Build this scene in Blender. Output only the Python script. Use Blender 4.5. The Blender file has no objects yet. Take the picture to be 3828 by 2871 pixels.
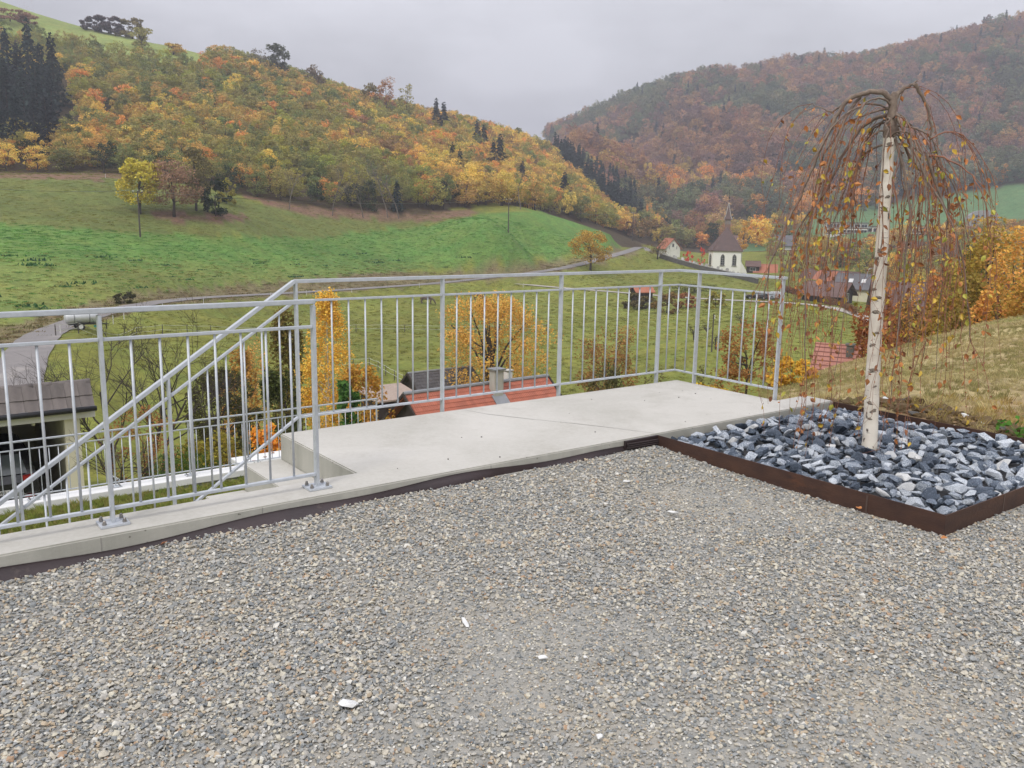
import bpy, bmesh, math, random
import numpy as np
from mathutils import Vector, Matrix, Euler

# ------------------------------------------------------------------ camera
S = bpy.context.scene
COL = S.collection
W, H = 3828.0, 2871.0
FPX = 3258.43
PITCH = math.radians(10.5817)
ROLL = math.radians(1.003)
EYE = 1.5
camd = bpy.data.cameras.new('camera')
cam = bpy.data.objects.new('camera', camd)
COL.objects.link(cam)
camd.sensor_fit = 'HORIZONTAL'
camd.angle_x = 2 * math.atan(W / 2 / FPX)
camd.clip_start = 0.05
camd.clip_end = 6000
_X = Vector((1, 0, 0))
_F = Vector((0, math.cos(PITCH), -math.sin(PITCH)))
_U = Vector((0, math.sin(PITCH), math.cos(PITCH)))
_R2 = _X * math.cos(ROLL) + _U * math.sin(ROLL)
_U2 = -_X * math.sin(ROLL) + _U * math.cos(ROLL)
cm = Matrix((_R2, _U2, -_F)).transposed().to_4x4()
cm.translation = Vector((0, 0, EYE))
cam.matrix_world = cm
S.camera = cam

# ------------------------------------------------------------------ world, sun, exposure
SUN_EL, SUN_AZ = math.radians(48), math.radians(205)     # azimuth clockwise from +Y
wd = bpy.data.worlds.new('World')
S.world = wd
wd.use_nodes = True
nt = wd.node_tree
nt.nodes.clear()
def wn(t, **k):
    n = nt.nodes.new(t)
    for a, b in k.items():
        setattr(n, a, b)
    return n
wo = wn('ShaderNodeOutputWorld')
bg = wn('ShaderNodeBackground')
bg.inputs['Strength'].default_value = 0.1
sky = wn('ShaderNodeTexSky', sky_type='NISHITA', sun_disc=False)
sky.sun_elevation = SUN_EL
sky.sun_rotation = SUN_AZ
sky.air_density = 2.0
sky.dust_density = 4.0
tc = wn('ShaderNodeTexCoord')
sep = wn('ShaderNodeSeparateXYZ')
nt.links.new(tc.outputs['Generated'], sep.inputs[0])
grad = wn('ShaderNodeMapRange')
grad.inputs['From Min'].default_value = 0.0
grad.inputs['From Max'].default_value = 1.0
grad.inputs['To Min'].default_value = 5.5
grad.inputs['To Max'].default_value = 12.8
sq = wn('ShaderNodeMath', operation='POWER', use_clamp=True)
sq.inputs[1].default_value = 2.0
nt.links.new(sep.outputs['Z'], sq.inputs[0])
nt.links.new(sq.outputs[0], grad.inputs['Value'])
mp = wn('ShaderNodeMapping')
mp.inputs['Scale'].default_value = (1.0, 1.0, 2.6)
nt.links.new(tc.outputs['Generated'], mp.inputs[0])
noi = wn('ShaderNodeTexNoise')
noi.inputs['Scale'].default_value = 3.4
noi.inputs['Detail'].default_value = 6
noi.inputs['Roughness'].default_value = 0.52
nt.links.new(mp.outputs[0], noi.inputs['Vector'])
cl = wn('ShaderNodeMapRange')
cl.inputs['From Min'].default_value = 0.36
cl.inputs['From Max'].default_value = 0.64
cl.inputs['To Min'].default_value = 0.80
cl.inputs['To Max'].default_value = 1.17
nt.links.new(noi.outputs['Fac'], cl.inputs['Value'])
mul = wn('ShaderNodeMath', operation='MULTIPLY')
nt.links.new(grad.outputs[0], mul.inputs[0])
nt.links.new(cl.outputs[0], mul.inputs[1])
tint = wn('ShaderNodeVectorMath', operation='SCALE')
tint.inputs[0].default_value = (0.965, 0.965, 1.045)
nt.links.new(mul.outputs[0], tint.inputs['Scale'])
mix = wn('ShaderNodeMix', data_type='RGBA')
mix.inputs['Factor'].default_value = 0.93
nt.links.new(sky.outputs[0], mix.inputs['A'])
nt.links.new(tint.outputs[0], mix.inputs['B'])
nt.links.new(mix.outputs['Result'], bg.inputs['Color'])
nt.links.new(bg.outputs[0], wo.inputs['Surface'])

sund = bpy.data.lights.new('sun', 'SUN')
sund.energy = 1.2
sund.angle = math.radians(14)
sund.color = (1.0, 0.965, 0.91)
sun = bpy.data.objects.new('sun', sund)
COL.objects.link(sun)
_dir = Vector((math.sin(SUN_AZ) * math.cos(SUN_EL), math.cos(SUN_AZ) * math.cos(SUN_EL), math.sin(SUN_EL)))
sun.rotation_euler = _dir.to_track_quat('Z', 'Y').to_euler()
sun.location = (0, 0, 40)
S.view_settings.view_transform = 'Standard'
S.view_settings.look = 'None'
S.view_settings.gamma = 1
S.view_settings.exposure = 0.45
S.view_settings.use_curve_mapping = False
S.render.engine = 'CYCLES'
S.cycles.use_denoising = True
S.cycles.max_bounces = 5
S.cycles.diffuse_bounces = 3
S.cycles.glossy_bounces = 3
S.cycles.transmission_bounces = 4
S.cycles.volume_bounces = 0
S.cycles.transparent_max_bounces = 6
S.cycles.use_adaptive_sampling = True

# ------------------------------------------------------------------ helpers
RND = random.Random(7)
NPR = np.random.default_rng(7)
K = Vector((1.481, 7.844, 0))
TH = math.radians(36.97)
DX, DY = math.cos(TH), math.sin(TH)

def L(s, n, z=0.0):                         # terrace frame -> world (s along the wall, n towards the viewer)
    return Vector((K.x + s * DX + n * DY, K.y + s * DY - n * DX, z))

def ray(u, v):                              # u, v in a 2212 px wide copy of the photograph
    k = W / 2212
    u = u * k - W / 2; v = v * k - H / 2
    c, s = math.cos(ROLL), math.sin(ROLL)
    a = u * c + v * s; b = -u * s + v * c
    x, z = a / FPX, -b / FPX
    c, s = math.cos(PITCH), math.sin(PITCH)
    return Vector((x, c + z * s, -s + z * c))

def atd(u, v, d):                           # point at horizontal distance d
    r = ray(u, v)
    p = r * (d / math.hypot(r.x, r.y))
    return Vector((p.x, p.y, p.z + EYE))

def projn(x, y, z):                         # numpy world -> 2212-px picture
    z = z - EYE
    c, s = math.cos(PITCH), math.sin(PITCH)
    yc = np.maximum(y * c - z * s, 0.01); zc = y * s + z * c
    u = FPX * x / yc; v = -FPX * zc / yc
    c, s = math.cos(ROLL), math.sin(ROLL)
    k = 2212 / W
    return (W / 2 + u * c - v * s) * k, (H / 2 + u * s + v * c) * k

def inpoly(px, py, poly):
    px = np.asarray(px, float); py = np.asarray(py, float)
    r = np.zeros(px.shape, bool)
    n = len(poly)
    j = n - 1
    for i in range(n):
        xi, yi = poly[i]; xj, yj = poly[j]
        c = ((yi > py) != (yj > py)) & (px < (xj - xi) * (py - yi) / ((yj - yi) + 1e-12) + xi)
        r ^= c
        j = i
    return r

def lin(r, g=None, b=None):                 # sRGB 0..255 -> linear
    if g is None: r, g, b = r
    f = lambda c: (c / 255 / 12.92) if c <= 10.3 else ((c / 255 + 0.055) / 1.055) ** 2.4
    return (f(r), f(g), f(b))

# ---- materials
MATS = {}
def _n(t, kind, **k):
    n = t.nodes.new(kind)
    for a, b in k.items(): setattr(n, a, b)
    return n

def pmat(name, c1, c2=None, scale=6.0, detail=5.0, rough=0.8, metal=0.0, bump=0.0, bscale=40.0, c3=None, s3=1.0, f3=(0.55, 0.7), spec=0.5, stretch=None, coat=0.0, rnd=0.0, emit=None):
    """procedural material: c1..c2 by noise, c3 in blotches, fine bump"""
    if name in MATS: return MATS[name]
    m = bpy.data.materials.new(name); m.use_nodes = True
    t = m.node_tree
    bs = t.nodes['Principled BSDF']
    bs.inputs['Roughness'].default_value = rough
    bs.inputs['Metallic'].default_value = metal
    bs.inputs['Specular IOR Level'].default_value = spec
    bs.inputs['Coat Weight'].default_value = coat
    c2 = c2 or tuple(x * 0.72 for x in c1)
    co = _n(t, 'ShaderNodeTexCoord')
    vec = co.outputs['Object']
    if stretch:
        mp = _n(t, 'ShaderNodeMapping'); mp.inputs['Scale'].default_value = stretch
        t.links.new(vec, mp.inputs[0]); vec = mp.outputs[0]
    no = _n(t, 'ShaderNodeTexNoise'); no.inputs['Scale'].default_value = scale
    no.inputs['Detail'].default_value = detail; no.inputs['Roughness'].default_value = 0.6
    t.links.new(vec, no.inputs['Vector'])
    mr = _n(t, 'ShaderNodeMapRange'); mr.inputs['From Min'].default_value = 0.3; mr.inputs['From Max'].default_value = 0.7
    t.links.new(no.outputs['Fac'], mr.inputs['Value'])
    mx = _n(t, 'ShaderNodeMix', data_type='RGBA')
    mx.inputs['A'].default_value = (*c1, 1); mx.inputs['B'].default_value = (*c2, 1)
    t.links.new(mr.outputs[0], mx.inputs['Factor'])
    out = mx.outputs['Result']
    if c3:
        n3 = _n(t, 'ShaderNodeTexNoise'); n3.inputs['Scale'].default_value = s3; n3.inputs['Detail'].default_value = 6
        n3.inputs['Roughness'].default_value = 0.65
        t.links.new(vec, n3.inputs['Vector'])
        r3 = _n(t, 'ShaderNodeMapRange'); r3.inputs['From Min'].default_value = f3[0]; r3.inputs['From Max'].default_value = f3[1]
        t.links.new(n3.outputs['Fac'], r3.inputs['Value'])
        m3 = _n(t, 'ShaderNodeMix', data_type='RGBA'); m3.inputs['B'].default_value = (*c3, 1)
        t.links.new(out, m3.inputs['A']); t.links.new(r3.outputs[0], m3.inputs['Factor'])
        out = m3.outputs['Result']
    if rnd:
        oi = _n(t, 'ShaderNodeObjectInfo')
        rr = _n(t, 'ShaderNodeMapRange'); rr.inputs['To Min'].default_value = 1 - rnd; rr.inputs['To Max'].default_value = 1 + rnd
        t.links.new(oi.outputs['Random'], rr.inputs['Value'])
        hv = _n(t, 'ShaderNodeHueSaturation')
        t.links.new(rr.outputs[0], hv.inputs['Value']); t.links.new(out, hv.inputs['Color'])
        out = hv.outputs['Color']
    t.links.new(out, bs.inputs['Base Color'])
    if bump:
        nb = _n(t, 'ShaderNodeTexNoise'); nb.inputs['Scale'].default_value = bscale; nb.inputs['Detail'].default_value = 4
        t.links.new(vec, nb.inputs['Vector'])
        bp = _n(t, 'ShaderNodeBump'); bp.inputs['Strength'].default_value = bump; bp.inputs['Distance'].default_value = 0.02
        t.links.new(nb.outputs['Fac'], bp.inputs['Height']); t.links.new(bp.outputs[0], bs.inputs['Normal'])
    MATS[name] = m
    return m

def leafmat(name, mode):
    """foliage: tint from the object's colour ('OBJECT') or the scatter point ('INSTANCER'), varied leaf by leaf"""
    m = bpy.data.materials.new(name); m.use_nodes = True
    t = m.node_tree; t.nodes.clear()
    o = _n(t, 'ShaderNodeOutputMaterial')
    if mode == 'OBJECT':
        c = _n(t, 'ShaderNodeObjectInfo'); cs = c.outputs['Color']
    else:
        c = _n(t, 'ShaderNodeAttribute', attribute_type='INSTANCER', attribute_name='tint'); cs = c.outputs['Color']
    g = _n(t, 'ShaderNodeNewGeometry')
    hv = _n(t, 'ShaderNodeHueSaturation')
    r1 = _n(t, 'ShaderNodeMapRange'); r1.inputs['To Min'].default_value = 0.7; r1.inputs['To Max'].default_value = 1.28
    t.links.new(g.outputs['Random Per Island'], r1.inputs['Value'])
    ml = _n(t, 'ShaderNodeMath', operation='MULTIPLY'); ml.inputs[1].default_value = 7.31
    t.links.new(g.outputs['Random Per Island'], ml.inputs[0])
    fr = _n(t, 'ShaderNodeMath', operation='FRACT'); t.links.new(ml.outputs[0], fr.inputs[0])
    r2 = _n(t, 'ShaderNodeMapRange'); r2.inputs['To Min'].default_value = 0.490; r2.inputs['To Max'].default_value = 0.520
    t.links.new(fr.outputs[0], r2.inputs['Value'])
    t.links.new(r1.outputs[0], hv.inputs['Value']); t.links.new(r2.outputs[0], hv.inputs['Hue'])
    t.links.new(cs, hv.inputs['Color'])
    d = _n(t, 'ShaderNodeBsdfDiffuse'); tr = _n(t, 'ShaderNodeBsdfTranslucent')
    t.links.new(hv.outputs[0], d.inputs['Color']); t.links.new(hv.outputs[0], tr.inputs['Color'])
    mx = _n(t, 'ShaderNodeMixShader'); mx.inputs[0].default_value = 0.3
    t.links.new(d.outputs[0], mx.inputs[1]); t.links.new(tr.outputs[0], mx.inputs[2])
    t.links.new(mx.outputs[0], o.inputs['Surface'])
    return m
M_LEAF = leafmat('foliage', 'OBJECT')
M_LEAFI = leafmat('foliage_scattered', 'INSTANCER')
M_BARK = pmat('bark', (0.075, 0.06, 0.048), (0.04, 0.033, 0.028), scale=8, rough=0.95, bump=0.3)

# ---- mesh builder
class MB:
    def __init__(s): s.v = []; s.f = []; s.m = []; s.mi = 0
    def add(s, vs, fs):
        o = len(s.v); s.v += [tuple(p) for p in vs]
        for f in fs: s.f.append([i + o for i in f]); s.m.append(s.mi)
        return s
    def box(s, c, d, rz=0.0, M=None):
        x, y, z = d[0] / 2, d[1] / 2, d[2] / 2
        p = [Vector((i, j, k)) for k in (-z, z) for j in (-y, y) for i in (-x, x)]
        R = M if M is not None else Matrix.Rotation(rz, 3, 'Z')
        c = Vector(c)
        return s.add([R @ q + c for q in p], [(0, 2, 3, 1), (4, 5, 7, 6), (0, 1, 5, 4), (2, 6, 7, 3), (0, 4, 6, 2), (1, 3, 7, 5)])
    def bar(s, p, q, w, h, up=(0, 0, 1)):    # rectangular bar from p to q
        p, q = Vector(p), Vector(q); d = q - p; l = d.length; d.normalize()
        u = Vector(up); x = d.cross(u)
        if x.length < 1e-5: x = d.cross(Vector((0, 1, 0)))
        x.normalize(); y = x.cross(d)
        M = Matrix((d, x, y)).transposed()
        return s.box((p + q) / 2, (l, w, h), M=M)
    def tube(s, pts, rs, n=6, cap=True):
        pts = [Vector(p) for p in pts]
        if not hasattr(rs, '__len__'): rs = [rs] * len(pts)
        vs, fs = [], []
        prev = None
        for i, p in enumerate(pts):
            d = (pts[min(i + 1, len(pts) - 1)] - pts[max(i - 1, 0)])
            if d.length < 1e-9: d = Vector((0, 0, 1))
            d.normalize()
            x = d.orthogonal().normalized() if prev is None else (prev - d * prev.dot(d))
            if x.length < 1e-6: x = d.orthogonal()
            x.normalize(); prev = x; y = d.cross(x)
            for k in range(n):
                a = 2 * math.pi * k / n
                vs.append(p + (x * math.cos(a) + y * math.sin(a)) * rs[i])
        for i in range(len(pts) - 1):
            for k in range(n):
                k2 = (k + 1) % n
                fs.append((i * n + k, i * n + k2, (i + 1) * n + k2, (i + 1) * n + k))
        if cap:
            fs.append(tuple(range(n - 1, -1, -1))); fs.append(tuple((len(pts) - 1) * n + k for k in range(n)))
        return s.add(vs, fs)
    def cyl(s, p, q, r0, r1=None, n=10): return s.tube([p, q], [r0, r0 if r1 is None else r1], n)
    def prism(s, poly, z0, z1):             # vertical prism over a counter-clockwise outline
        n = len(poly)
        vs = [(x, y, z0) for x, y in poly] + [(x, y, z1) for x, y in poly]
        fs = [tuple(range(n - 1, -1, -1)), tuple(range(n, 2 * n))]
        fs += [(i, (i + 1) % n, n + (i + 1) % n, n + i) for i in range(n)]
        return s.add(vs, fs)
    def extr(s, poly, ax, t0, t1):          # outline in a plane, thickness along ax ('x' or 'y')
        n = len(poly)
        g = (lambda a, b, t: (t, a, b)) if ax == 'x' else (lambda a, b, t: (a, t, b))
        vs = [g(a, b, t0) for a, b in poly] + [g(a, b, t1) for a, b in poly]
        fs = [tuple(range(n)), tuple(range(2 * n - 1, n - 1, -1))]
        fs += [(i, n + i, n + (i + 1) % n, (i + 1) % n) for i in range(n)]
        if ax == 'x': fs = [tuple(reversed(f)) for f in fs]
        return s.add(vs, fs)
    def lathe(s, prof, n=16, c=(0, 0, 0), M=None):
        vs, fs = [], []
        c = Vector(c)
        for r, z in prof:
            for k in range(n):
                a = 2 * math.pi * k / n
                q = Vector((r * math.cos(a), r * math.sin(a), z))
                vs.append((M @ q if M is not None else q) + c)
        for i in range(len(prof) - 1):
            for k in range(n):
                fs.append((i * n + k, i * n + (k + 1) % n, (i + 1) * n + (k + 1) % n, (i + 1) * n + k))
        fs.append(tuple(range(n - 1, -1, -1))); fs.append(tuple((len(prof) - 1) * n + k for k in range(n)))
        return s.add(vs, fs)
    def mesh(s, name, mats, smooth=False):
        me = bpy.data.meshes.new(name)
        me.from_pydata(s.v, [], s.f)
        for m in (mats if isinstance(mats, (list, tuple)) else [mats]): me.materials.append(m)
        if any(s.m): me.polygons.foreach_set('material_index', s.m)
        if smooth: me.polygons.foreach_set('use_smooth', [True] * len(me.polygons))
        me.update()
        return me
    def build(s, name, mats, parent=None, smooth=False, bevel=0.0):
        me = s.mesh(name, mats, smooth)
        if bevel:
            bm = bmesh.new(); bm.from_mesh(me)
            bmesh.ops.remove_doubles(bm, verts=bm.verts, dist=1e-5)
            es = [e for e in bm.edges if len(e.link_faces) == 2 and e.calc_face_angle(0) > 0.5]
            bmesh.ops.bevel(bm, geom=es, offset=bevel, segments=2, affect='EDGES', clamp_overlap=True)
            bm.to_mesh(me); bm.free()
        return ob(name, me, parent)

def ob(name, me, parent=None, loc=None, rot=None, scl=None, color=None):
    o = bpy.data.objects.new(name, me)
    COL.objects.link(o)
    if parent is not None: o.parent = parent
    if loc is not None: o.location = loc
    if rot is not None: o.rotation_euler = rot
    if scl is not None: o.scale = scl if hasattr(scl, '__len__') else (scl,) * 3
    if color is not None: o.color = (*color[:3], 1)
    return o

def tag(o, label=None, cat=None, group=None, kind=None):
    if label: o['label'] = label
    if cat: o['category'] = cat
    if group: o['group'] = group
    if kind: o['kind'] = kind
    return o

def thing(name, label, cat, loc=(0, 0, 0), rz=0.0, group=None):
    o = bpy.data.objects.new(name, None)
    COL.objects.link(o)
    o.empty_display_size = 0.2
    o.location = loc; o.rotation_euler = (0, 0, rz)
    return tag(o, label, cat, group)

# ---- scattering of uncountable stuff with geometry nodes
def proto_collection(name, meshes):
    c = bpy.data.collections.new(name)
    for i, me in enumerate(meshes):
        c.objects.link(bpy.data.objects.new('%s_%02d' % (name, i), me))
    return c

def scatter(name, pts, rot, scl, idx, protos, tints=None, label=None, cat=None, parent=None):
    me = bpy.data.meshes.new(name)
    n = len(pts)
    me.vertices.add(n)
    me.vertices.foreach_set('co', np.asarray(pts, np.float32).ravel())
    def attr(nm, ty, data, key='vector'):
        a = me.attributes.new(nm, ty, 'POINT'); a.data.foreach_set(key, np.ascontiguousarray(data).ravel())
    attr('rot', 'FLOAT_VECTOR', np.asarray(rot, np.float32))
    attr('scl', 'FLOAT_VECTOR', np.asarray(scl, np.float32))
    attr('idx', 'INT', np.asarray(idx, np.int32), 'value')
    if tints is not None: attr('tint', 'FLOAT_VECTOR', np.asarray(tints, np.float32))
    o = ob(name, me, parent)
    g = bpy.data.node_groups.new(name, 'GeometryNodeTree')
    g.interface.new_socket('Geometry', in_out='INPUT', socket_type='NodeSocketGeometry')
    g.interface.new_socket('Geometry', in_out='OUTPUT', socket_type='NodeSocketGeometry')
    gi = _n(g, 'NodeGroupInput'); go = _n(g, 'NodeGroupOutput')
    ip = _n(g, 'GeometryNodeInstanceOnPoints')
    ci = _n(g, 'GeometryNodeCollectionInfo')
    ci.inputs['Collection'].default_value = protos
    ci.inputs['Separate Children'].default_value = True
    ci.inputs['Reset Children'].default_value = True
    def na(nm, ty):
        a = _n(g, 'GeometryNodeInputNamedAttribute', data_type=ty); a.inputs['Name'].default_value = nm
        return a.outputs[0]
    er = _n(g, 'FunctionNodeEulerToRotation')
    g.links.new(na('rot', 'FLOAT_VECTOR'), er.inputs[0])
    g.links.new(gi.outputs[0], ip.inputs['Points'])
    g.links.new(ci.outputs[0], ip.inputs['Instance'])
    ip.inputs['Pick Instance'].default_value = True
    g.links.new(na('idx', 'INT'), ip.inputs['Instance Index'])
    g.links.new(er.outputs[0], ip.inputs['Rotation'])
    g.links.new(na('scl', 'FLOAT_VECTOR'), ip.inputs['Scale'])
    g.links.new(ip.outputs[0], go.inputs[0])
    md = o.modifiers.new('scatter', 'NODES'); md.node_group = g
    tag(o, label, cat, kind='stuff')
    return o

# ================================================================== TERRAIN
# control points (picture u, v, horizontal distance, metres the ground lies below that point)
CP = [
 # valley meadow and road
 (803,793,98,0),(600,800,92,0),(950,800,97,0),(803,720,122,0),(600,720,118,0),(1100,720,126,0),(922,650,165,0),(700,670,150,0),(500,680,130,0),
 (60,760,90,0),(150,710,102,0),(320,655,122,0),(500,640,140,0),(700,630,160,0),(922,612,186,0),(1040,605,195,0),(1200,585,213,0),(1300,560,230,0),(1380,535,250,0),
 (200,760,90,0),(330,760,90,0),(1300,800,100,0),(1500,800,98,0),(1600,760,105,0),(1300,700,135,0),(1500,700,132,0),(1329,631,185,0),(1472,643,183,0),(1567,650,178,0),(1705,651,173,0),(1785,659,165,0),(1881,689,143,0),
 (1700,720,118,0),(1800,720,120,0),(1424,557,258,0),(1512,580,248,0),(1631,611,222,0),(1570,590,258,0),(1400,600,215,0),(1480,600,220,0),(1800,648,200,0),(1950,660,185,2),(2100,640,180,4),(1740,600,240,0),
 (1700,540,330,0),(1850,545,330,0),(2000,520,380,0),(1830,507,445,0),(2000,503,450,0),(2110,490,470,0),(2212,480,480,0),(2212,395,640,0),(2050,430,610,4),(1900,470,540,4),
 # road bank and the bright field
 (0,660,112,0),(0,600,126,0),(0,540,142,0),(0,478,165,0),(150,660,118,0),(320,632,128,0),(300,570,146,0),(303,512,162,0),(600,607,160,0),(600,560,172,0),(600,510,188,0),(900,585,198,0),(900,540,210,0),(900,500,222,0),
 (1098,503,216,0),(1150,560,218,0),(1250,540,232,0),(1100,463,246,0),(1180,472,250,0),(1250,499,252,0),(1360,523,258,0),(1300,530,246,0),
 (0,400,195,0),(0,381,206,0),(320,462,178,0),(460,466,182,0),(250,385,207,0),(600,452,208,0),(900,478,230,0),(1020,458,244,0),(500,428,206,0),(700,468,216,0),
 # wooded hillside on the left
 (100,330,232,4),(300,300,246,4),(100,200,300,8),(300,200,322,5),(600,330,250,4),(600,230,330,6),(900,370,268,5),(900,280,352,9),(750,300,290,6),(1100,400,292,5),(1100,340,365,9),(1250,430,335,6),(1250,380,405,9),(1350,480,350,6),(1380,450,430,8),(1330,500,300,4),
 (0,60,430,0),(0,130,400,0),(185,66,450,0),(150,120,410,0),(330,92,450,0),(450,125,440,0),(600,150,432,5),(800,205,430,8),(1000,262,440,9),(1165,300,470,10),(1250,345,480,12),(400,150,380,4),
 # valley cleft and far hill
 (1450,520,400,8),(1400,480,470,12),(1600,470,470,10),(1750,490,450,6),(1600,380,580,14),(1600,300,690,14),(1600,220,810,14),(1600,158,920,14),(1450,182,930,14),(1450,260,780,14),(1450,360,620,14),
 (1300,226,1000,14),(1300,300,860,14),(1300,380,680,14),(1180,275,1120,14),(1220,300,900,20),(1800,400,580,14),(1800,300,690,14),(1800,220,800,14),(1800,138,930,14),(2000,330,660,14),(2000,220,800,14),(2000,100,940,14),(2212,340,690,8),(2212,220,800,14),(2212,58,960,14),(2000,400,610,8),
]
WP = [  # world x, y, z
 # near ground under and around the terrace
 (L(-3,4).x,L(-3,4).y,-1.0),(L(-8,4).x,L(-8,4).y,-2.2),(L(-4,-4).x,L(-4,-4).y,-3.0),(L(-10,-4).x,L(-10,-4).y,-3.0),(L(0,-7).x,L(0,-7).y,-3.3),
 (L(.5,1.3).x,L(.5,1.3).y,-.02),(L(.5,3).x,L(.5,3).y,.02),(L(.5,6).x,L(.5,6).y,.02),(L(1.5,0).x,L(1.5,0).y,-.55),(L(1.2,-3).x,L(1.2,-3).y,-2.0),(L(-3,9).x,L(-3,9).y,-.6),(L(2,9).x,L(2,9).y,0.1),
 (L(-4,-9).x,L(-4,-9).y,-4.4),(L(-9,-9).x,L(-9,-9).y,-4.6),(L(1,-10).x,L(1,-10).y,-4.6),(L(-4,-12).x,L(-4,-12).y,-6.1),(L(-9,-12).x,L(-9,-12).y,-6.05),(L(-2,-16).x,L(-2,-16).y,-6.15),(L(-8,-18).x,L(-8,-18).y,-6.1),(L(-4,-23).x,L(-4,-23).y,-6.4),
 (-14,34,-8.5),(-5,34,-9.5),(4,36,-10),(-30,40,-8),(-8,48,-14),(3,52,-15),(10,44,-13),(-20,60,-13.5),(-2,66,-16.5),(8,62,-16),(-9,76,-16.5),(5,80,-16.8),(16,48,-12.5),(22,66,-15.5),
 (-60,60,-9),(-45,80,-12.5),(-80,110,-8),
]
NEAR = [(1850,850,11,0),(2212,850,10.5,0),(2212,925,7.6,0),(2100,800,15.5,0),(1720,833,19,0),(1800,802,22,0),(1900,772,26,0),(2000,742,29,0),(2212,706,32,0),(1950,800,18,0)]
for p in ((30,36,-4.6),(24,38,-7.5),(18,36,-7.6),(34,50,-9),(48,62,-9),(60,90,-13),(30,80,-15.5),(45,40,-3.5),(20,14,-.3),(14,6,.5),(40,20,0.5),(90,90,-5),(110,140,-9)): WP.append(p)
# beyond the picture and behind the ridges
WP += [(-260,330,120),(-330,240,100),(-150,120,-2),(-200,180,25),(-250,520,95),(-120,560,70),(0,600,55),(60,620,45),(-100,750,60),(100,800,40),(-300,800,100),(-500,700,120),
 (250,1250,150),(0,1300,110),(500,1150,200),(700,900,215),(750,700,120),(600,500,30),(450,350,5),(300,200,0),(200,100,0),(600,1400,190),(1000,1000,200),(1000,600,100),(200,30,15),(60,-20,4),(-40,-30,2),(-60,20,-6),(-100,60,-7)]
_pts = [tuple(WP[i]) for i in range(len(WP))]
for u, v, d, dz in CP + NEAR:
    p = atd(u, v, d); _pts.append((p.x, p.y, p.z - dz))
_P = np.array(_pts, float)
def _phi(x, y):
    # softened linear kernel; the softening grows with distance from the terrace so the far land is smooth
    r2 = (x[:, None] - _P[None, :, 0]) ** 2 + (y[:, None] - _P[None, :, 1]) ** 2
    return np.sqrt(r2 + _C2[None, :])
_C2 = (0.6 + 0.05 * np.hypot(_P[:, 0], _P[:, 1])) ** 2
_A = np.block([[_phi(_P[:, 0], _P[:, 1]) + np.eye(len(_P)) * 0.02, np.ones((len(_P), 1))], [np.ones((1, len(_P))), np.zeros((1, 1))]])
_wt = np.linalg.solve(_A, np.append(_P[:, 2], 0))
def _axis(lo, hi, extra):
    r = [0.0]
    while r[-1] < hi: r.append(r[-1] + 0.28 + 0.0125 * r[-1])
    l = [0.0]
    while l[-1] < lo: l.append(l[-1] + 0.28 + 0.03 * l[-1])
    a = sorted(set([round(-x, 3) for x in l[1:]] + [round(x, 3) for x in r] + extra))
    out = [a[0]]
    for x in a[1:]:
        if x - out[-1] > 0.004: out.append(x)
    return np.array(out)
GA = _axis(75, 1550, [0.352, 0.372])        # along s
GB = _axis(45, 1650, [8.30, 8.20])          # along -n
_aa, _bb = np.meshgrid(GA, GB, indexing='ij')
GX = K.x + _aa * DX - _bb * DY
GY = K.y + _aa * DY + _bb * DX
_fx, _fy = GX.ravel(), GY.ravel()
GZ = np.concatenate([_phi(_fx[i:i + 20000], _fy[i:i + 20000]) @ _wt[:-1] + _wt[-1] for i in range(0, len(_fx), 20000)]).reshape(GX.shape)
# value noise for natural unevenness
def vnoise(x, y, seed=0):
    xi = np.floor(x).astype(int); yi = np.floor(y).astype(int)
    def h(a, b):
        n = (a * 374761393 + b * 668265263 + seed * 144665) & 0x7fffffff
        n = ((n ^ (n >> 13)) * 1274126177) & 0x7fffffff
        return ((n ^ (n >> 16)) & 0xffff) / 65535.0
    fx = x - xi; fy = y - yi
    fx = fx * fx * (3 - 2 * fx); fy = fy * fy * (3 - 2 * fy)
    return (h(xi, yi) * (1 - fx) + h(xi + 1, yi) * fx) * (1 - fy) + (h(xi, yi + 1) * (1 - fx) + h(xi + 1, yi + 1) * fx) * fy
_dist = np.hypot(GX, GY)
GZ += np.clip(_dist / 40 - .2, 0, 1) * ((vnoise(GX / 9, GY / 9, 1) - .5) * .35) + np.clip((_dist - 420) / 200, 0, 1) * (vnoise(GX / 60, GY / 60, 2) - .5) * 16
_near = (_dist > 6) & (_dist < 45)
GZ += np.where(_near, (vnoise(GX / .7, GY / .7, 5) - .5) * .09 + (vnoise(GX / 2.3, GY / 2.3, 6) - .5) * .16, 0)
# the terrace cuts into the slope
_s, _nn = _aa, -_bb
GZ = np.where((_s < 0.36) & (_nn > 0.0), np.minimum(GZ, -0.45), GZ)
GZ = np.where((_s < 2.42) & (_nn > 3.45), np.minimum(GZ, -0.45), GZ)
GZ = np.where((_s < 0.36) & (_nn <= 0.0) & (_nn > -8.25), np.minimum(GZ, -3.0), GZ)
GZ = np.where((_s < -3.8) & (_nn < 1.3) & (_nn > -8.25), np.minimum(GZ, -3.0), GZ)

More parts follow.
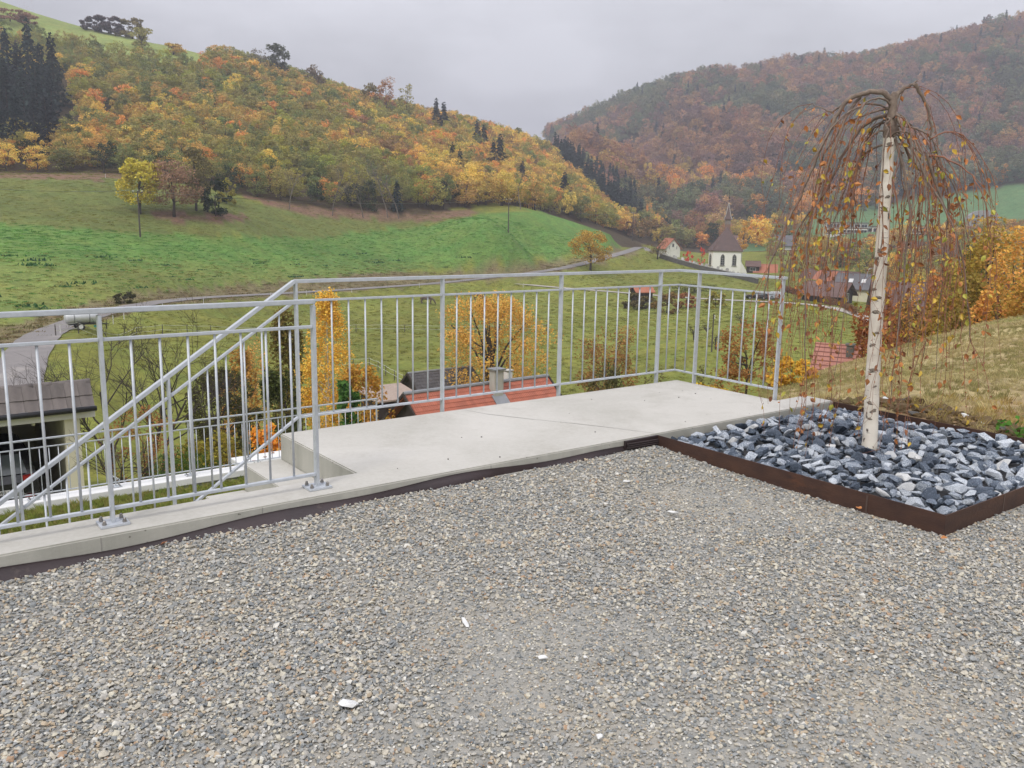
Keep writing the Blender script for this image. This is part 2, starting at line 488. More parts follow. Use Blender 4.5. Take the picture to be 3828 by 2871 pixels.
def hgt(x, y):                              # ground height, vectorised
    x = np.atleast_1d(np.asarray(x, float)); y = np.atleast_1d(np.asarray(y, float))
    a = (x - K.x) * DX + (y - K.y) * DY; b = -(x - K.x) * DY + (y - K.y) * DX
    i = np.clip(np.searchsorted(GA, a) - 1, 0, len(GA) - 2); j = np.clip(np.searchsorted(GB, b) - 1, 0, len(GB) - 2)
    fa = np.clip((a - GA[i]) / (GA[i + 1] - GA[i]), 0, 1); fb = np.clip((b - GB[j]) / (GB[j + 1] - GB[j]), 0, 1)
    return (GZ[i, j] * (1 - fa) + GZ[i + 1, j] * fa) * (1 - fb) + (GZ[i, j + 1] * (1 - fa) + GZ[i + 1, j + 1] * fa) * fb
def hz(x, y): return float(hgt(x, y)[0])
_TS = np.concatenate([np.arange(7, 60, .25), np.arange(60, 400, .8), np.arange(400, 1500, 3)])
def gp(u, v, dmin=7):                       # where the sight line meets the ground
    r = ray(u, v); k = 1 / math.hypot(r.x, r.y)
    t = _TS[_TS >= dmin] * k
    dz = (EYE + r.z * t) - hgt(r.x * t, r.y * t)
    w = np.nonzero(dz < 0)[0]
    i = w[0] if len(w) else len(t) - 1
    if i > 0:
        f = dz[i - 1] / (dz[i - 1] - dz[i] + 1e-9); tt = t[i - 1] + (t[i] - t[i - 1]) * min(max(f, 0), 1)
    else: tt = t[0]
    x, y = r.x * tt, r.y * tt
    return Vector((x, y, hz(x, y)))
def gd(u, d):                               # ground point in picture column u at distance d
    p = atd(u, 600, d)
    return Vector((p.x, p.y, hz(p.x, p.y)))


# ---- lanes: smooth their line and profile, and bench them into the slope
road_pts = [gd(5, 52), gd(16, 62), gp(22, 835, 60), gp(30, 800, 60), gp(46, 767, 60), gp(75, 737, 60), gp(110, 714, 60), gp(152, 697, 60), gp(205, 680, 60), gp(262, 665, 60), gp(330, 653, 60), gp(420, 644), gp(560, 637), gp(700, 629), gp(850, 619), gp(960, 611), gp(1030, 603), gp(1120, 593), gp(1200, 583), gp(1290, 562), gp(1350, 545), gp(1385, 534)]
road_pts += [gd(1400, 262), gd(1400, 285)]
trk = [gp(1035, 604), gp(1120, 615), gp(1220, 623), gp(1329, 631), gp(1400, 637), gp(1472, 644), gp(1567, 650), gp(1640, 652), gp(1705, 652), gp(1785, 660), gp(1840, 675), gp(1881, 689), gd(1930, 128)]

def smooth_line(P, step=1.5, win=9):
    P = [Vector(p) for p in P]; out = []
    for i in range(len(P) - 1):
        p0 = P[max(i - 1, 0)]; p1 = P[i]; p2 = P[i + 1]; p3 = P[min(i + 2, len(P) - 1)]
        n = max(2, int((p2 - p1).length / step))
        for k in range(n):
            q = k / n
            out.append(.5 * ((2 * p1) + (p2 - p0) * q + (2 * p0 - 5 * p1 + 4 * p2 - p3) * q * q + (3 * p1 - p0 - 3 * p2 + p3) * q ** 3))
    out.append(P[-1]); A = np.array([tuple(p) for p in out])
    for it in range(3):
        Bp = np.pad(A, ((win, win), (0, 0)), mode='edge'); c = np.cumsum(np.insert(Bp, 0, 0, 0), 0)
        Bs = (c[2 * win + 1:] - c[:-2 * win - 1]) / (2 * win + 1)
        A = np.concatenate([A[:1], Bs[1:-1], A[-1:]])
    return A
ROAD = smooth_line(road_pts, win=4); TRK = smooth_line(trk, win=5)
def bench(line, half, fade):
    global GZ
    box = (GX > line[:, 0].min() - 9) & (GX < line[:, 0].max() + 9) & (GY > line[:, 1].min() - 9) & (GY < line[:, 1].max() + 9)
    idx = np.argwhere(box)
    for c in range(0, len(idx), 8000):
        ii = idx[c:c + 8000]; x = GX[ii[:, 0], ii[:, 1]]; y = GY[ii[:, 0], ii[:, 1]]
        d2 = (x[:, None] - line[None, :, 0]) ** 2 + (y[:, None] - line[None, :, 1]) ** 2
        j = d2.argmin(1); d = np.sqrt(d2[np.arange(len(ii)), j])
        w = np.clip(1 - (d - half) / fade, 0, 1); w = w * w * (3 - 2 * w)
        GZ[ii[:, 0], ii[:, 1]] = GZ[ii[:, 0], ii[:, 1]] * (1 - w) + (line[j, 2] - .02) * w
bench(TRK, 2.0, 3.0); bench(ROAD, 2.8, 4.0)

# ---- what grows where (colour of the soil and turf, world positions)
ZPOLY = [  # name, polygon in the picture, distance range
 ('wood', [(-80,-60),(0,20),(600,120),(1165,270),(1420,440),(1420,520),(1290,470),(1120,436),(1020,446),(900,462),(650,446),(510,420),(262,376),(-80,374)], 195, 600),
 ('field', [(-60,480),(0,480),(300,501),(520,512),(700,511),(900,492),(1000,472),(1110,452),(1200,462),(1300,492),(1375,520),(1300,545),(1100,566),(800,592),(560,615),(300,632),(150,664),(0,708),(-60,725)], 90, 300),
 ('bank', [(-60,725),(0,708),(150,664),(300,632),(560,612),(800,590),(1000,585),(1230,562),(1330,538),(1380,530),(1380,545),(1200,590),(1040,606),(600,640),(330,662),(150,715),(0,760),(-60,770)], 80, 262),
 ('pasture', [(-60,384),(260,386),(520,428),(650,462),(900,476),(1020,456),(1060,452),(1000,474),(700,514),(300,504),(-60,482)], 140, 262),
 ('litter', [(-60,372),(260,374),(265,389),(-60,387)], 190, 225),
 ('litter', [(330,458),(520,462),(560,474),(450,480),(330,474)], 160, 200),
 ('litter', [(510,420),(650,446),(900,462),(1020,450),(1030,464),(900,480),(780,474),(640,464)], 190, 262),
 ('toppasture', [(-80,-160),(0,-100),(190,40),(190,62),(340,88),(460,118),(420,160),(250,120),(130,95),(0,75),(-80,75)], 330, 620),
 ('toppasture', [(60,88),(200,72),(460,120),(430,175),(300,160),(160,130)], 330, 520),
 ('farfield', [(1560,560),(1700,470),(1900,440),(2050,420),(2300,380),(2300,510),(2000,520),(1800,525),(1700,560)], 380, 690),
 ('dry', [(1650,880),(1690,815),(1800,775),(1900,745),(2000,720),(2300,680),(4500,500),(4500,1700),(2300,1100),(1800,900)], 5, 42),
 ('dirt', [(1900,905),(2000,880),(2110,878),(2300,890),(3200,960),(3200,1300),(2300,1010),(2200,960)], 5, 12),
]
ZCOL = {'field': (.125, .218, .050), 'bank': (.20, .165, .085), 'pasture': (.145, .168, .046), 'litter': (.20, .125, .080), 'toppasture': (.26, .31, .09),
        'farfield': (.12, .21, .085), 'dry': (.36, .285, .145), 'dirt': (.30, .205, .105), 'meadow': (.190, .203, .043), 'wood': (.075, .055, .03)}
_ju = (vnoise(GX / 3.1, GY / 3.1, 11) - .5) * 16; _jv = (vnoise(GX / 2.7, GY / 2.7, 12) - .5) * 9
GU, GV = projn(GX, GY, GZ)
ZC = np.empty(GX.shape + (3,)); ZC[:] = ZCOL['meadow']
FIELD = np.zeros(GX.shape)
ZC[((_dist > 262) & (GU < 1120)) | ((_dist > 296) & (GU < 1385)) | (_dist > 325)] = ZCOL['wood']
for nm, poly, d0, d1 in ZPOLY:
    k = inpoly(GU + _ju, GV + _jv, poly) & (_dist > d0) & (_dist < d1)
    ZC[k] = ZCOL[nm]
    if nm == 'field':
        FIELD[k] = 1
        # thinner, yellower sward on the lower half of the field
        f = np.clip((GV - (545 + GU * .02)) / 40, 0, 1) * (0.55 + 0.45 * vnoise(GX / 7, GY / 7, 21)) * k
        f = f[..., None]
        ZC = ZC * (1 - f) + np.array((.19, .21, .056)) * f
ZC *= (0.86 + 0.28 * vnoise(GX / 14, GY / 14, 31))[..., None]
na_, nb_ = GX.shape
vi = np.arange(na_ * nb_).reshape(na_, nb_)
quads = np.stack([vi[:-1, :-1], vi[1:, :-1], vi[1:, 1:], vi[:-1, 1:]], -1).reshape(-1, 4)
tm = bpy.data.meshes.new('hillside_terrain')
tm.vertices.add(na_ * nb_)
tm.vertices.foreach_set('co', np.stack([GX, GY, GZ], -1).astype(np.float32).ravel())
tm.loops.add(len(quads) * 4); tm.loops.foreach_set('vertex_index', quads.astype(np.int32).ravel())
tm.polygons.add(len(quads)); tm.polygons.foreach_set('loop_start', np.arange(0, len(quads) * 4, 4, dtype=np.int32))
tm.polygons.foreach_set('use_smooth', np.ones(len(quads), bool))
ca = tm.attributes.new('soil', 'FLOAT_COLOR', 'POINT')
ca.data.foreach_set('color', np.concatenate([ZC, np.ones(GX.shape + (1,))], -1).astype(np.float32).ravel())
tm.update(calc_edges=True)
mt = bpy.data.materials.new('turf'); mt.use_nodes = True
t = mt.node_tree; bs = t.nodes['Principled BSDF']; bs.inputs['Roughness'].default_value = .95; bs.inputs['Specular IOR Level'].default_value = .15
at = _n(t, 'ShaderNodeAttribute', attribute_name='soil')
geo = _n(t, 'ShaderNodeNewGeometry')
def tnoise(scale, lo, hi, det=4, a=.3, b=.7):
    no = _n(t, 'ShaderNodeTexNoise'); no.inputs['Scale'].default_value = scale; no.inputs['Detail'].default_value = det; no.inputs['Roughness'].default_value = .62
    t.links.new(geo.outputs['Position'], no.inputs['Vector'])
    mr = _n(t, 'ShaderNodeMapRange'); mr.inputs['From Min'].default_value = a; mr.inputs['From Max'].default_value = b
    mr.inputs['To Min'].default_value = lo; mr.inputs['To Max'].default_value = hi
    t.links.new(no.outputs['Fac'], mr.inputs['Value'])
    return mr.outputs[0]
v1 = tnoise(1.6, .72, 1.28, 6); v2 = tnoise(.35, .8, 1.2, 5); hu = tnoise(.22, .478, .522, 4); v3 = tnoise(9, .75, 1.25, 4)
def mulv(a, b):
    n = _n(t, 'ShaderNodeMath', operation='MULTIPLY'); t.links.new(a, n.inputs[0]); t.links.new(b, n.inputs[1]); return n.outputs[0]
hv = _n(t, 'ShaderNodeHueSaturation')
t.links.new(at.outputs['Color'], hv.inputs['Color']); t.links.new(mulv(mulv(v1, v2), v3), hv.inputs['Value']); t.links.new(hu, hv.inputs['Hue'])
t.links.new(hv.outputs[0], bs.inputs['Base Color'])
nb = _n(t, 'ShaderNodeTexNoise'); nb.inputs['Scale'].default_value = 4; nb.inputs['Detail'].default_value = 6
t.links.new(geo.outputs['Position'], nb.inputs['Vector'])
bp = _n(t, 'ShaderNodeBump'); bp.inputs['Strength'].default_value = .6; bp.inputs['Distance'].default_value = .25
t.links.new(nb.outputs['Fac'], bp.inputs['Height']); t.links.new(bp.outputs[0], bs.inputs['Normal'])
tm.materials.append(mt)
terrain = tag(ob('hillside_terrain', tm), 'green and brown hillsides around the valley', 'terrain', kind='structure')

# ---- roads as draped strips
def strip(name, A, w, lift, m, label, cat):
    N = 4; vs = []
    for i in range(len(A)):
        d = A[min(i + 1, len(A) - 1)] - A[max(i - 1, 0)]; d = d / (math.hypot(d[0], d[1]) + 1e-9)
        for k in range(N + 1):
            o = (k / N - .5) * (w + .10 * math.sin(i * 1.3 + k * 2))
            vs.append((A[i, 0] - d[1] * o, A[i, 1] + d[0] * o, A[i, 2] + lift - .04 * abs(k / N - .5)))
    fs = [(i * (N + 1) + k + 1, i * (N + 1) + k, (i + 1) * (N + 1) + k, (i + 1) * (N + 1) + k + 1) for i in range(len(A) - 1) for k in range(N)]
    mb = MB(); mb.add(vs, fs)
    return tag(mb.build(name, m, smooth=True), label, cat, kind='structure')
M_ASPH = pmat('road_asphalt', (.24, .22, .21), (.19, .175, .17), scale=.8, rough=.9, bump=.1, c3=(.34, .31, .285), s3=.25)
M_TRACK = pmat('track_gravel', (.46, .42, .36), (.36, .33, .28), scale=.6, rough=.95)
strip('valley_road', ROAD, 3.2, .09, M_ASPH, 'narrow grey asphalt lane winding through the valley meadow', 'road')
strip('farm_track', TRK, 2.5, .12, M_TRACK, 'pale gravel farm track leading to the chapel farm', 'track')

# ================================================================== TERRACE: gravel yard, concrete, steel
def concmat():
    m = bpy.data.materials.new('cast_concrete'); m.use_nodes = True
    t = m.node_tree; bs = t.nodes['Principled BSDF']; bs.inputs['Roughness'].default_value = .88
    geo = _n(t, 'ShaderNodeNewGeometry')
    def no(scale, det=6, ro=.6, st=(1, 1, 1), dist=0):
        mp = _n(t, 'ShaderNodeMapping'); mp.inputs['Scale'].default_value = st; t.links.new(geo.outputs['Position'], mp.inputs[0])
        n = _n(t, 'ShaderNodeTexNoise'); n.inputs['Scale'].default_value = scale; n.inputs['Detail'].default_value = det; n.inputs['Roughness'].default_value = ro; n.inputs['Distortion'].default_value = dist
        t.links.new(mp.outputs[0], n.inputs['Vector']); return n.outputs['Fac']
    def mr(f, a, b, lo=0, hi=1):
        r_ = _n(t, 'ShaderNodeMapRange'); r_.inputs['From Min'].default_value = a; r_.inputs['From Max'].default_value = b; r_.inputs['To Min'].default_value = lo; r_.inputs['To Max'].default_value = hi; t.links.new(f, r_.inputs['Value']); return r_.outputs[0]
    def mixc(fac, a, b):
        x = _n(t, 'ShaderNodeMix', data_type='RGBA')
        for k, c in (('A', a), ('B', b)):
            if isinstance(c, tuple): x.inputs[k].default_value = (*c, 1)
            else: t.links.new(c, x.inputs[k])
        t.links.new(fac, x.inputs['Factor']); return x.outputs['Result']
    c = mixc(mr(no(.9, 8, .62, dist=.6), .35, .68), (.53, .51, .465), (.42, .405, .36))
    c = mixc(mr(no(3.2, 7, .7), .50, .78, 0, .75), c, (.35, .33, .28))
    c = mixc(mr(no(38, 3, .5), .40, .62, 0, .09), c, (.70, .69, .66))
    # formed faces: darker, greenish cement skin with vertical runs
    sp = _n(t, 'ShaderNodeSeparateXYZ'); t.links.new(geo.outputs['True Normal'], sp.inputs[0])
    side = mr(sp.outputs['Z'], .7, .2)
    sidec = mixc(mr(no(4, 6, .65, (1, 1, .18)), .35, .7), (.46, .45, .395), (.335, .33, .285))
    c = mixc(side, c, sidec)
    vo = _n(t, 'ShaderNodeTexVoronoi'); vo.inputs['Scale'].default_value = 26; t.links.new(geo.outputs['Position'], vo.inputs['Vector'])
    pore = mr(vo.outputs['Distance'], .16, .06)
    gate = mr(no(9, 3, .5), .54, .58)
    pm = _n(t, 'ShaderNodeMath', operation='MULTIPLY'); t.links.new(pore, pm.inputs[0]); t.links.new(gate, pm.inputs[1])
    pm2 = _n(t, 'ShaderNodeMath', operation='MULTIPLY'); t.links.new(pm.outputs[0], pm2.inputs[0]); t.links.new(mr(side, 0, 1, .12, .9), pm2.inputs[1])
    c = mixc(pm2.outputs[0], c, (.13, .125, .10))
    t.links.new(c, bs.inputs['Base Color'])
    bp = _n(t, 'ShaderNodeBump'); bp.inputs['Strength'].default_value = .18; bp.inputs['Distance'].default_value = .01; t.links.new(no(55, 5), bp.inputs['Height']); t.links.new(bp.outputs[0], bs.inputs['Normal'])
    return m
M_CONC = concmat()
M_CONCD = pmat('concrete_joint', (.16, .155, .14), rough=.95)
M_GALV = pmat('galvanised_steel', (.57, .60, .64), (.46, .49, .52), scale=22, rough=.45, metal=.25, bump=.03, bscale=120)
M_BOLT = pmat('bolt_steel', (.36, .34, .32), rough=.4, metal=.8)
M_CORT = pmat('rusted_steel', (.050, .027, .022), (.095, .047, .030), scale=5, detail=8, rough=.62, metal=.25, bump=.15, bscale=50, c3=(.16, .065, .03), s3=3, f3=(.6, .8), stretch=(1, 1, 2.5))
M_MEMB = pmat('brown_membrane', (.042, .026, .027), (.026, .017, .018), scale=4, rough=.45, bump=.08, bscale=60, c3=(.13, .10, .08), s3=6, f3=(.62, .8))
M_SAND = pmat('gravel_fines', (.38, .365, .325), (.27, .265, .24), scale=22, detail=8, rough=.95, bump=.5, bscale=160, c3=(.42, .375, .30), s3=1.2, f3=(.5, .7))
PT = .11                                     # top of the platform

def yard_z(n, s=0.0):
    return (.045 - .028 * max(0, min(1, (-s - 4.5) / .9))) * math.exp(-max(n - 1.4, 0) / .45) + .012 * math.sin(s * 1.9) * math.cos(n * 1.3) - .006
# gravel yard
mb = MB(); NS, NN = 90, 70
ss = [-9 + 11.5 * i / NS for i in range(NS + 1)]; nn = [1.395 + 10.0 * (j / NN) ** 1.3 for j in range(NN + 1)]
mb.add([L(s, n, yard_z(n, s)) for s in ss for n in nn], [(i * (NN + 1) + j, i * (NN + 1) + j + 1, (i + 1) * (NN + 1) + j + 1, (i + 1) * (NN + 1) + j) for i in range(NS) for j in range(NN)
        if not (ss[i + 1] > .345 and nn[j] < 3.36)])
yard = tag(mb.build('gravel_yard', M_SAND, smooth=True), 'grey and beige gravel yard in front of the concrete platform', 'ground', kind='structure')

# concrete platform with wall and stairs (local axes: x = s, y = -n)
plat = thing('concrete_platform', 'pale cast concrete landing with low wall and steps going down', 'platform', L(0, 0, 0), TH)
mb = MB()
mb.prism([(-9.5, -1.40), (.365, -1.40), (.365, -1.13), (-.022, -1.13), (-.022, -.05), (-3.78, -.05), (-3.78, -1.13), (-9.5, -1.13)], -2.9, PT)
mb.build('landing', M_CONC, plat, bevel=.007)
for k in range(1, 17):
    mb = MB(); a1 = -3.781 - .25 * (k - 1); a0 = a1 - .249
    mb.box(((a0 + a1) / 2, -.5905, (PT - .168 * k - 2.88) / 2), (a1 - a0, 1.076, PT - .168 * k + 2.88))
    mb.build('step', M_CONC, plat, bevel=.005)
mb = MB()
jl = [(-2.36, -.10), (-2.30, -.30), (-2.12, -.62), (-1.97, -.85), (-1.83, -1.10), (-1.69, -1.385)]
for i in range(len(jl) - 1):
    a, b = Vector((*jl[i], 0)), Vector((*jl[i + 1], 0)); d = (b - a).normalized(); x = Vector((-d.y, d.x, 0)) * (.0016 + .001 * (i % 2))
    mb.add([p + Vector((0, 0, PT + .0012)) for p in (a - x, b - x, b + x, a + x)], [(0, 1, 2, 3)])
mb.build('joint', M_CONCD, plat)
mb = MB()
for s in (-1.69, -3.05, -4.42, -5.15): mb = MB(); mb.box((s, -1.4008, .05), (.003, .002, .11)); mb.build('formwork_seam', pmat('seam', (.33, .32, .29), rough=.95), plat)

# specks and leaves lying on the slab are tiny: grit
mb = MB(); r = random.Random(3)
for i in range(26):
    s, n = r.uniform(-3.7, -.1), r.uniform(.1, 1.35); q = r.choice([.002, .003, .004, .006])
    mb.box((s, -n, PT + q * .4), (q * 1.6, q, q), rz=r.uniform(0, 3))
g_ = mb.build('grit', M_CONCD, plat); g_['kind'] = 'stuff'

# drainage membrane along the foot of the wall
mb = MB(); prof = []
N = 150
vs = []
for i in range(N + 1):
    s = -7.0 + (5.28) * i / N
    lft = max(0, min(1, (-s - 3.9) / 1.3))
    bul = .026 + .080 * lft + .030 * math.sin(s * 2.7) * (.4 + lft) + .018 * math.sin(s * 7.1) + .05 * math.exp(-((s + 4.55) / .35) ** 2)
    top = .062 - .012 * lft + .013 * math.sin(s * 1.7 + 1) + .009 * math.sin(s * 5.3) + .003 * math.exp(-((s + 4.3) / .3) ** 2)
    for k, (fn, fz) in enumerate([(0, .008), (.0, 0), (.55, -.012), (.95, -.035), (1.05, -.065), (1.0, -.10), (.98, -.17)]):
        n = 1.404 + max(bul, .004) * fn
        vs.append((s, -n, top + fz * (1 + .5 * lft)))
m_ = 7
mb.add(vs, [(i * m_ + k, (i + 1) * m_ + k, (i + 1) * m_ + k + 1, i * m_ + k + 1) for i in range(N) for k in range(m_ - 1)])
memb = thing('drainage_membrane', 'dark brown plastic drainage sheet bulging along the foot of the concrete wall', 'membrane', L(0, 0, 0), TH)
mb.build('sheet', M_MEMB, memb, smooth=True)
mb = MB()
for i in range(34):                          # studs of the dimpled end piece beside the planter
    for k in range(3):
        mb.lathe([(.0065, 0), (.0055, .006), (.003, .008)], 6, M=Matrix.Rotation(math.pi / 2, 3, 'X'), c=(-1.98 + i * .0085 + (k % 2) * .004, -1.430, .085 - k * .013 - .0002 * i))
mb.build('stud_strip', M_MEMB, memb)
mb = MB(); mb.box((-1.84, -1.416, .07), (.30, .018, .07)); mb.build('end_flap', M_MEMB, memb)

# ---- railings
def front_railing():
    t = thing('wall_railing', 'galvanised steel railing bolted with base plates onto the concrete wall', 'railing', L(-5.068, 1.262, PT), TH)
    o = -5.068
    ps = [-7.068, -6.068, -5.068, -4.070]
    for p in ps:
        x = p - o
        mb = MB(); mb.box((x, 0, .48), (.015, .04, .95)); mb.build('post', M_GALV, t, bevel=.0015)
        mb = MB(); mb.box((x, 0, .0065), (.125, .105, .011)); bpl = mb.build('base_plate', M_GALV, t, bevel=.001)
        for dx in (-.043, .043):
            for dy in (-.033, .033):
                mb = MB(); mb.cyl((x + dx, dy, .012), (x + dx, dy, .022), .0095, n=6); mb.lathe([(.0075, .022), (.007, .030), (.004, .034)], 8, c=(x + dx, dy, 0)); mb.build('bolt', M_BOLT, bpl)
    z = .975
    mb = MB(); mb.box(((ps[0] + ps[-1]) / 2 - o, 0, z), (ps[-1] - ps[0] + .015, .042, .022)); mb.build('handrail', M_GALV, t, bevel=.003)
    for nm, zz in (('middle_rail', z - .127), ('bottom_rail', z - .9)):
        for i in range(3):
            mb = MB(); mb.box(((ps[i] + ps[i + 1]) / 2 - o, 0, zz), (ps[i + 1] - ps[i] - .016, .028, .014)); mb.build(nm, M_GALV, t, bevel=.002)
    for i in range(3):
        for k in range(1, 8):
            x = ps[i] + (ps[i + 1] - ps[i]) * k / 8 - o
            mb = MB(); mb.cyl((x, 0, z - .894), (x, 0, z - .133), .0062, n=8); mb.build('baluster', M_GALV, t, smooth=True)
front_railing()

def platform_railing():
    t = thing('platform_railing', 'galvanised steel railing round the platform edge, sloping down beside the stairs', 'railing', L(0, 0, 0), TH)
    z = 1.093
    def post(x, y, z0, z1, along='s'):
        mb = MB(); mb.box((x, y, (z0 + z1) / 2), (.015, .04, z1 - z0) if along == 's' else (.04, .015, z1 - z0)); mb.build('post', M_GALV, t, bevel=.0015)
    def bal(x, y, z0, z1):
        mb = MB(); mb.cyl((x, y, z0), (x, y, z1), .0062, n=8); mb.build('baluster', M_GALV, t, smooth=True)
    def rail(nm, p, q, w, h):
        mb = MB(); mb.bar(p, q, w, h); mb.build(nm, M_GALV, t, bevel=.0018)
    ps = [-3.624, -2.500, -1.376, -.238]
    for p in ps: post(p, 0, -.35, z - .011)
    for i in range(3):
        for nm, zz in (('middle_rail', z - .127), ('bottom_rail', z - .9)): rail(nm, (ps[i] + .008, 0, zz), (ps[i + 1] - .008, 0, zz), .028, .014)
        for k in range(1, 9): x = ps[i] + (ps[i + 1] - ps[i]) * k / 9; bal(x, 0, z - .894, z - .133)
    rail('handrail', (-3.632, 0, z), (.02, 0, z), .042, .022)
    rail('handrail', (0, -.0215, z + .0005), (0, -1.125, z + .0005), .042, .022)
    for nm, zz in (('middle_rail', z - .127), ('bottom_rail', z - .9)):
        rail(nm, (-.23, 0, zz), (.014, 0, zz), .028, .014); rail(nm, (0, -.0145, zz), (0, -.228, zz), .028, .014); rail(nm, (0, -.244, zz), (0, -1.092, zz), .028, .014)
    for x in (-.119,): bal(x, 0, z - .894, z - .133)
    bal(0, 0, z - .894, z - .133); bal(0, -.12, z - .894, z - .133)
    post(0, -.236, -.35, z - .011, 'n'); post(0, -1.10, -.35, z - .011, 'n')
    for k in range(1, 7): bal(0, -.236 - .864 * k / 7, z - .894, z - .133)
    # flight down beside the stairs
    sl = .669; x0 = -3.632; x1 = -7.6
    f = lambda x, off: (x, 0, z - off + sl * (x - x0))
    rail('handrail', f(x0, 0), f(x1, 0), .042, .022)
    sp = [-3.624, -4.452, -5.28, -6.11, -6.94]
    for p in sp[1:]: post(p, 0, z + sl * (p - x0) - 1.25, z + sl * (p - x0) - .008)
    for i in range(4):
        for nm, off in (('middle_rail', .127), ('bottom_rail', .9)): rail(nm, f(sp[i] - .008, off), f(sp[i + 1] + .008, off), .028, .014)
        for k in range(1, 7):
            x = sp[i] + (sp[i + 1] - sp[i]) * k / 7; b = z + sl * (x - x0); bal(x, 0, b - .894, b - .133)
platform_railing()

# ---- lower lawn with its white-capped wall and railing
M_WHITE = pmat('white_coping', (.78, .78, .77), (.68, .68, .66), scale=3, rough=.7)
M_LAWN = pmat('lawn_soil', (.085, .105, .020), (.125, .115, .030), scale=3.0, detail=7, rough=.95, bump=.4, bscale=60)
mb = MB(); NI, NJ = 60, 40
la = [-14 + 16.5 * i / NI for i in range(NI + 1)]; lb = [-1.12 + (-6.7) * 0 + (8.95) * j / NJ for j in range(NJ + 1)]
LAWNZ = lambda a, b: -2.59 + .03 * math.sin(a * 1.1) * math.sin(b * .9 + 1) + .018 * max(0, 4 - b)
mb.add([L(a, -b, LAWNZ(a, b)) for a in la for b in lb], [(i * (NJ + 1) + j, (i + 1) * (NJ + 1) + j, (i + 1) * (NJ + 1) + j + 1, i * (NJ + 1) + j + 1) for i in range(NI) for j in range(NJ)])
tag(mb.build('lawn', M_LAWN, smooth=True), 'strip of short lawn below the stairs', 'lawn', kind='structure')
gw = thing('garden_wall', 'white capped low concrete wall at the edge of the lower lawn', 'wall', L(-4, -8, -2.7), TH)
mb = MB(); mb.box((-3.0, 0, -1.2), (18, .24, 2.8)); mb.build('wall_body', M_CONC, gw)
mb = MB(); mb.box((-3.0, 0, .19), (18.04, .32, .10)); mb.build('coping', M_WHITE, gw, bevel=.006)
lr = thing('garden_railing', 'thin galvanised railing standing on the white capped wall below', 'railing', L(-3.12, -8, -2.455), TH)
for i in range(-4, 5):
    x = i * 1.08
    mb = MB(); mb.box((x, 0, .42), (.014, .036, .84)); mb.build('post', M_GALV, lr)
    mb = MB(); mb.box((x, 0, .006), (.15, .11, .012)); b_ = mb.build('base_plate', M_GALV, lr)
    for dx in (-.05, .05):
        for dy in (-.036, .036): mb = MB(); mb.lathe([(.011, .012), (.010, .03), (.005, .036)], 6, c=(x + dx, dy, 0)); mb.build('bolt', M_BOLT, b_)
    if i < 4:
        for zz, nm in ((.735, 'middle_rail'), (.07, 'bottom_rail')): mb = MB(); mb.box((x + .54, 0, zz), (1.064, .024, .014)); mb.build(nm, M_GALV, lr)
        for k in range(1, 9): mb = MB(); mb.cyl((x + 1.08 * k / 9, 0, .076), (x + 1.08 * k / 9, 0, .729), .006, n=6); mb.build('baluster', M_GALV, lr, smooth=True)
mb = MB(); mb.box((0, 0, .855), (8.66, .038, .02)); mb.build('handrail', M_GALV, lr)
# white slab with fallen leaves behind that railing
_p = atd(572, 986, 17.5)
ws = thing('white_slab', 'white flat slab with dark fallen leaves lying beyond the lower railing', 'slab', (_p.x, _p.y, _p.z - .17), TH)
mb = MB(); mb.box((.35, 0, .12), (1.9, .55, .10)); mb.box((.35, 0, -1.0), (1.8, .45, 2.14)); mb.build('slab_top', M_WHITE, ws, bevel=.01)

# ---- steel planter edging with soil
pl = thing('planter_edging', 'low rust brown steel edging of a square planter bed', 'planter', L(-1.69, 1.405, 0), TH)
PS0, PS1, PN0, PN1, PZ = -1.69, .358, 1.405, 3.37, .105
mb = MB(); mb.box((0, -(PN1 - PN0) / 2, (PZ - .3) / 2), (.006, PN1 - PN0, PZ + .3)); mb.build('side_panel', M_CORT, pl)
mb = MB(); mb.box((PS1 - PS0, -(PN1 - PN0) / 2, (PZ - .3) / 2), (.006, PN1 - PN0, PZ + .3)); mb.build('side_panel', M_CORT, pl)
mb = MB(); mb.box(((PS1 - PS0) / 2, -(PN1 - PN0) - .0035, (PZ - .3) / 2 - .001), (PS1 - PS0 + .006, .006, PZ + .3)); mb.build('front_panel', M_CORT, pl)
mb = MB(); mb.box((.62, -(PN1 - PN0) - .0075, .02), (.012, .002, .16)); mb.box((-.0042, -1.55, .0), (.002, .010, .19)); mb.build('weld_seam', pmat('weld', (.13, .09, .075), rough=.5, metal=.4), pl)
mb = MB(); mb.box(((PS1 - PS0) / 2, -(PN1 - PN0) / 2, -.0), (PS1 - PS0 - .01, PN1 - PN0 - .01, .10)); mb.build('soil', pmat('planter_soil', (.03, .03, .032), rough=1), pl)

# ================================================================== STONES
def hull_mesh(name, seed, npts, dims, mat, rounded=False):
    r = random.Random(seed); bm = bmesh.new()
    for i in range(npts):
        v = Vector((r.gauss(0, 1), r.gauss(0, 1), r.gauss(0, 1))).normalized() * r.uniform(.72, 1)
        bm.verts.new((v.x * dims[0], v.y * dims[1], v.z * dims[2]))
    res = bmesh.ops.convex_hull(bm, input=bm.verts)
    bmesh.ops.delete(bm, geom=[v for v in bm.verts if not v.link_faces], context='VERTS')
    if rounded: bmesh.ops.bevel(bm, geom=bm.edges[:], offset=.16 * min(dims), segments=1, affect='EDGES', clamp_overlap=True)
    me = bpy.data.meshes.new(name); bm.to_mesh(me); bm.free()
    me.materials.append(mat)
    return me

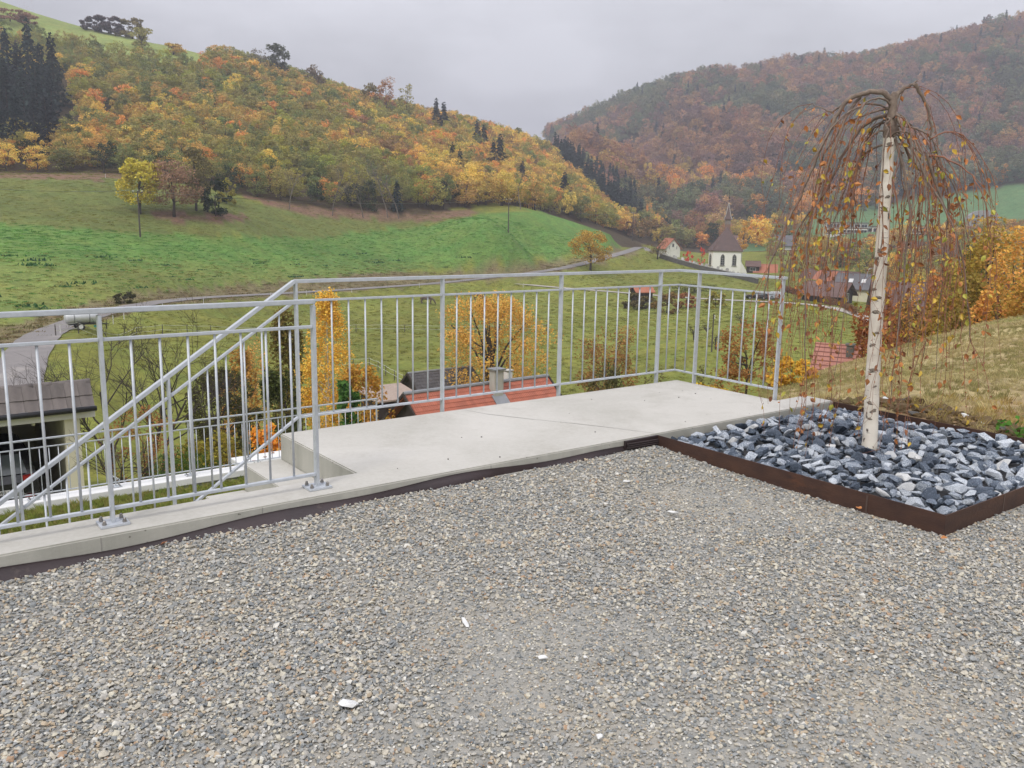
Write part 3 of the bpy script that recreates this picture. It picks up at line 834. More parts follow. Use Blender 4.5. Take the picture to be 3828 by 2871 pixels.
def rockmat(name, dark, light, vein, bias):
    m = bpy.data.materials.new(name); m.use_nodes = True
    t = m.node_tree; bs = t.nodes['Principled BSDF']; bs.inputs['Roughness'].default_value = .62
    co = _n(t, 'ShaderNodeTexCoord'); oi = _n(t, 'ShaderNodeObjectInfo')
    ad = _n(t, 'ShaderNodeVectorMath', operation='MULTIPLY_ADD'); ad.inputs[1].default_value = (1, 1, 1)
    sc = _n(t, 'ShaderNodeMath', operation='MULTIPLY'); sc.inputs[1].default_value = 50
    t.links.new(oi.outputs['Random'], sc.inputs[0]); t.links.new(co.outputs['Object'], ad.inputs[0]); t.links.new(sc.outputs[0], ad.inputs[2])
    mp = _n(t, 'ShaderNodeMapping'); mp.inputs['Scale'].default_value = (1.0, 1.6, 3.2); mp.inputs['Rotation'].default_value = (.5, .4, .2)
    t.links.new(ad.outputs[0], mp.inputs[0])
    no = _n(t, 'ShaderNodeTexNoise'); no.inputs['Scale'].default_value = 13; no.inputs['Detail'].default_value = 7; no.inputs['Roughness'].default_value = .66; no.inputs['Distortion'].default_value = .8
    t.links.new(mp.outputs[0], no.inputs['Vector'])
    cr = _n(t, 'ShaderNodeValToRGB'); e = cr.color_ramp.elements
    e[0].position = .40; e[0].color = (*dark, 1); e[1].position = .57; e[1].color = (*light, 1)
    x = e.new(.655); x.color = (*vein, 1)
    sh = _n(t, 'ShaderNodeMath', operation='ADD')
    r0 = _n(t, 'ShaderNodeMapRange'); r0.inputs['To Min'].default_value = -.10 + bias; r0.inputs['To Max'].default_value = .13 + bias
    t.links.new(oi.outputs['Random'], r0.inputs['Value']); t.links.new(r0.outputs[0], sh.inputs[1]); t.links.new(no.outputs['Fac'], sh.inputs[0])
    t.links.new(sh.outputs[0], cr.inputs[0]); t.links.new(cr.outputs[0], bs.inputs['Base Color'])
    bp = _n(t, 'ShaderNodeBump'); bp.inputs['Strength'].default_value = .7; bp.inputs['Distance'].default_value = .012
    t.links.new(no.outputs['Fac'], bp.inputs['Height']); t.links.new(bp.outputs[0], bs.inputs['Normal'])
    return m
M_ROCK = rockmat('slate_rock', (.020, .028, .042), (.135, .18, .25), (.70, .74, .78), .04)
M_ROCKW = rockmat('white_rock', (.36, .38, .40), (.62, .63, .63), (.74, .74, .72), .1)
rk = [hull_mesh('rock', 100 + i, 10 + i % 4 * 2, (1, RND.uniform(.5, .8), RND.uniform(.34, .6)), M_ROCK) for i in range(12)]
rkw = [hull_mesh('white_rock', 130 + i, 14, (1, RND.uniform(.6, .8), RND.uniform(.42, .6)), M_ROCKW, True) for i in range(4)]
r = random.Random(11)
cand = []
TREE = (-.633, 2.324)
tries = 0
while tries < 9000 and len(cand) < 640:
    tries += 1
    sz = r.choice([.040, .048, .055, .062, .070, .080]) * r.uniform(.9, 1.12)
    s, n = r.uniform(PS0 + .03 + sz * .5, PS1 - .02 - sz * .6), r.uniform(PN0 + .02 + sz * .5, PN1 - .02 - sz * .6)
    if math.hypot(s - TREE[0], n - TREE[1]) < .05 + sz * .55: continue
    if any((s - a) ** 2 + (n - b) ** 2 < (.60 * (sz + c)) ** 2 for a, b, c in cand): continue
    cand.append((s, n, sz))
edge = lambda s, n: min(s - PS0, PS1 - s, n - PN0, PN1 - n)
cand.sort(key=lambda c: -c[2] / math.hypot(L(c[0], c[1]).x, L(c[0], c[1]).y))
bed = []
for i, (s, n, sz) in enumerate(cand):
    z = .062 + .026 * min(1, edge(s, n) / .25) + r.uniform(-.014, .016) + .02 * math.sin(s * 3) * math.sin(n * 2.6)
    rot = (r.uniform(-.5, .5), r.uniform(-.5, .5), r.uniform(0, 6.28))
    if i < 300:
        w = r.random() < .10
        o = ob('white_rock' if w else 'slate_rock', r.choice(rkw if w else rk), None, L(s, n, z), rot, sz * (0.9 if w else 1.08))
        if w: tag(o, 'pale white rounded rock lying among the dark rocks of the planter', 'rock', 'white rocks in the planter')
        else: tag(o, 'dark grey angular rock with white veins in the steel edged planter', 'rock', 'dark rocks filling the planter')
    else: bed.append((s, n, z, rot, sz))
for k in range(900):                          # deeper and smaller stones between them
    s, n = r.uniform(PS0 + .04, PS1 - .04), r.uniform(PN0 + .04, PN1 - .04)
    bed.append((s, n, r.uniform(.045, .065), (r.uniform(-1, 1), r.uniform(-1, 1), r.uniform(0, 6.28)), r.uniform(.028, .055)))
scatter('rock_fill', [L(b[0], b[1], b[2]) for b in bed], [b[3] for b in bed], [(b[4] * 1.08,) * 3 for b in bed], [r.randrange(12) for b in bed], proto_collection('rock_kinds', rk),
        label='smaller dark stones filling the gaps in the planter', cat='rocks')

# ---- gravel
def pebmat():
    m = bpy.data.materials.new('pebble'); m.use_nodes = True
    t = m.node_tree; bs = t.nodes['Principled BSDF']; bs.inputs['Roughness'].default_value = .8
    oi = _n(t, 'ShaderNodeObjectInfo'); cr = _n(t, 'ShaderNodeValToRGB'); cr.color_ramp.interpolation = 'CONSTANT'
    dust = lambda c: tuple(int(x * .84 + y * .16) for x, y in zip(c, (164, 163, 156)))
    cols = [(0, (170, 168, 162)), (.12, (138, 140, 137)), (.24, (190, 182, 164)), (.37, (148, 150, 150)), (.48, (202, 194, 174)), (.57, (122, 126, 127)), (.67, (176, 172, 162)), (.76, (182, 164, 136)), (.83, (144, 138, 126)), (.89, (216, 212, 202)), (.945, (166, 134, 104)), (.965, (108, 113, 117))]
    e = cr.color_ramp.elements
    e[0].color = (*lin(dust(cols[0][1])), 1); e[1].position = cols[1][0]; e[1].color = (*lin(dust(cols[1][1])), 1)
    for p, c in cols[2:]: x = e.new(p); x.color = (*lin(dust(c)), 1)
    t.links.new(oi.outputs['Random'], cr.inputs[0])
    co = _n(t, 'ShaderNodeTexCoord'); no = _n(t, 'ShaderNodeTexNoise'); no.inputs['Scale'].default_value = 2.2; no.inputs['Detail'].default_value = 5
    t.links.new(co.outputs['Object'], no.inputs['Vector'])
    mr = _n(t, 'ShaderNodeMapRange'); mr.inputs['From Min'].default_value = .3; mr.inputs['From Max'].default_value = .7; mr.inputs['To Min'].default_value = .80; mr.inputs['To Max'].default_value = 1.10
    t.links.new(no.outputs['Fac'], mr.inputs['Value'])
    hv = _n(t, 'ShaderNodeHueSaturation'); t.links.new(cr.outputs[0], hv.inputs['Color']); t.links.new(mr.outputs[0], hv.inputs['Value'])
    t.links.new(hv.outputs[0], bs.inputs['Base Color'])
    return m
M_PEB = pebmat()
pebs = [hull_mesh('pebble', 300 + i, 12 + i % 5, (1, RND.uniform(.6, .95), RND.uniform(.35, .65)), M_PEB, i % 3 == 0) for i in range(16)]
rg = np.random.default_rng(5)
def gravel_pts():
    out = []
    # density falls off with distance; only where the yard can be seen, with a margin for a step aside
    for (d0, d1, dens) in ((1.6, 3.2, 10800), (3.2, 4.8, 8600), (4.8, 7.2, 6800)):
        area = (10.2 * 7.2)
        m = int(area * dens)
        x = rg.uniform(-3.8, 6.4, m); y = rg.uniform(.6, 7.8, m)
        d = np.hypot(x, y)
        s = (x - K.x) * DX + (y - K.y) * DY; n = (x - K.x) * DY - (y - K.y) * DX
        ang = np.abs(np.arctan2(x, y))
        k = (d >= d0) & (d < d1) & (n > 1.425) & (ang < math.radians(52)) & ~((s > PS0 - .01) & (s < PS1 + .01) & (n < PN1 + .012)) & ~((s > .3) & (n < PN1)) & (s < 2.3)
        out.append(np.stack([s[k], n[k], d[k], x[k], y[k]], -1))
    return np.concatenate(out)
G = gravel_pts()
fine = vnoise(G[:, 3] * .9 + 7, G[:, 4] * .9, 41) * .6 + vnoise(G[:, 3] * 2.3, G[:, 4] * 2.3, 42) * .4
fine = np.clip((fine - .585 + (G[:, 3] - .3) * .05) * 2.4 + .06, 0, 1)      # 1 = worn, sandy patches
keep = rg.random(len(G)) > fine * .25
G, fine = G[keep], fine[keep]
ng = len(G)
sz = np.exp(rg.normal(math.log(.0074), .36, ng)) * (1 - .42 * fine)
sz = np.clip(sz, .0032, .019)
zz = np.array([yard_z(n, s) for s, n in G[:, :2]]) + sz * .25 * (1 - fine) + rg.uniform(0, .006, ng) * (1 - fine * .7)
gx = K.x + G[:, 0] * DX + G[:, 1] * DY; gy = K.y + G[:, 0] * DY - G[:, 1] * DX
scatter('gravel', np.stack([gx, gy, zz], -1), np.stack([rg.normal(0, .35, ng), rg.normal(0, .35, ng), rg.uniform(0, 6.28, ng)], -1), np.stack([sz, sz, sz], -1), rg.integers(0, 16, ng),
        proto_collection('pebble_kinds', pebs), label='loose grey and beige gravel covering the yard', cat='gravel')
# white flat stones and single leaves on the yard
M_CHALK = pmat('white_stone', (.74, .74, .72), (.62, .62, .60), scale=20, rough=.8, bump=.2)
def yardp(u, v):
    r_ = ray(u, v); t_ = -(EYE - .012) / r_.z; return Vector((r_.x * t_, r_.y * t_, .014))
for (u, v, sc, rz, lab) in [(752, 1521, (.042, .026, .012), .3, 'largest flat cream white stone lying on the open gravel'), (1172, 1421, (.021, .014, .008), .1, 'small oval white stone lying alone on the gravel'),
                            (1352, 1040, (.035, .012, .006), .1, 'thin white sliver on the gravel nearest the membrane and planter corner'), (1455, 1107, (.042, .02, .008), -.2, 'jagged white flake on the gravel beside the rusty planter side'), (1005, 1345, (.012, .05, .004), .3, 'narrow pale splinter lying on the gravel'),
                            (1265, 1420, (.012, .009, .006), .4, 'tiny white chip beside the small oval white stone'), (1295, 1592, (.016, .012, .008), .9, 'small white chip on the worn sandy gravel patch')]:
    o = ob('white_stone', hull_mesh('white_stone', int(u), 22, sc, M_CHALK, True), None, yardp(u, v), (.05, .03, rz)); tag(o, lab, 'stone')

# ================================================================== BUILDINGS
M_PLAS = pmat('cream_plaster', (.70, .66, .50), (.62, .585, .44), scale=1.2, rough=.9)
M_WHP = pmat('white_plaster', (.74, .73, .68), (.66, .65, .60), scale=.7, rough=.9, c3=(.56, .55, .50), s3=.4)
M_TILED = pmat('brown_tile', (.175, .150, .138), (.115, .10, .095), scale=3, rough=.8, c3=(.19, .16, .14), s3=9, f3=(.62, .75), rnd=.22, bump=.1)
M_TILER = pmat('red_tile', (.40, .125, .070), (.31, .090, .055), scale=2, rough=.75, c3=(.20, .085, .060), s3=.9, f3=(.55, .75), rnd=.14)
M_TILEG = pmat('grey_tile', (.105, .098, .098), (.070, .066, .068), scale=2, rough=.85, rnd=.2)
M_ROOFB = pmat('brown_roof', (.165, .095, .078), (.115, .072, .064), scale=.8, detail=6, rough=.85, c3=(.23, .17, .145), s3=.5, f3=(.55, .75), stretch=(1, 3, 3))
M_ROOFC = pmat('chapel_roof', (.135, .088, .078), (.095, .066, .062), scale=.7, detail=7, rough=.85, c3=(.20, .15, .13), s3=.6, f3=(.58, .75))
M_ROOFG = pmat('slate_roof', (.145, .14, .145), (.105, .10, .105), scale=.9, rough=.85)
M_ROOFO = pmat('orange_roof', (.44, .16, .085), (.33, .12, .07), scale=.6, rough=.8)
M_WOOD = pmat('dark_boards', (.050, .036, .028), (.030, .022, .018), scale=3, rough=.85, stretch=(6, 6, .6))
M_GLASS = pmat('window_glass', (.020, .024, .030), rough=.12, spec=.7)
M_FRAME = pmat('window_frame', (.70, .70, .68), rough=.6)
M_STONE = pmat('old_stone', (.145, .135, .12), (.075, .072, .066), scale=2.2, detail=8, rough=.95, c3=(.28, .27, .24), s3=1.4, f3=(.6, .72), bump=.4, bscale=8)
M_DARKM = pmat('dark_metal', (.045, .045, .048), rough=.5, metal=.5)
M_ZINC = pmat('zinc_sheet', (.30, .31, .32), (.24, .25, .26), scale=3, rough=.5, metal=.5)
M_YEL = pmat('yellow_boards', (.62, .56, .16), rough=.8)
M_BLACK = pmat('garage_dark', (.012, .012, .013), rough=.9)

def gable_parts(t, lx, wy, he, hr, mw, mr, over=.4, th=.14, wins=(), floor=-1.2, chim=None, mf=None):
    """ridge along x; windows: (face 'f' front y-, 'b', 'l', 'r'; along, z, w, h)"""
    mb = MB(); x, y = lx / 2, wy / 2
    mb.extr([(-y, floor), (y, floor), (y, he), (0, he + hr), (-y, he)], 'x', -x, x)
    mb.build('wall', mw, t)
    k = hr / y
    rf = None
    for sgn in (-1, 1):
        mb = MB(); yo = sgn * (y + over); zo = he - k * over + .02
        a, b = (0, he + hr + .02), (yo, zo)
        pl = [a, b, (b[0], b[1] + th), (0, a[1] + th)] if sgn < 0 else [a, (0, a[1] + th), (b[0], b[1] + th), b]
        mb.extr(pl if sgn > 0 else pl, 'x', -x - over, x + over)
        rf = mb.build('roof', mr, t)
    mb = MB(); mb.tube([(-x - over, 0, he + hr + th), (x + over, 0, he + hr + th)], .09, 6); mb.build('ridge_cap', mr, rf)
    for (f, p, z, w, h) in wins:
        mb = MB(); g = MB()
        if f in 'fb':
            sy = -1 if f == 'f' else 1
            for dx, dz, ww, hh in ((0, h / 2, w + .16, .08), (0, -h / 2, w + .24, .08), (-w / 2, 0, .08, h), (w / 2, 0, .08, h), (0, 0, .05, h)): mb.box((p + dx, sy * (y + .03), z + dz), (ww, .08, hh))
            g.box((p, sy * (y + .012), z), (w, .03, h))
        else:
            sx = -1 if f == 'l' else 1
            for dx, dz, ww, hh in ((0, h / 2, w + .16, .08), (0, -h / 2, w + .24, .08), (-w / 2, 0, .08, h), (w / 2, 0, .08, h), (0, 0, .05, h)): mb.box((sx * (x + .03), p + dx, z + dz), (.08, ww, hh))
            g.box((sx * (x + .012), p, z), (.03, w, h))
        fr = mb.build('window_frame', mf or M_FRAME, t); g.build('pane', M_GLASS, fr)
    if chim:
        cx, cy, s, top = chim
        mb = MB(); mb.box((cx, cy, top - 1.0), (s, s, 2.0)); mb.box((cx, cy, top + .05), (s + .15, s + .15, .1)); mb.build('chimney', M_STONE, t)

def tile_mesh(name, w, l, mat, waves=1, amp=.03):
    mb = MB(); N = 6 * waves; vs = []
    for j, (v, dz) in enumerate(((0, .03), (l, 0), (l, -.018), (0, .012))):
        for i in range(N + 1):
            q = i / N
            z = amp * (math.sin(2 * math.pi * (q * waves) - .6) * .5)
            vs.append(((q - .5) * w, v, z + dz))
    n = N + 1
    fs = [(j * n + i, j * n + i + 1, ((j + 1) % 4) * n + i + 1, ((j + 1) % 4) * n + i) for j in range(4) for i in range(N)]
    fs += [(0, n, 2 * n, 3 * n), (N, 3 * n + N, 2 * n + N, n + N)]
    mb.add(vs, fs)
    me = mb.mesh(name, mat, False)
    return me

def lay_tiles(t, me, x0, cols, w, y0, z0, slope, rows, l, limit=300, mat=None, name='tile'):
    """courses go up along +y from the eave (y0, z0) at the given slope"""
    c, s = math.cos(slope), math.sin(slope); n = 0
    for r_ in range(rows - 1, -1, -1):
        for k in range(cols):
            if n >= limit: return r_, k
            o = ob(name, me, t, (x0 + (k + .5) * w, y0 + r_ * l * .86 * c, z0 + r_ * l * .86 * s + .02), (slope, RND.uniform(-.012, .012), RND.uniform(-.01, .01)))
            n += 1
    return 0, 0

# ---- garage with a black car
gx, gy = -10.07, 20.55
GZ0 = -5.82
gar = thing('garage', 'cream garage with brown tiled roof edge and open dark doorway', 'garage', (gx, gy, GZ0), TH)
# local: x to the right along the front, y inwards
ez = -3.15 - GZ0
GL = 6.4
mb = MB()
mb.box((-.44, .55, ez / 2 - .11), (.34, .25, ez - .22)); mb.box((-GL + .3, .55, ez / 2 - .11), (.5, .25, ez - .22))
mb.extr([(.68, 0), (6.2, 0), (6.2, ez - 1.12), (.68, ez - .1)], 'x', -.47, -.27); mb.extr([(.68, 0), (6.2, 0), (6.2, ez - 1.12), (.68, ez - .1)], 'x', -GL + .05, -GL + .25); mb.box((-GL / 2, 6.29, ez / 2 - .6), (GL - .1, .16, ez - 1.2))
mb.build('wall', M_PLAS, gar)
mb = MB(); mb.box((-GL / 2, 3.1, -.06), (GL, 6.6, .12)); mb.build('floor_slab', M_CONC, gar)
mb = MB(); mb.box((-GL / 2 + .02, .38, ez - .13), (GL + .1, .10, .22)); mb.build('fascia', M_WHP, gar)
mb = MB(); mb.extr([(.30, ez + .0), (6.5, ez - 1.10), (6.5, ez - .95), (.72, ez + .50)], 'x', -GL, .04); rfb = mb.build('roof_core', M_WOOD, gar)
tg = tile_mesh('roof_tile', .295, .40, M_TILED, 1, .022)
SLG = math.atan2(.55, .36)
for r_ in range(2):
    for k in range(21): ob('roof_tile', tg, rfb, (.06 - (k + .5) * .30, .24 + r_ * .325 * math.cos(SLG), ez + .02 + r_ * .325 * math.sin(SLG)), (SLG, 0, RND.uniform(-.01, .01)))
for k in range(16):
    mb = MB(); mb.tube([(.07 - k * .42, .70, ez + .555), (.07 - (k + 1) * .42 - .03, .70, ez + .545)], [.105, .092], 10); mb.build('ridge_tile', M_TILED, rfb, smooth=True)
mb = MB(); mb.tube([(.08, .17, ez - .0), (-GL, .17, ez - .01)], .065, 8); mb.build('gutter', M_DARKM, gar, smooth=True)
mb = MB(); mb.box((-GL / 2, .235, ez + .025), (GL + .1, .02, .07)); mb.build('drip_edge', M_ZINC, gar)
mb = MB(); mb.cyl((-1.25, .60, ez - .35), (-1.25, .60, ez - .28), .04); mb.build('lamp', M_WHP, gar)
# side panel fence right of the garage
sp = thing('panel_screen', 'grey translucent panel with metal rail right of the garage', 'screen', (gx + .35, gy - .2, -6.05), TH)
mb = MB(); mb.add([(0, 0, 0), (1.1, -.9, -.2), (1.1, -.9, .55), (0, 0, 1.25), (0, .03, 0), (1.1, -.87, -.2), (1.1, -.87, .55), (0, .03, 1.25)], [(0, 1, 2, 3), (7, 6, 5, 4), (0, 4, 5, 1), (3, 2, 6, 7), (1, 5, 6, 2), (0, 3, 7, 4)])
mb.build('panel', pmat('grey_panel', (.30, .33, .33), (.26, .29, .29), rough=.4), sp)
mb = MB(); mb.bar((0, .015, 1.32), (1.12, -.9, .62), .04, .04); mb.build('top_rail', M_GALV, sp)
for q in (0, 1): mb = MB(); mb.cyl((q * 1.1, -.885 * q, -.3), (q * 1.1, -.885 * q, 1.34 - .7 * q), .02, n=6); mb.build('post', M_GALV, sp)

def make_car(name, label, loc, rz, paint, lm=4.5, wide=1.84, ht=1.62, plate=False, dark_glass=True):
    t = thing(name, label, 'car', loc, rz)
    # y = forward; origin below the rear bumper
    prof = [(.0, .34), (-.03, .55), (.02, .80), (.10, .98), (.42, ht - .10), (.75, ht), (2.2, ht - .02), (2.95, ht - .22), (3.35, 1.02), (lm - .25, .90), (lm - .02, .70), (lm, .38), (lm - .2, .26), (.25, .26)]
    st = [(-1, .86, .06), (-.94, .97, .02), (-.6, 1, 0), (.6, 1, 0), (.94, .97, .02), (1, .86, .06)]
    vs, fs = [], []; n = len(prof)
    for xs, k, ins in st:
        for (py, pz) in prof:
            tum = 1 - max(0, (pz - .95)) * .26
            vs.append((xs * wide / 2 * (tum if abs(xs) > .5 else 1), py + (ins * 2 if py < lm / 2 else -ins * 2), .26 + (pz - .26) * (k if pz > .9 else 1)))
    for i in range(len(st) - 1):
        for j in range(n): fs.append((i * n + j, i * n + (j + 1) % n, (i + 1) * n + (j + 1) % n, (i + 1) * n + j))
    fs.append(tuple(range(n - 1, -1, -1))); fs.append(tuple((len(st) - 1) * n + j for j in range(n)))
    mb = MB(); mb.add(vs, fs); body = mb.build('body', paint, t, smooth=False, bevel=.03)
    for w_, yy0, zz0, yy1, zz1 in ((.66, .085, 1.02, .37, ht - .16),):
        mb = MB(); mb.add([(-w_, yy0, zz0), (w_, yy0, zz0), (w_ * .86, yy1, zz1), (-w_ * .86, yy1, zz1)], [(0, 1, 2, 3)]); mb.v = [(a, b - .025, c) for a, b, c in mb.v]; mb.build('rear_window', M_CARG, t)
    for sx in (-1, 1):
        mb = MB(); mb.add([(sx * wide * .475, .55, 1.02), (sx * wide * .475, 2.9, 1.02), (sx * wide * .415, 2.45, ht - .14), (sx * wide * .415, .75, ht - .14)], [(0, 1, 2, 3) if sx > 0 else (3, 2, 1, 0)]); mb.v = [(a + sx * .02, b, c) for a, b, c in mb.v]; mb.build('side_window', M_CARG, t)
        mb = MB(); mb.box((sx * wide * .385, .02, .92), (.36, .10, .13), rz=sx * .22); mb.build('tail_light', M_TAIL, t, bevel=.015)
        mb = MB(); mb.box((sx * wide * .36, -.02, .46), (.22, .06, .05)); mb.build('reflector', M_TAIL, t)
        for yy in (.85, lm - .85):
            M_ = Matrix.Rotation(math.pi / 2, 3, 'Y')
            mb = MB(); mb.lathe([(.20, -.11), (.33, -.11), (.345, -.06), (.345, .06), (.33, .11), (.20, .11)], 18, M=M_, c=(sx * (wide / 2 - .11), yy, .345)); wh = mb.build('wheel', M_TYRE, t)
            mb = MB(); mb.lathe([(.21, -.112), (.21, .112)], 12, M=M_, c=(sx * (wide / 2 - .11), yy, .345)); mb.build('rim', M_ZINC, wh)
    mb = MB(); mb.box((0, -.035, .36), (wide * .9, .06, .16)); mb.build('bumper', M_BLACK, t, bevel=.02)
    if plate:
        for sx in (-1, 1): mb = MB(); mb.add([(sx * .27, -.075, .56), (sx * .62, -.07, .50), (sx * .48, -.075, .60), (sx * .30, -.08, .66)], [(0, 1, 2, 3) if sx > 0 else (3, 2, 1, 0)]); mb.build('diffuser_trim', M_ZINC, t)
        mb = MB(); mb.box((.0, -.052, .62), (.50, .02, .115)); pl_ = mb.build('licence_plate', M_FRAME, t, bevel=.004)
        cu = bpy.data.curves.new('digits', 'FONT'); cu.body = plate; cu.size = .115; cu.align_x = 'CENTER'; cu.extrude = .001
        to = bpy.data.objects.new('digits', cu); me = to.to_mesh().copy(); me.materials.clear(); me.materials.append(M_BLACK)
        d_ = ob('digits', me, pl_, (.0, -.065, .582), (math.pi / 2, 0, 0))
        mb = MB(); mb.box((.215, -.0632, .62), (.035, .002, .05)); mb.build('canton_shield', M_BLACK, pl_)
    return t
M_CARB = pmat('black_paint', (.010, .010, .011), rough=.18, spec=.6, coat=.5)
M_CARS = pmat('silver_paint', (.42, .45, .50), rough=.3, metal=.4, coat=.3)
M_CARR = pmat('dark_red_paint', (.05, .02, .02), rough=.3, coat=.3)
M_CARG = pmat('car_glass', (.13, .15, .16), rough=.1, spec=.8)
M_TAIL = pmat('tail_light', (.50, .03, .035), rough=.25)
M_TYRE = pmat('tyre', (.018, .018, .018), rough=.9)
cl = Matrix.Rotation(TH, 3, 'Z') @ Vector((-2.05, 1.15, 0))
make_car('black_car', 'black estate car parked tail out inside the garage', (gx + cl.x, gy + cl.y, GZ0 + .002), TH, M_CARB, plate='L 0090')

# ---- house with the red tiled roof just below the platform
rp = atd(872, 852.6, 1); rz_ = 38.8 * math.pi / 180
_r = ray(1509 * 2212 / W, 1475.5 * 2212 / W); _t = -10.5 / _r.z
ra = Vector((_r.x * _t, _r.y * _t, -9.0)); rl = 11.6
rm = ra + Vector((math.cos(rz_), math.sin(rz_), 0)) * rl / 2
hb = -15.6
hs = thing('red_roofed_house', 'house with bright red tiled roof and grey chimney below the platform', 'house', (rm.x, rm.y, hb), rz_)
HR, HW = 3.6, 4.3
he = -9.0 - hb - HR
mb = MB(); mb.extr([(-HW, -2), (HW, -2), (HW, he), (0, he + HR - .1), (-HW, he)], 'x', -rl / 2 + .6, rl / 2 - .6); mb.build('wall', M_WOOD, hs)
for sg in (-1, 1):
    mb = MB(); pl_ = [(0, he + HR), (0, he + HR - .18), (sg * (HW + .5), he - .18 - HR / HW * .5), (sg * (HW + .5), he - HR / HW * .5)]
    mb.extr(pl_, 'x', -rl / 2, rl / 2); rf_ = mb.build('roof', M_TILER, hs)
    if sg < 0:
        tm_ = tile_mesh('roof_tile', .30, .42, M_TILER, 2, .03)
        sl_ = math.atan2(HR, HW); rows = 17; cols = 38
        LL = math.hypot(HR, HW) - .08
        k0, j0 = None, None
        n_ = 0
        stf = MB()
        for r_ in range(rows):
            for k in range(cols):
                dd = LL - (r_ + 1) * .355
                p = (-rl / 2 + .1 + (k + .5) * .30, -HW + dd * math.cos(sl_), he + dd * math.sin(sl_) + .035)
                if n_ < 300: ob('roof_tile', tm_, rf_, p, (sl_, RND.uniform(-.012, .012), RND.uniform(-.012, .012))); n_ += 1
                else:
                    Rm = Matrix.Rotation(sl_, 3, 'X'); stf.add([Rm @ v.co + Vector(p) for v in tm_.vertices], [tuple(q.vertices) for q in tm_.polygons])
        so = stf.build('lower_tiles', M_TILER, rf_, smooth=True); so['kind'] = 'stuff'
    else: mainroof = rf_
mb = MB(); mb.tube([(-rl / 2 - .02, 0, he + HR + .05), (rl / 2 + .02, 0, he + HR + .05)], .14, 8); mb.build('ridge', M_ZINC, hs)
for x_ in (-rl / 2 - .04, rl / 2 + .04):
    for sg in (-1, 1):
        mb = MB(); mb.bar((x_, 0, he + HR + .02), (x_, sg * (HW + .5), he - HR / HW * .5 + .02), .10, .16); mb.build('barge_board', M_WOOD, hs)
mb = MB(); mb.box((.85, -.62, he + HR + .15), (.72, .62, 1.7)); ch = mb.build('chimney', M_CONC, hs, bevel=.02)
mb = MB(); mb.box((.85, -.62, he + HR + 1.06), (.94, .84, .10)); mb.build('cap', M_ZINC, ch)
mb = MB(); Rm = Matrix.Rotation(math.atan2(HR, HW), 3, 'X'); mb.box((.85, -1.2, he + HR - .92), (1.1, 1.0, .05), M=Rm); mb.build('flashing', M_ZINC, ch)
mb = MB(); mb.box((2.7, .5, he + HR + .05), (.42, .42, 1.0)); ch = mb.build('chimney', M_WHP, hs)
mb = MB(); mb.box((2.7, .5, he + HR + .66), (.56, .56, .06)); mb.build('cap', M_CONC, ch)
mb = MB(); [mb.box((2.7 + dx, .5 + dy, he + HR + .59), (.10, .10, .10)) for dx in (-.16, .16) for dy in (-.16, .16)]; o = mb.build('vent_stubs', M_CONC, ch); o['kind'] = 'stuff'

# ---- dark barn behind it
_r = ray((1350 + 480 * .36166) * 2212 / W, (1150 + 685 * .36166) * 2212 / W); _t = -13.2 / _r.z
ba = Vector((_r.x * _t, _r.y * _t, -11.7)); bl = 7.0
bmid = ba + Vector((math.cos(rz_), math.sin(rz_), 0)) * bl / 2
bb = hz(bmid.x, bmid.y) - .2
brn = thing('dark_barn', 'weathered dark barn with grey tiled roof beside the red roofed house', 'barn', (bmid.x, bmid.y, bb), rz_)
bh = -11.7 - bb
mb = MB(); mb.extr([(-2.6, -1), (2.6, -1), (2.6, bh - 2.3), (0, bh - .1), (-2.6, bh - 2.3)], 'x', -bl / 2 + .5, bl / 2 - .3); mb.build('wall', M_WOOD, brn)
for sg in (-1, 1):
    mb = MB(); mb.extr([(0, bh), (0, bh - .12), (sg * 3.1, bh - .12 - 2.7), (sg * 3.1, bh - 2.7)], 'x', -bl / 2, bl / 2); rf_ = mb.build('roof', M_TILEG, brn)
    if sg < 0:
        tm2 = tile_mesh('roof_tile', .34, .40, M_TILEG, 1, .03); sl_ = math.atan2(2.7, 3.1); LL = math.hypot(2.7, 3.1)
        for r_ in range(11):
            for k in range(20):
                dd = LL - (r_ + 1) * .34; ob('roof_tile', tm2, rf_, (-bl / 2 + .06 + (k + .5) * .34, -3.1 + dd * math.cos(sl_), bh - 2.7 + dd * math.sin(sl_) + .03), (sl_, RND.uniform(-.02, .02), 0))
mb = MB(); mb.tube([(-bl / 2, 0, bh + .04), (bl / 2, 0, bh + .04)], .11, 8); mb.build('ridge', M_ZINC, brn)
for x_ in (-bl / 2 - .02,):
    for sg in (-1, 1): mb = MB(); mb.bar((x_, 0, bh), (x_, sg * 3.1, bh - 2.7), .1, .2); mb.build('barge_board', M_WOOD, brn)
p = gd(838, 66)
shd = thing('low_shed', 'low shed with sandy pink roof next to the dark barn', 'shed', (p.x, p.y, p.z - .3), rz_)
zt = atd(838, 848, 66).z - p.z + .3
mb = MB(); mb.box((0, 0, zt / 2 - .1), (3.4, 2.6, zt - .2)); mb.build('wall', M_WOOD, shd)
mb = MB(); mb.extr([(-1.6, zt - .35), (1.6, zt + .2), (1.6, zt + .32), (-1.6, zt - .23)], 'x', -2, 2); mb.build('roof', pmat('pink_sheet', (.42, .33, .27), rough=.9), shd)

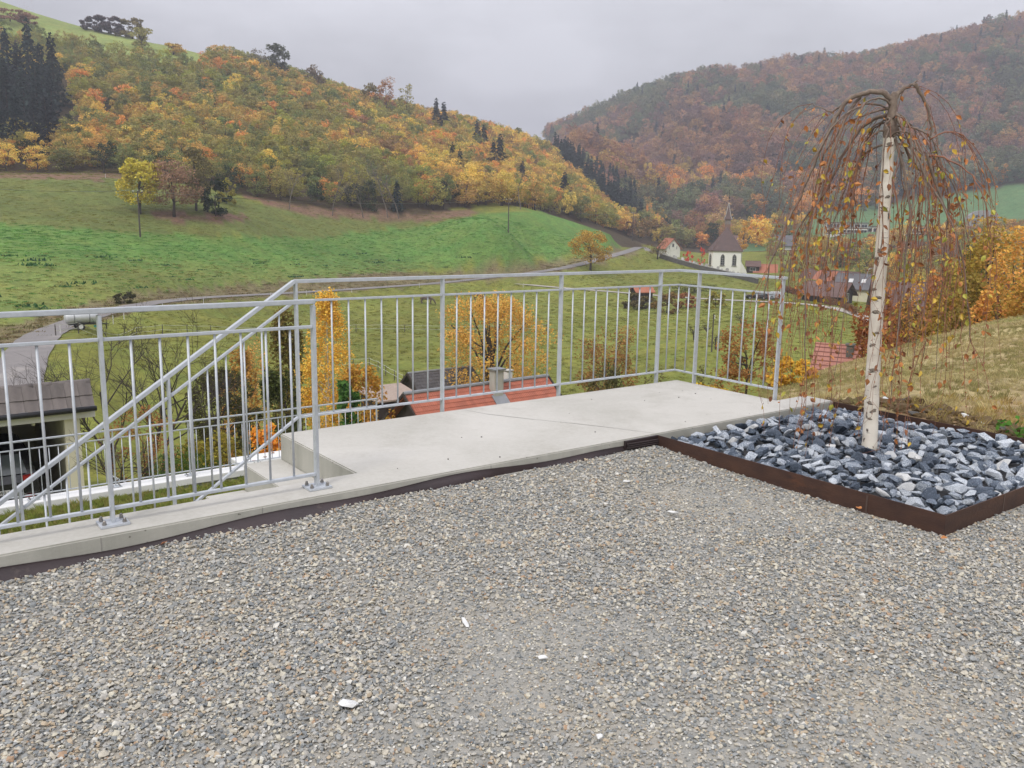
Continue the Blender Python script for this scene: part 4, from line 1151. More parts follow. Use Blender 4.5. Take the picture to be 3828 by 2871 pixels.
# ---- small red roof peeping over the dry slope
p = atd(1812, 750, 58)
sm = thing('small_red_roof_house', 'small house with pinkish red roof and chimney half hidden by the dry slope', 'house', (p.x, p.y, -14), math.radians(-28))
M_PINK = pmat('pink_tile', (.42, .19, .14), (.33, .14, .11), scale=2, rough=.8)
gable_parts(sm, 2.2, 6.0, 14 + p.z - 2.6, 2.6, M_WHP, M_PINK, over=.3, chim=(.75, -.6, .4, 14 + p.z + .25))

mb = MB()
for k in range(11):
    yy = -.25 - k * .28; mb.box((0, yy, 14 + p.z + yy * 2.6 / 3 + .175), (2.78, .06, .05), M=Matrix.Rotation(math.atan2(2.6, 3.0), 3, 'X'))
q_ = mb.build('tile_courses', pmat('pink_tile_dark', (.27, .11, .085), rough=.8), sm); q_['kind'] = 'stuff'
# ---- chapel
c0 = Vector((60.9, 254.9, 0)); cz = -12.1
chp = thing('chapel', 'white chapel with steep brown hipped roof and pointed ridge turret', 'chapel', (c0.x, c0.y, cz), math.radians(-13.4))
WH = 6.3; AP = 13.1
plan = [(-3.4, 0), (4.6, 0), (4.6, 16), (-4.6, 16), (-4.6, 2.2)]
mb = MB(); mb.prism(plan, -2.5, WH); mb.build('wall', pmat('chapel_plaster', (.86, .85, .80), (.79, .78, .73), scale=.6, rough=.9), chp)
mb = MB(); e_ = [(-3.6, -.4), (5.0, -.4), (5.0, 16.3), (-5.0, 16.3), (-5.0, 2.0)]
vs = [(x, y, WH - .05) for x, y in e_] + [(.3, 4.6, AP), (.3, 16.3, AP)] + [(x * .985, y, WH - .22) for x, y in e_]
mb.add(vs, [(0, 1, 5), (1, 2, 6, 5), (2, 3, 6), (3, 4, 5, 6), (4, 0, 5), (7, 8, 1, 0), (8, 9, 2, 1), (9, 10, 3, 2), (10, 11, 4, 3), (11, 7, 0, 4), (11, 10, 9, 8, 7)])
crf = mb.build('roof', M_ROOFC, chp)
mb = MB()
for q in (0, 1, 4): mb.tube([e_[q] + (WH,), (.3, 4.6, AP)], .09, 6)
o = mb.build('hip_tiles', pmat('hip_tile', (.19, .12, .10), rough=.8), crf); o['kind'] = 'stuff'
for (wx, wy, an) in ((-4.03, 1.12, math.atan2(-2.2, 1.2)), (-.55, 0, 0), (2.75, 0, 0)):
    R_ = Matrix.Rotation(an, 3, 'Z'); nrm = R_ @ Vector((0, -1, 0)); c_ = Vector((wx, wy, 3.65)) + nrm * .02
    def lanc(w, h): return [(-w, -h / 2), (w, -h / 2), (w, h * .22), (w * .8, h * .36), (w * .4, h * .46), (0, h * .5), (-w * .4, h * .46), (-w * .8, h * .36), (-w, h * .22)]
    o_ = MB(); n_ = 9; A, B = lanc(.62, 3.3), lanc(.44, 2.9)
    vs = [c_ + R_ @ Vector((a, -.05, b)) for a, b in A] + [c_ + R_ @ Vector((a, -.05, b)) for a, b in B] + [c_ + R_ @ Vector((a, .05, b)) for a, b in B] + [c_ + R_ @ Vector((a, .05, b)) for a, b in A]
    o_.add(vs, [(i, (i + 1) % n_, n_ + (i + 1) % n_, n_ + i) for i in range(n_)] + [(n_ + i, n_ + (i + 1) % n_, 2 * n_ + (i + 1) % n_, 2 * n_ + i) for i in range(n_)] + [(3 * n_ + i, 3 * n_ + (i + 1) % n_, (i + 1) % n_, i) for i in range(n_)])
    fr = o_.build('window_frame', pmat('grey_stone_frame', (.34, .33, .30), rough=.9), chp)
    g_ = MB(); g_.add([c_ + R_ @ Vector((a, -.01, b)) for a, b in B], [tuple(range(n_))]); g_.build('pane', M_GLASS, fr)
    g_ = MB(); g_.box(c_ + R_ @ Vector((0, -.03, -.1)), (.05, .03, 2.7), rz=an); [g_.box(c_ + R_ @ Vector((0, -.03, z_)), (.86, .03, .04), rz=an) for z_ in (-.8, -.2, .4)]; q_ = g_.build('glazing_bars', M_FRAME, fr); q_['kind'] = 'stuff'
    g_ = MB(); g_.box(c_ + R_ @ Vector((0, -.09, -1.72)), (1.5, .22, .12), rz=an); g_.build('sill', M_STONE, fr)
mb = MB(); mb.extr([(0, 0), (2.4, 0), (1.6, 1.8), (.5, 3.6), (0, 4.2)], 'y', -.3, .5); mb.v = [(a + 4.6, b, c - 1.2 + .2) for a, b, c in mb.v]; mb.build('buttress', M_WHP, chp)
tx, ty, tw = .3, 6.0, 1.15
mb = MB(); mb.prism([(tx + tw * math.cos(a), ty + tw * math.sin(a)) for a in [math.pi / 4 + k * math.pi / 2 for k in range(4)]], AP - 1.6, AP + 2.1); tu = mb.build('turret', pmat('turret_boards', (.26, .16, .12), (.19, .115, .09), scale=3, rough=.85), chp)
w_ = tw * .7071
for (dx, dy, an) in ((-.38, -w_, 0), (.38, -w_, 0), (w_, -.38, math.pi / 2), (w_, .38, math.pi / 2), (-w_, 0, math.pi / 2)):
    mb = MB(); mb.box((tx + dx * 1.01, ty + dy * 1.01, AP + 1.25), (.5, .06, 1.1), rz=an); mb.build('louvre', pmat('louvre', (.32, .29, .27), (.12, .11, .1), scale=9, rough=.9, stretch=(.2, .2, 4)), tu)
    for k in (-1, 1):
        mb = MB(); R_ = Matrix.Rotation(an, 3, 'Z'); mb.box(Vector((tx + dx * 1.03, ty + dy * 1.03, AP + 1.25)) + R_ @ Vector((k * .28, 0, 0)), (.07, .08, 1.25), rz=an); mb.build('mullion', pmat('pale_trim', (.42, .34, .30), rough=.8), tu)
mb = MB(); sp_ = [(1.62, AP + 2.05), (1.42, AP + 2.5), (1.0, AP + 3.2), (.5, AP + 4.9), (.08, AP + 6.9)]
mb.lathe([(r_, z_) for r_, z_ in sp_], 4, M=Matrix.Rotation(math.pi / 4, 3, 'Z'), c=(tx, ty, 0)); spr = mb.build('spire', pmat('spire_shingle', (.15, .10, .09), (.11, .075, .07), scale=4, rough=.85), tu)
mb = MB(); [mb.tube([(tx + r_ * math.cos(a) * 1.01, ty + r_ * math.sin(a) * 1.01, z_) for r_, z_ in sp_], .06, 5) for a in [math.pi / 4 + k * math.pi / 2 for k in range(4)]]; q_ = mb.build('spire_edges', M_FRAME, spr); q_['kind'] = 'stuff'
mb = MB(); mb.cyl((tx, ty, AP + 7.1), (tx, ty, AP + 10.4), .05, n=6); mb.lathe([(.05, AP + 8.0), (.22, AP + 8.15), (.22, AP + 8.35), (.05, AP + 8.5)], 8, c=(tx, ty, 0)); mb.lathe([(.02, AP + 10.3), (.16, AP + 10.45), (.02, AP + 10.62)], 8, c=(tx, ty, 0)); mb.box((tx, ty, AP + 9.4), (.7, .05, .06)); mb.build('finial', M_DARKM, spr)
anx = Matrix.Rotation(math.radians(-13.4), 3, 'Z') @ Vector((8.2, 5.0, 0)) + c0
an_ = thing('chapel_porch', 'small dark wooden porch with red roof beside the chapel', 'porch', (anx.x, anx.y, cz - .4), math.radians(-13.4))
gable_parts(an_, 3.6, 3.4, 2.4, 1.2, M_WOOD, M_ROOFB, wins=(('f', 0, 1.4, 1.6, .9),))

# graveyard wall, gravestones
gl = [gp(1424, 557), gp(1455, 567), gp(1490, 577), gp(1512, 583), gp(1560, 594), gp(1600, 603), gp(1636, 613)]
gwl = thing('churchyard_wall', 'old dark stone wall bounding the churchyard below the chapel', 'wall', (gl[3].x, gl[3].y, gl[3].z))
for i in range(len(gl) - 1):
    a, b = gl[i] - gl[3], gl[i + 1] - gl[3]
    mb = MB(); n_ = 10
    for k in range(n_):
        p_, q_ = a.lerp(b, k / n_), a.lerp(b, (k + 1) / n_)
        mb.bar(p_ + Vector((0, 0, .1)), q_ + Vector((0, 0, .1)), .5, 2.0 + .25 * RND.random())
    o = mb.build('wall_section', M_STONE, gwl); o['kind'] = 'stuff'
    mb = MB(); mb.bar(a + Vector((0, 0, 1.22)), b + Vector((0, 0, 1.22)), .6, .14); mb.build('cap_stones', pmat('cap_stone', (.30, .29, .26), rough=.9), gwl)
M_GRAVE = pmat('grave_stone', (.62, .61, .58), (.40, .39, .37), scale=2, rough=.8, rnd=.3)
gs = MB(); gs.extr([(-.35, -.6), (.35, -.6), (.35, .75), (.2, .95), (-.2, .95), (-.35, .75)], 'y', -.09, .09); gsm = gs.mesh('gravestone', M_GRAVE)
for i in range(26):
    f = (i + .5) / 26 * (len(gl) - 1); k = int(f); b_ = gl[k].lerp(gl[k + 1], f - k)
    o = ob('gravestone', gsm, None, (b_.x + RND.uniform(-.2, .6), b_.y + 1.7 + RND.uniform(0, 1.6), 0), (0, 0, RND.uniform(-.4, .4)), RND.uniform(.7, 1.1)); o.location.z = max(hz(o.location.x, o.location.y), b_.z + .4) + .5
    tag(o, 'small pale gravestone just inside the dark churchyard wall', 'gravestone', 'gravestones by the churchyard wall')

# ---- village buildings
def house(name, label, u, vb, d, rz, lx, wy, he, hr, mw, mr, wins=(), cat='house', **k):
    p = atd(u, vb, d)
    t_ = thing(name, label, cat, (p.x, p.y, p.z), math.radians(rz))
    gable_parts(t_, lx, wy, he, hr, mw, mr, wins=wins, floor=-6, **k)
    return t_
W1 = lambda n, z, w=1.0, h=1.2, L_=9: tuple(('f', (i - (n - 1) / 2) * L_ / n, z, w, h) for i in range(n))
house('wooden_barn', 'dark wooden barn with long brown roof beside the farm hedge', 1786, 652, 196, -40, 8.2, 6.8, 1.9, 2.2, M_WOOD, M_ROOFB, over=.9, wins=(('r', 0, 1.2, 2.0, 1.6),), cat='barn')
st_ = house('striped_roof_house', 'long farmhouse whose brown roof has bright orange stripes and a yellow gable', 1792, 650, 236, -64, 17, 9, 3.2, 4.4, M_WHP, M_ROOFB, over=.6, wins=(('r', -2, 1.9, 1.1, 1.3), ('r', 2, 1.9, 1.1, 1.3)))
sl_ = math.atan2(4.4, 4.5)
for x_ in (-3.2, 1.5, 4.9):
    mb = MB(); mb.box((x_, -2.45, 3.2 + 4.4 - 2.4 * 4.4 / 4.5 + .22), (1.9, 5.9, .06), M=Matrix.Rotation(sl_, 3, 'X')); mb.build('orange_tile_strip', M_ROOFO, st_)
mb = MB(); mb.extr([(-2.3, 5.2), (2.3, 5.2), (0, 7.5)], 'x', 8.51, 8.56); mb.build('yellow_gable', M_YEL, st_)
gh = house('grey_roof_house', 'cream house with grey roof and two skylights next to the wooden barn', 1850, 662, 206, -32, 8, 7.4, 4.2, 2.8, M_PLAS, M_ROOFG, over=.5, wins=(('r', 0, 4.9, .8, 1.2), ('r', -2, 2.4, 1, 1.2)))
for x_ in (-1.2, 1.4): mb = MB(); mb.box((x_, -2.0, 4.2 + 2.8 - 2.0 * .757 + .24), (.9, 1.2, .06), M=Matrix.Rotation(math.atan2(2.8, 3.7), 3, 'X')); mb.build('skylight', M_FRAME, gh)
bbn = house('brown_roof_barn', 'large farmhouse with a broad brown roof behind the birch trunk', 1960, 702, 172, -17, 12, 11, 2.2, 5.4, M_WHP, M_ROOFB, over=.8, wins=(('f', -2.0, 1.5, 1.0, 1.3), ('f', 2, 1.5, 1, 1.3)))
mb = MB(); mb.box((-.3, -3.0, 2.2 + 5.4 - 3.0 * .982 + .25), (.8, 1.1, .06), M=Matrix.Rotation(math.atan2(5.4, 5.5), 3, 'X')); mb.build('skylight', M_CARS, bbn)
house('white_gable_house', 'white house with grey roof on the valley slope above the churchyard', 1708, 545, 400, -60, 8, 7, 3.0, 2.2, M_WHP, M_ROOFG, over=.7, wins=(('r', -1.5, 2.2, 1.0, 1.2), ('r', 1.5, 2.2, 1, 1.2)))
house('long_white_house', 'long white house with low grey roof behind the white gable house', 1697, 534, 425, -6, 10, 7, 3.4, 1.8, M_WHP, M_ROOFG, over=.6, wins=W1(4, 2.2, 1.0, 1.1, 9))
house('half_timbered_house', 'half timbered white gable with orange roof left of the chapel', 1445, 545, 300, -75, 6, 5.2, 1.6, 2.9, M_WHP, M_ROOFO, over=.5, wins=(('r', 0, 2.4, .7, 1.2), ('r', -1.3, 1.6, .3, 1.0), ('r', 1.3, 1.6, .3, 1.0)))
house('pink_roof_house', 'house with faded red roof behind the chapel ridge', 1584, 540, 400, -20, 7, 7, 3.2, 3.0, M_WHP, M_ROOFB, over=.5)
house('red_roof_cottage', 'cottage with salmon roof between chapel and hanging birch twigs', 1652, 600, 268, -15, 6, 5, 1.8, 2.0, M_WHP, M_ROOFO, over=.5, wins=W1(2, .9, .8, .9, 5))
house('field_hut', 'tiny hut with orange tiled roof in the meadow bushes', 1386, 643, 172, 18, 3.4, 2.6, 1.3, .9, M_WOOD, M_ROOFO, over=.4, cat='hut')
def block(name, label, u, vb, d, rz, lx, wy, he, mw, rows, cols, cat='building', roofm=None):
    p = atd(u, vb, d); t_ = thing(name, label, cat, (p.x, p.y, p.z), math.radians(rz))
    mb = MB(); mb.box((0, 0, he / 2 - 3), (lx, wy, he + 6)); mb.build('wall', mw, t_)
    mb = MB(); mb.box((0, 0, he + .2), (lx + .8, wy + .8, .4)); mb.build('roof', roofm or M_ROOFG, t_)
    for r_ in range(rows):
        z_ = (r_ + .55) * he / rows
        for c_ in range(cols):
            x_ = (c_ + .5 - cols / 2) * lx / cols
            mb = MB(); mb.box((x_, -wy / 2 - .03, z_), (lx / cols * .82, .08, he / rows * .5)); w__ = mb.build('window', M_GLASS, t_)
            mb = MB(); mb.box((x_, -wy / 2 - .08, z_), (.10, .08, he / rows * .5)); mb.box((x_, -wy / 2 - .08, z_ - he / rows * .27), (lx / cols * .85, .1, .12)); mb.build('frame', M_FRAME, w__)
        mb = MB(); mb.box((0, -wy / 2 - .05, z_ - he / rows * .42), (lx, .06, he / rows * .22)); mb.build('parapet_panel', pmat('brown_panel', (.20, .12, .085), rough=.8), t_)
    return t_
block('school_building', 'long flat roofed school with two rows of windows and brown panels', 1825, 506, 452, -12, 18.5, 9, 5.2, M_WHP, 2, 6)
block('white_annex', 'low white annex linking the school and the next block', 1889, 505, 458, -10, 11, 8, 3.2, M_WHP, 1, 3)
block('white_villa', 'white flat roofed block beyond the birch trunk', 1985, 516, 430, -14, 13, 10, 5.4, M_WHP, 2, 5)
p = atd(2121, 487, 470); gv = thing('grey_mansard_house', 'large grey house with rounded mansard roof on the far green slope', 'house', (p.x, p.y, p.z), math.radians(-18))
M_GREYW = pmat('grey_boards', (.34, .33, .33), (.28, .275, .28), scale=2, rough=.8)
mb = MB(); mb.box((0, 0, 0), (15, 10, 8.0)); mb.build('wall', M_GREYW, gv)
mb = MB(); mb.extr([(-8.4, 3.6), (8.4, 3.6), (7.6, 5.6), (5.0, 8.0), (2, 8.8), (-2, 8.8), (-5.0, 8.0), (-7.6, 5.6)], 'y', -5.4, 5.4); mb.build('roof', M_GREYW, gv)
for x_ in (-4, -1, 3.2): mb = MB(); mb.box((x_, -5.45, 5.2), (1.2, .1, 1.6)); mb.build('window', M_GLASS, gv)
for x_ in (-5, 0, 5): mb = MB(); mb.box((x_, -5.05, 1.8), (2.4, .1, 2.0)); mb.build('window', M_GLASS, gv)
gv.scale = (.82, .82, .78)
M_CARW = pmat('white_paint', (.66, .67, .68), rough=.3)
for (u, v, d, pm, nm, lb, rz) in [(1658, 648, 176, M_CARB, 'dark_car', 'dark car parked beside the gravel farm track', 80), (1676, 647, 177, M_CARS, 'silver_car', 'silver grey car parked beside the dark car on the farm track', 75), (1690, 646, 178, M_CARW, 'pale_car', 'pale car parked at the end of the row on the farm track', 80), (2082, 494, 462, M_CARW, 'white_car', 'white car parked below the grey mansard house', 75)]:
    p = gp(u, v, d - 30) if d < 300 else atd(u, v, d); make_car(nm, lb, (p.x, p.y, p.z + .05), math.radians(rz), pm, ht=1.5)
# street lamps
for (u, v, d, lb) in [(1600, 590, 275, 'thin grey street lamp behind the chapel porch'), (1868, 650, 205, 'curved street lamp behind the grey roofed farm house')]:
    p = atd(u, v, d); t_ = thing('street_lamp', lb, 'street lamp', p)
    mb = MB(); mb.tube([(0, 0, -4), (0, 0, 6.2), (.3, 0, 6.9), (1.0, 0, 7.1), (1.5, 0, 7.0)], [.09, .07, .06, .05, .05], 6); mb.build('pole', M_GALV, t_)
    mb = MB(); mb.box((1.7, 0, 6.97), (.6, .22, .12)); mb.build('lamp_head', M_ZINC, t_)

# ================================================================== TREES
def card_mesh(name, C, size, rng, mat, up=.35, elong=.62, trunk=None):
    """leaf-sized diamond faces at the points C"""
    n = len(C)
    nr = rng.normal(0, 1, (n, 3)); nr[:, 2] = np.abs(nr[:, 2]) + up; nr /= np.linalg.norm(nr, axis=1)[:, None]
    u = np.cross(nr, rng.normal(0, 1, (n, 3))); u /= np.linalg.norm(u, axis=1)[:, None] + 1e-9
    v = np.cross(nr, u)
    s = (np.asarray(size) * rng.uniform(.6, 1.35, n))[:, None]
    V = np.stack([C + u * s, C + v * s * elong, C - u * s * .9, C - v * s * elong], 1).reshape(-1, 3).astype(np.float32)
    me = bpy.data.meshes.new(name)
    me.vertices.add(4 * n); me.vertices.foreach_set('co', V.ravel())
    me.loops.add(4 * n); me.loops.foreach_set('vertex_index', np.arange(4 * n, dtype=np.int32))
    me.polygons.add(n); me.polygons.foreach_set('loop_start', np.arange(0, 4 * n, 4, dtype=np.int32))
    me.update(calc_edges=True)
    me.materials.append(mat)
    return me

def crown_points(rng, n, kind, clumps=22, fill=.25, spread=.13):
    """unit tree: height 1, crown radius about .36"""
    out = []
    cs = []
    for i in range(clumps):
        for _ in range(40):
            if kind == 'round': t = rng.uniform(.26, .97); R = .40 * math.sqrt(max(0, 1 - ((t - .60) / .40) ** 2))
            elif kind == 'tall': t = rng.uniform(.16, .97); R = .30 * math.sqrt(max(0, 1 - ((t - .56) / .43) ** 2)) * (1.1 - .3 * t)
            elif kind == 'shrub': t = rng.uniform(.05, .95); R = .52 * math.sqrt(max(0, 1 - ((t - .38) / .60) ** 2))
            elif kind == 'column': t = rng.uniform(.08, .98); R = .17 * min(1, (1 - t) * 2.3 + .1) * min(1, t * 4)
            elif kind == 'cone': t = rng.uniform(.03, 1.0); R = .34 * (1 - t) ** .8 + .015
            if R > .02: break
        a = rng.uniform(0, 2 * math.pi); q = rng.uniform(fill, 1) ** .5
        cs.append((R * q * math.cos(a) * rng.uniform(.85, 1.15), R * q * math.sin(a) * rng.uniform(.85, 1.15), t))
    cs = np.array(cs); w = rng.uniform(.5, 1.5, clumps); w /= w.sum()
    k = rng.choice(clumps, n, p=w)
    g = rng.normal(0, 1, (n, 3)); g /= np.linalg.norm(g, axis=1)[:, None]; g *= (rng.uniform(.25, 1, n) ** .6)[:, None]
    P = cs[k] + g * np.array([1, 1, .8]) * spread * rng.uniform(.7, 1.3, clumps)[k][:, None]
    P[:, 2] = np.clip(P[:, 2], .01, 1.02)
    return P, cs

def conifer_points(rng, n):
    t = 1 - rng.uniform(0, 1, n) ** .62
    lay = np.floor(t * 12) / 12
    R = (.20 * (1 - lay) ** .8 + .012) * (1 + .22 * np.sin(lay * 91))
    a = rng.uniform(0, 2 * math.pi, n); arm = np.floor(a / (2 * math.pi) * 9 + lay * 31) ; a = (arm + rng.normal(0, .16, n)) / 9 * 2 * math.pi
    ln = .62 + .5 * ((np.sin(arm * 12.9898 + lay * 78.233) * 43758.5) % 1.0)
    q = rng.uniform(.05, 1, n) ** .6
    R = R * ln
    return np.stack([R * q * np.cos(a), R * q * np.sin(a), np.clip(lay + .06 + .05 * (1 - q) - .06 * q + rng.normal(0, .008, n), .02, 1)], -1)

def trunk_mesh(name, rng, mat, kind='round', limbs=7, r0=.024, cs=None):
    mb = MB()
    top = .92 if kind in ('column', 'cone') else .62
    pts = [(0, 0, -.04), (.004, .002, .12), (rng.normal(0, .012), rng.normal(0, .012), .32), (rng.normal(0, .02), rng.normal(0, .02), top)]
    mb.tube(pts, [r0 * 1.25, r0, r0 * .75, r0 * .22], 7)
    for i in range(limbs):
        h = rng.uniform(.18, .55); a = i * 2.4 + rng.uniform(-.4, .4)
        if cs is not None: e = cs[rng.integers(len(cs))]; e = (e[0] * .9, e[1] * .9, max(e[2], h + .06))
        else: e = (.26 * math.cos(a), .26 * math.sin(a), h + rng.uniform(.12, .3))
        m = (e[0] * .45 + rng.normal(0, .01), e[1] * .45 + rng.normal(0, .01), h + (e[2] - h) * .6)
        mb.tube([(0, 0, h), m, e], [r0 * .5, r0 * .32, r0 * .1], 5, cap=False)
    return mb.mesh(name, mat, True)

KINDS = {}
rg6 = np.random.default_rng(66)
def protos(kind, count, n, size, mat, suffix='', **k):
    r_ = []
    for i in range(count):
        if kind == 'conifer': P = conifer_points(rg6, n); cs = None
        else: P, cs = crown_points(rg6, n, kind, **k)
        r_.append((card_mesh('crown', P, size, rg6, mat), trunk_mesh('trunk', rg6, M_BARK, 'cone' if kind == 'conifer' else kind, 0 if kind == 'conifer' else 6, .016 if kind == 'conifer' else .022, cs)))
    KINDS[kind + suffix] = r_
protos('round', 6, 1500, .025, M_LEAF, clumps=34, spread=.115); protos('tall', 6, 1500, .023, M_LEAF, clumps=32, spread=.105); protos('shrub', 6, 1500, .029, M_LEAF, clumps=30); protos('conifer', 6, 1500, .024, M_LEAF)
def tree(name, label, p, h, w, kind, color, group=None, cat='tree', rz=None, i=None, data=None, mat_trunk=None):
    """a tree of height h and crown width w at p"""
    c, t_ = data or KINDS[kind][(RND.randrange(len(KINDS[kind])) if i is None else i)]
    base = {'round': .80, 'tall': .62, 'shrub': 1.08, 'conifer': .31, 'column': .36, 'cone': .68}[kind]
    o = thing(name, label, cat, p, RND.uniform(0, 6.28) if rz is None else rz, group)
    s = (w / base, w / base, h)
    ob('crown', c, o, scl=s, color=color); ob('trunk', t_, o, scl=s)
    return o

# leaf colours (albedo of the leaves themselves)
def lc(r_, g, b, k=1.25):
    c = lin(r_, g, b); m_ = .3 * c[0] + .6 * c[1] + .1 * c[2]
    return tuple(min(.85, (x * .90 + m_ * .10) * k * 1.05) for x in c)
OLIVE, GREEN, DKGREEN, YEL, OCH, ORA, RUST, BRN, YGR, MAUVE = lc(138, 130, 68, 1.5), lc(112, 118, 66, 1.45), lc(64, 76, 52, 1.1), lc(196, 166, 74, 1.5), lc(172, 142, 72, 1.5), lc(208, 146, 72), lc(166, 118, 78), lc(142, 116, 78), lc(158, 152, 58), lc(134, 104, 96)
SPRUCE = lc(66, 78, 76, 1.0)
def jit(c, a=.14):
    k = RND.uniform(1 - a, 1 + a); return tuple(max(.003, x * k * RND.uniform(.93, 1.07)) for x in c)

# ---- where the woods stand
LEFTWOOD = [(-120, -40), (0, 75), (130, 96), (300, 130), (420, 152), (470, 122), (600, 128), (800, 190), (1000, 245), (1165, 280), (1300, 360), (1440, 450), (1440, 545), (1290, 488), (1120, 446), (1020, 446), (900, 460), (650, 444), (510, 418), (262, 374), (-120, 372)]
SPR1 = [(-120, 180), (150, 165), (165, 300), (60, 310), (-120, 300)]
SPR2 = [(1168, 318), (1215, 320), (1300, 385), (1385, 455), (1385, 495), (1320, 470), (1240, 400)]
def wood_pts(x0, x1, y0, y1, step, seed):
    r_ = np.random.default_rng(seed)
    gx_, gy_ = np.meshgrid(np.arange(x0, x1, step), np.arange(y0, y1, step))
    x = gx_.ravel() + r_.uniform(-.5, .5, gx_.size) * step; y = gy_.ravel() + r_.uniform(-.5, .5, gx_.size) * step
    z = hgt(x, y); u, v = projn(x, y, z)
    return x, y, z, u, v, np.hypot(x, y)
trees = []            # x, y, z, h, w, kind, colour, species
x, y, z, u, v, d = wood_pts(-250, 180, 180, 560, 4.6, 3)
k = inpoly(u, v, LEFTWOOD) & (d > 200) & (d < 520) & ~((u > 1370) & (v > 505))
s1 = inpoly(u, v, SPR1); s2 = inpoly(u, v, SPR2) & (d > 300)
cn = vnoise(x / 28, y / 28, 51); cn2 = vnoise(x / 9, y / 9, 52)
_el = sorted([(-120, 372), (262, 374), (510, 418), (650, 444), (900, 460), (1020, 446), (1120, 446), (1290, 488), (1440, 545)])
edge_d = np.interp(u, [e[0] for e in _el], [e[1] for e in _el]) - v
for i in np.nonzero(k)[0]:
    q = RND.random(); f = cn[i] * .6 + cn2[i] * .4
    right = min(1, max(0, (u[i] - 620) / 400))
    if s1[i]:
        if q < .12: trees.append((x[i], y[i], z[i], RND.uniform(5, 8), RND.uniform(4, 6), 'shrub', jit(DKGREEN), 'olive'))
        continue
    if s2[i]:
        if q < .6: trees.append((x[i], y[i], z[i], RND.uniform(13, 17), RND.uniform(5, 6.5), 'conifer', jit(SPRUCE), 'spruce'))
        continue
    if q < .003 * right: trees.append((x[i], y[i], z[i], RND.uniform(11, 15), RND.uniform(5, 6.5), 'conifer', jit(SPRUCE), 'spruce')); continue
    if f + RND.uniform(-.22, .22) - right * .10 > .50: col, sp_n = RND.choice([(OLIVE, 'olive'), (GREEN, 'olive'), (OLIVE, 'olive'), (YGR, 'yellow')])
    else: col, sp_n = RND.choice([(OCH, 'ochre'), (YEL, 'yellow'), (OCH, 'ochre'), (OLIVE, 'olive'), (OLIVE, 'olive'), (OCH, 'ochre'), (OLIVE, 'olive'), (YEL, 'yellow'), (BRN, 'rust'), (ORA, 'orange'), (RUST, 'rust'), (BRN, 'rust')] if right > .3 else [(OCH, 'ochre'), (OLIVE, 'olive'), (YEL, 'yellow'), (OCH, 'ochre'), (OLIVE, 'olive'), (OCH, 'ochre'), (OLIVE, 'olive'), (OCH, 'ochre'), (OLIVE, 'olive'), (GREEN, 'olive'), (YEL, 'yellow'), (ORA, 'orange')])
    if right > .72 and RND.random() < .4: col, sp_n = RND.choice([(YEL, 'yellow'), (OCH, 'ochre'), (ORA, 'orange'), (YEL, 'yellow')])
    if edge_d[i] < 11 and u[i] < 1000 and RND.random() < .75: col, sp_n = RND.choice([(OLIVE, 'olive'), (GREEN, 'olive'), (DKGREEN, 'olive'), (DKGREEN, 'olive')])
    big = right * 2.6
    trees.append((x[i], y[i], z[i] - .3, RND.uniform(4.6, 7.6) + big * RND.uniform(.4, 1.4), RND.uniform(4.4, 6.6) + big * .5, RND.choice(['round', 'tall', 'shrub', 'round']), jit(col), sp_n))
LAB = {'spruce': ('dark_spruce', 'dark green spruce standing in the autumn wood', 'spruces in the autumn wood'),
       'olive': ('olive_tree_crown', 'olive green leafy tree on the wooded autumn slope', 'olive green trees on the wooded slope'),
       'yellow': ('yellow_tree', 'yellow leaved tree on the wooded autumn slope', 'yellow trees on the wooded slope'),
       'ochre': ('ochre_tree', 'ochre brown leaved tree on the wooded autumn slope', 'ochre trees on the wooded slope'),
       'orange': ('orange_tree', 'bright orange tree on the wooded autumn slope', 'orange trees on the wooded slope'),
       'rust': ('rust_tree', 'rust red brown tree on the wooded autumn slope', 'rust trees on the wooded slope')}
LAB['olive'] = ('green_tree',) + LAB['olive'][1:]
trees.sort(key=lambda t_: -(t_[3] * t_[4]) / (t_[0] ** 2 + t_[1] ** 2))
for t_ in trees[:240]:
    nm, lb, gr = LAB[t_[7]]
    sh = {'round': 'round crowned', 'tall': 'narrow crowned', 'shrub': 'low bushy', 'conifer': 'tall' if t_[3] > 16 else 'small'}[t_[5]]
    lb = sh + ' ' + lb; gr = sh + ' ' + gr
    tree(nm, lb, t_[:3], t_[3], t_[4], t_[5], t_[6], gr)
for (u_, vt, d_, lb) in [(-18, 92, 318, 'spruce at the outer edge of the dark spruce stand'), (8, 108, 306, 'blunt topped spruce in the dark spruce stand'), (32, 84, 316, 'slender spruce in the dark spruce stand beside the blunt one'), (54, 62, 326, 'second tallest spruce of the dark spruce stand'), (76, 98, 304, 'spruce between the two tallest of the dark stand'), (101, 44, 328, 'tallest spruce of the dark spruce stand'), (124, 96, 306, 'spruce right next to the tallest one of the dark stand'), (147, 76, 316, 'outermost spruce of the dark stand towards the ochre wood'), (138, 146, 272, 'lower spruce in the front row of the dark stand near the ochre wood'), (110, 134, 276, 'front row spruce below the tallest one'), (80, 150, 266, 'front row spruce in the middle of the dark stand'), (46, 136, 272, 'front row spruce below the second tallest one'), (14, 156, 262, 'front row spruce near the outer edge of the dark stand'), (-14, 146, 270, 'outer front row spruce of the dark stand'), (62, 190, 250, 'short spruce standing lowest in the dark stand'), (100, 196, 248, 'short spruce low in the dark stand near its middle'), (26, 204, 246, 'short spruce low in the dark stand near its outer edge'), (128, 204, 252, 'short spruce low in the dark stand near the ochre wood')]:
    p = gd(u_, d_); h = atd(u_, vt, d_).z - p.z
    tree('dark_spruce', lb, p, h, min(9, max(5.5, h * .34)) * RND.uniform(.9, 1.1), 'conifer', jit(SPRUCE, .22))
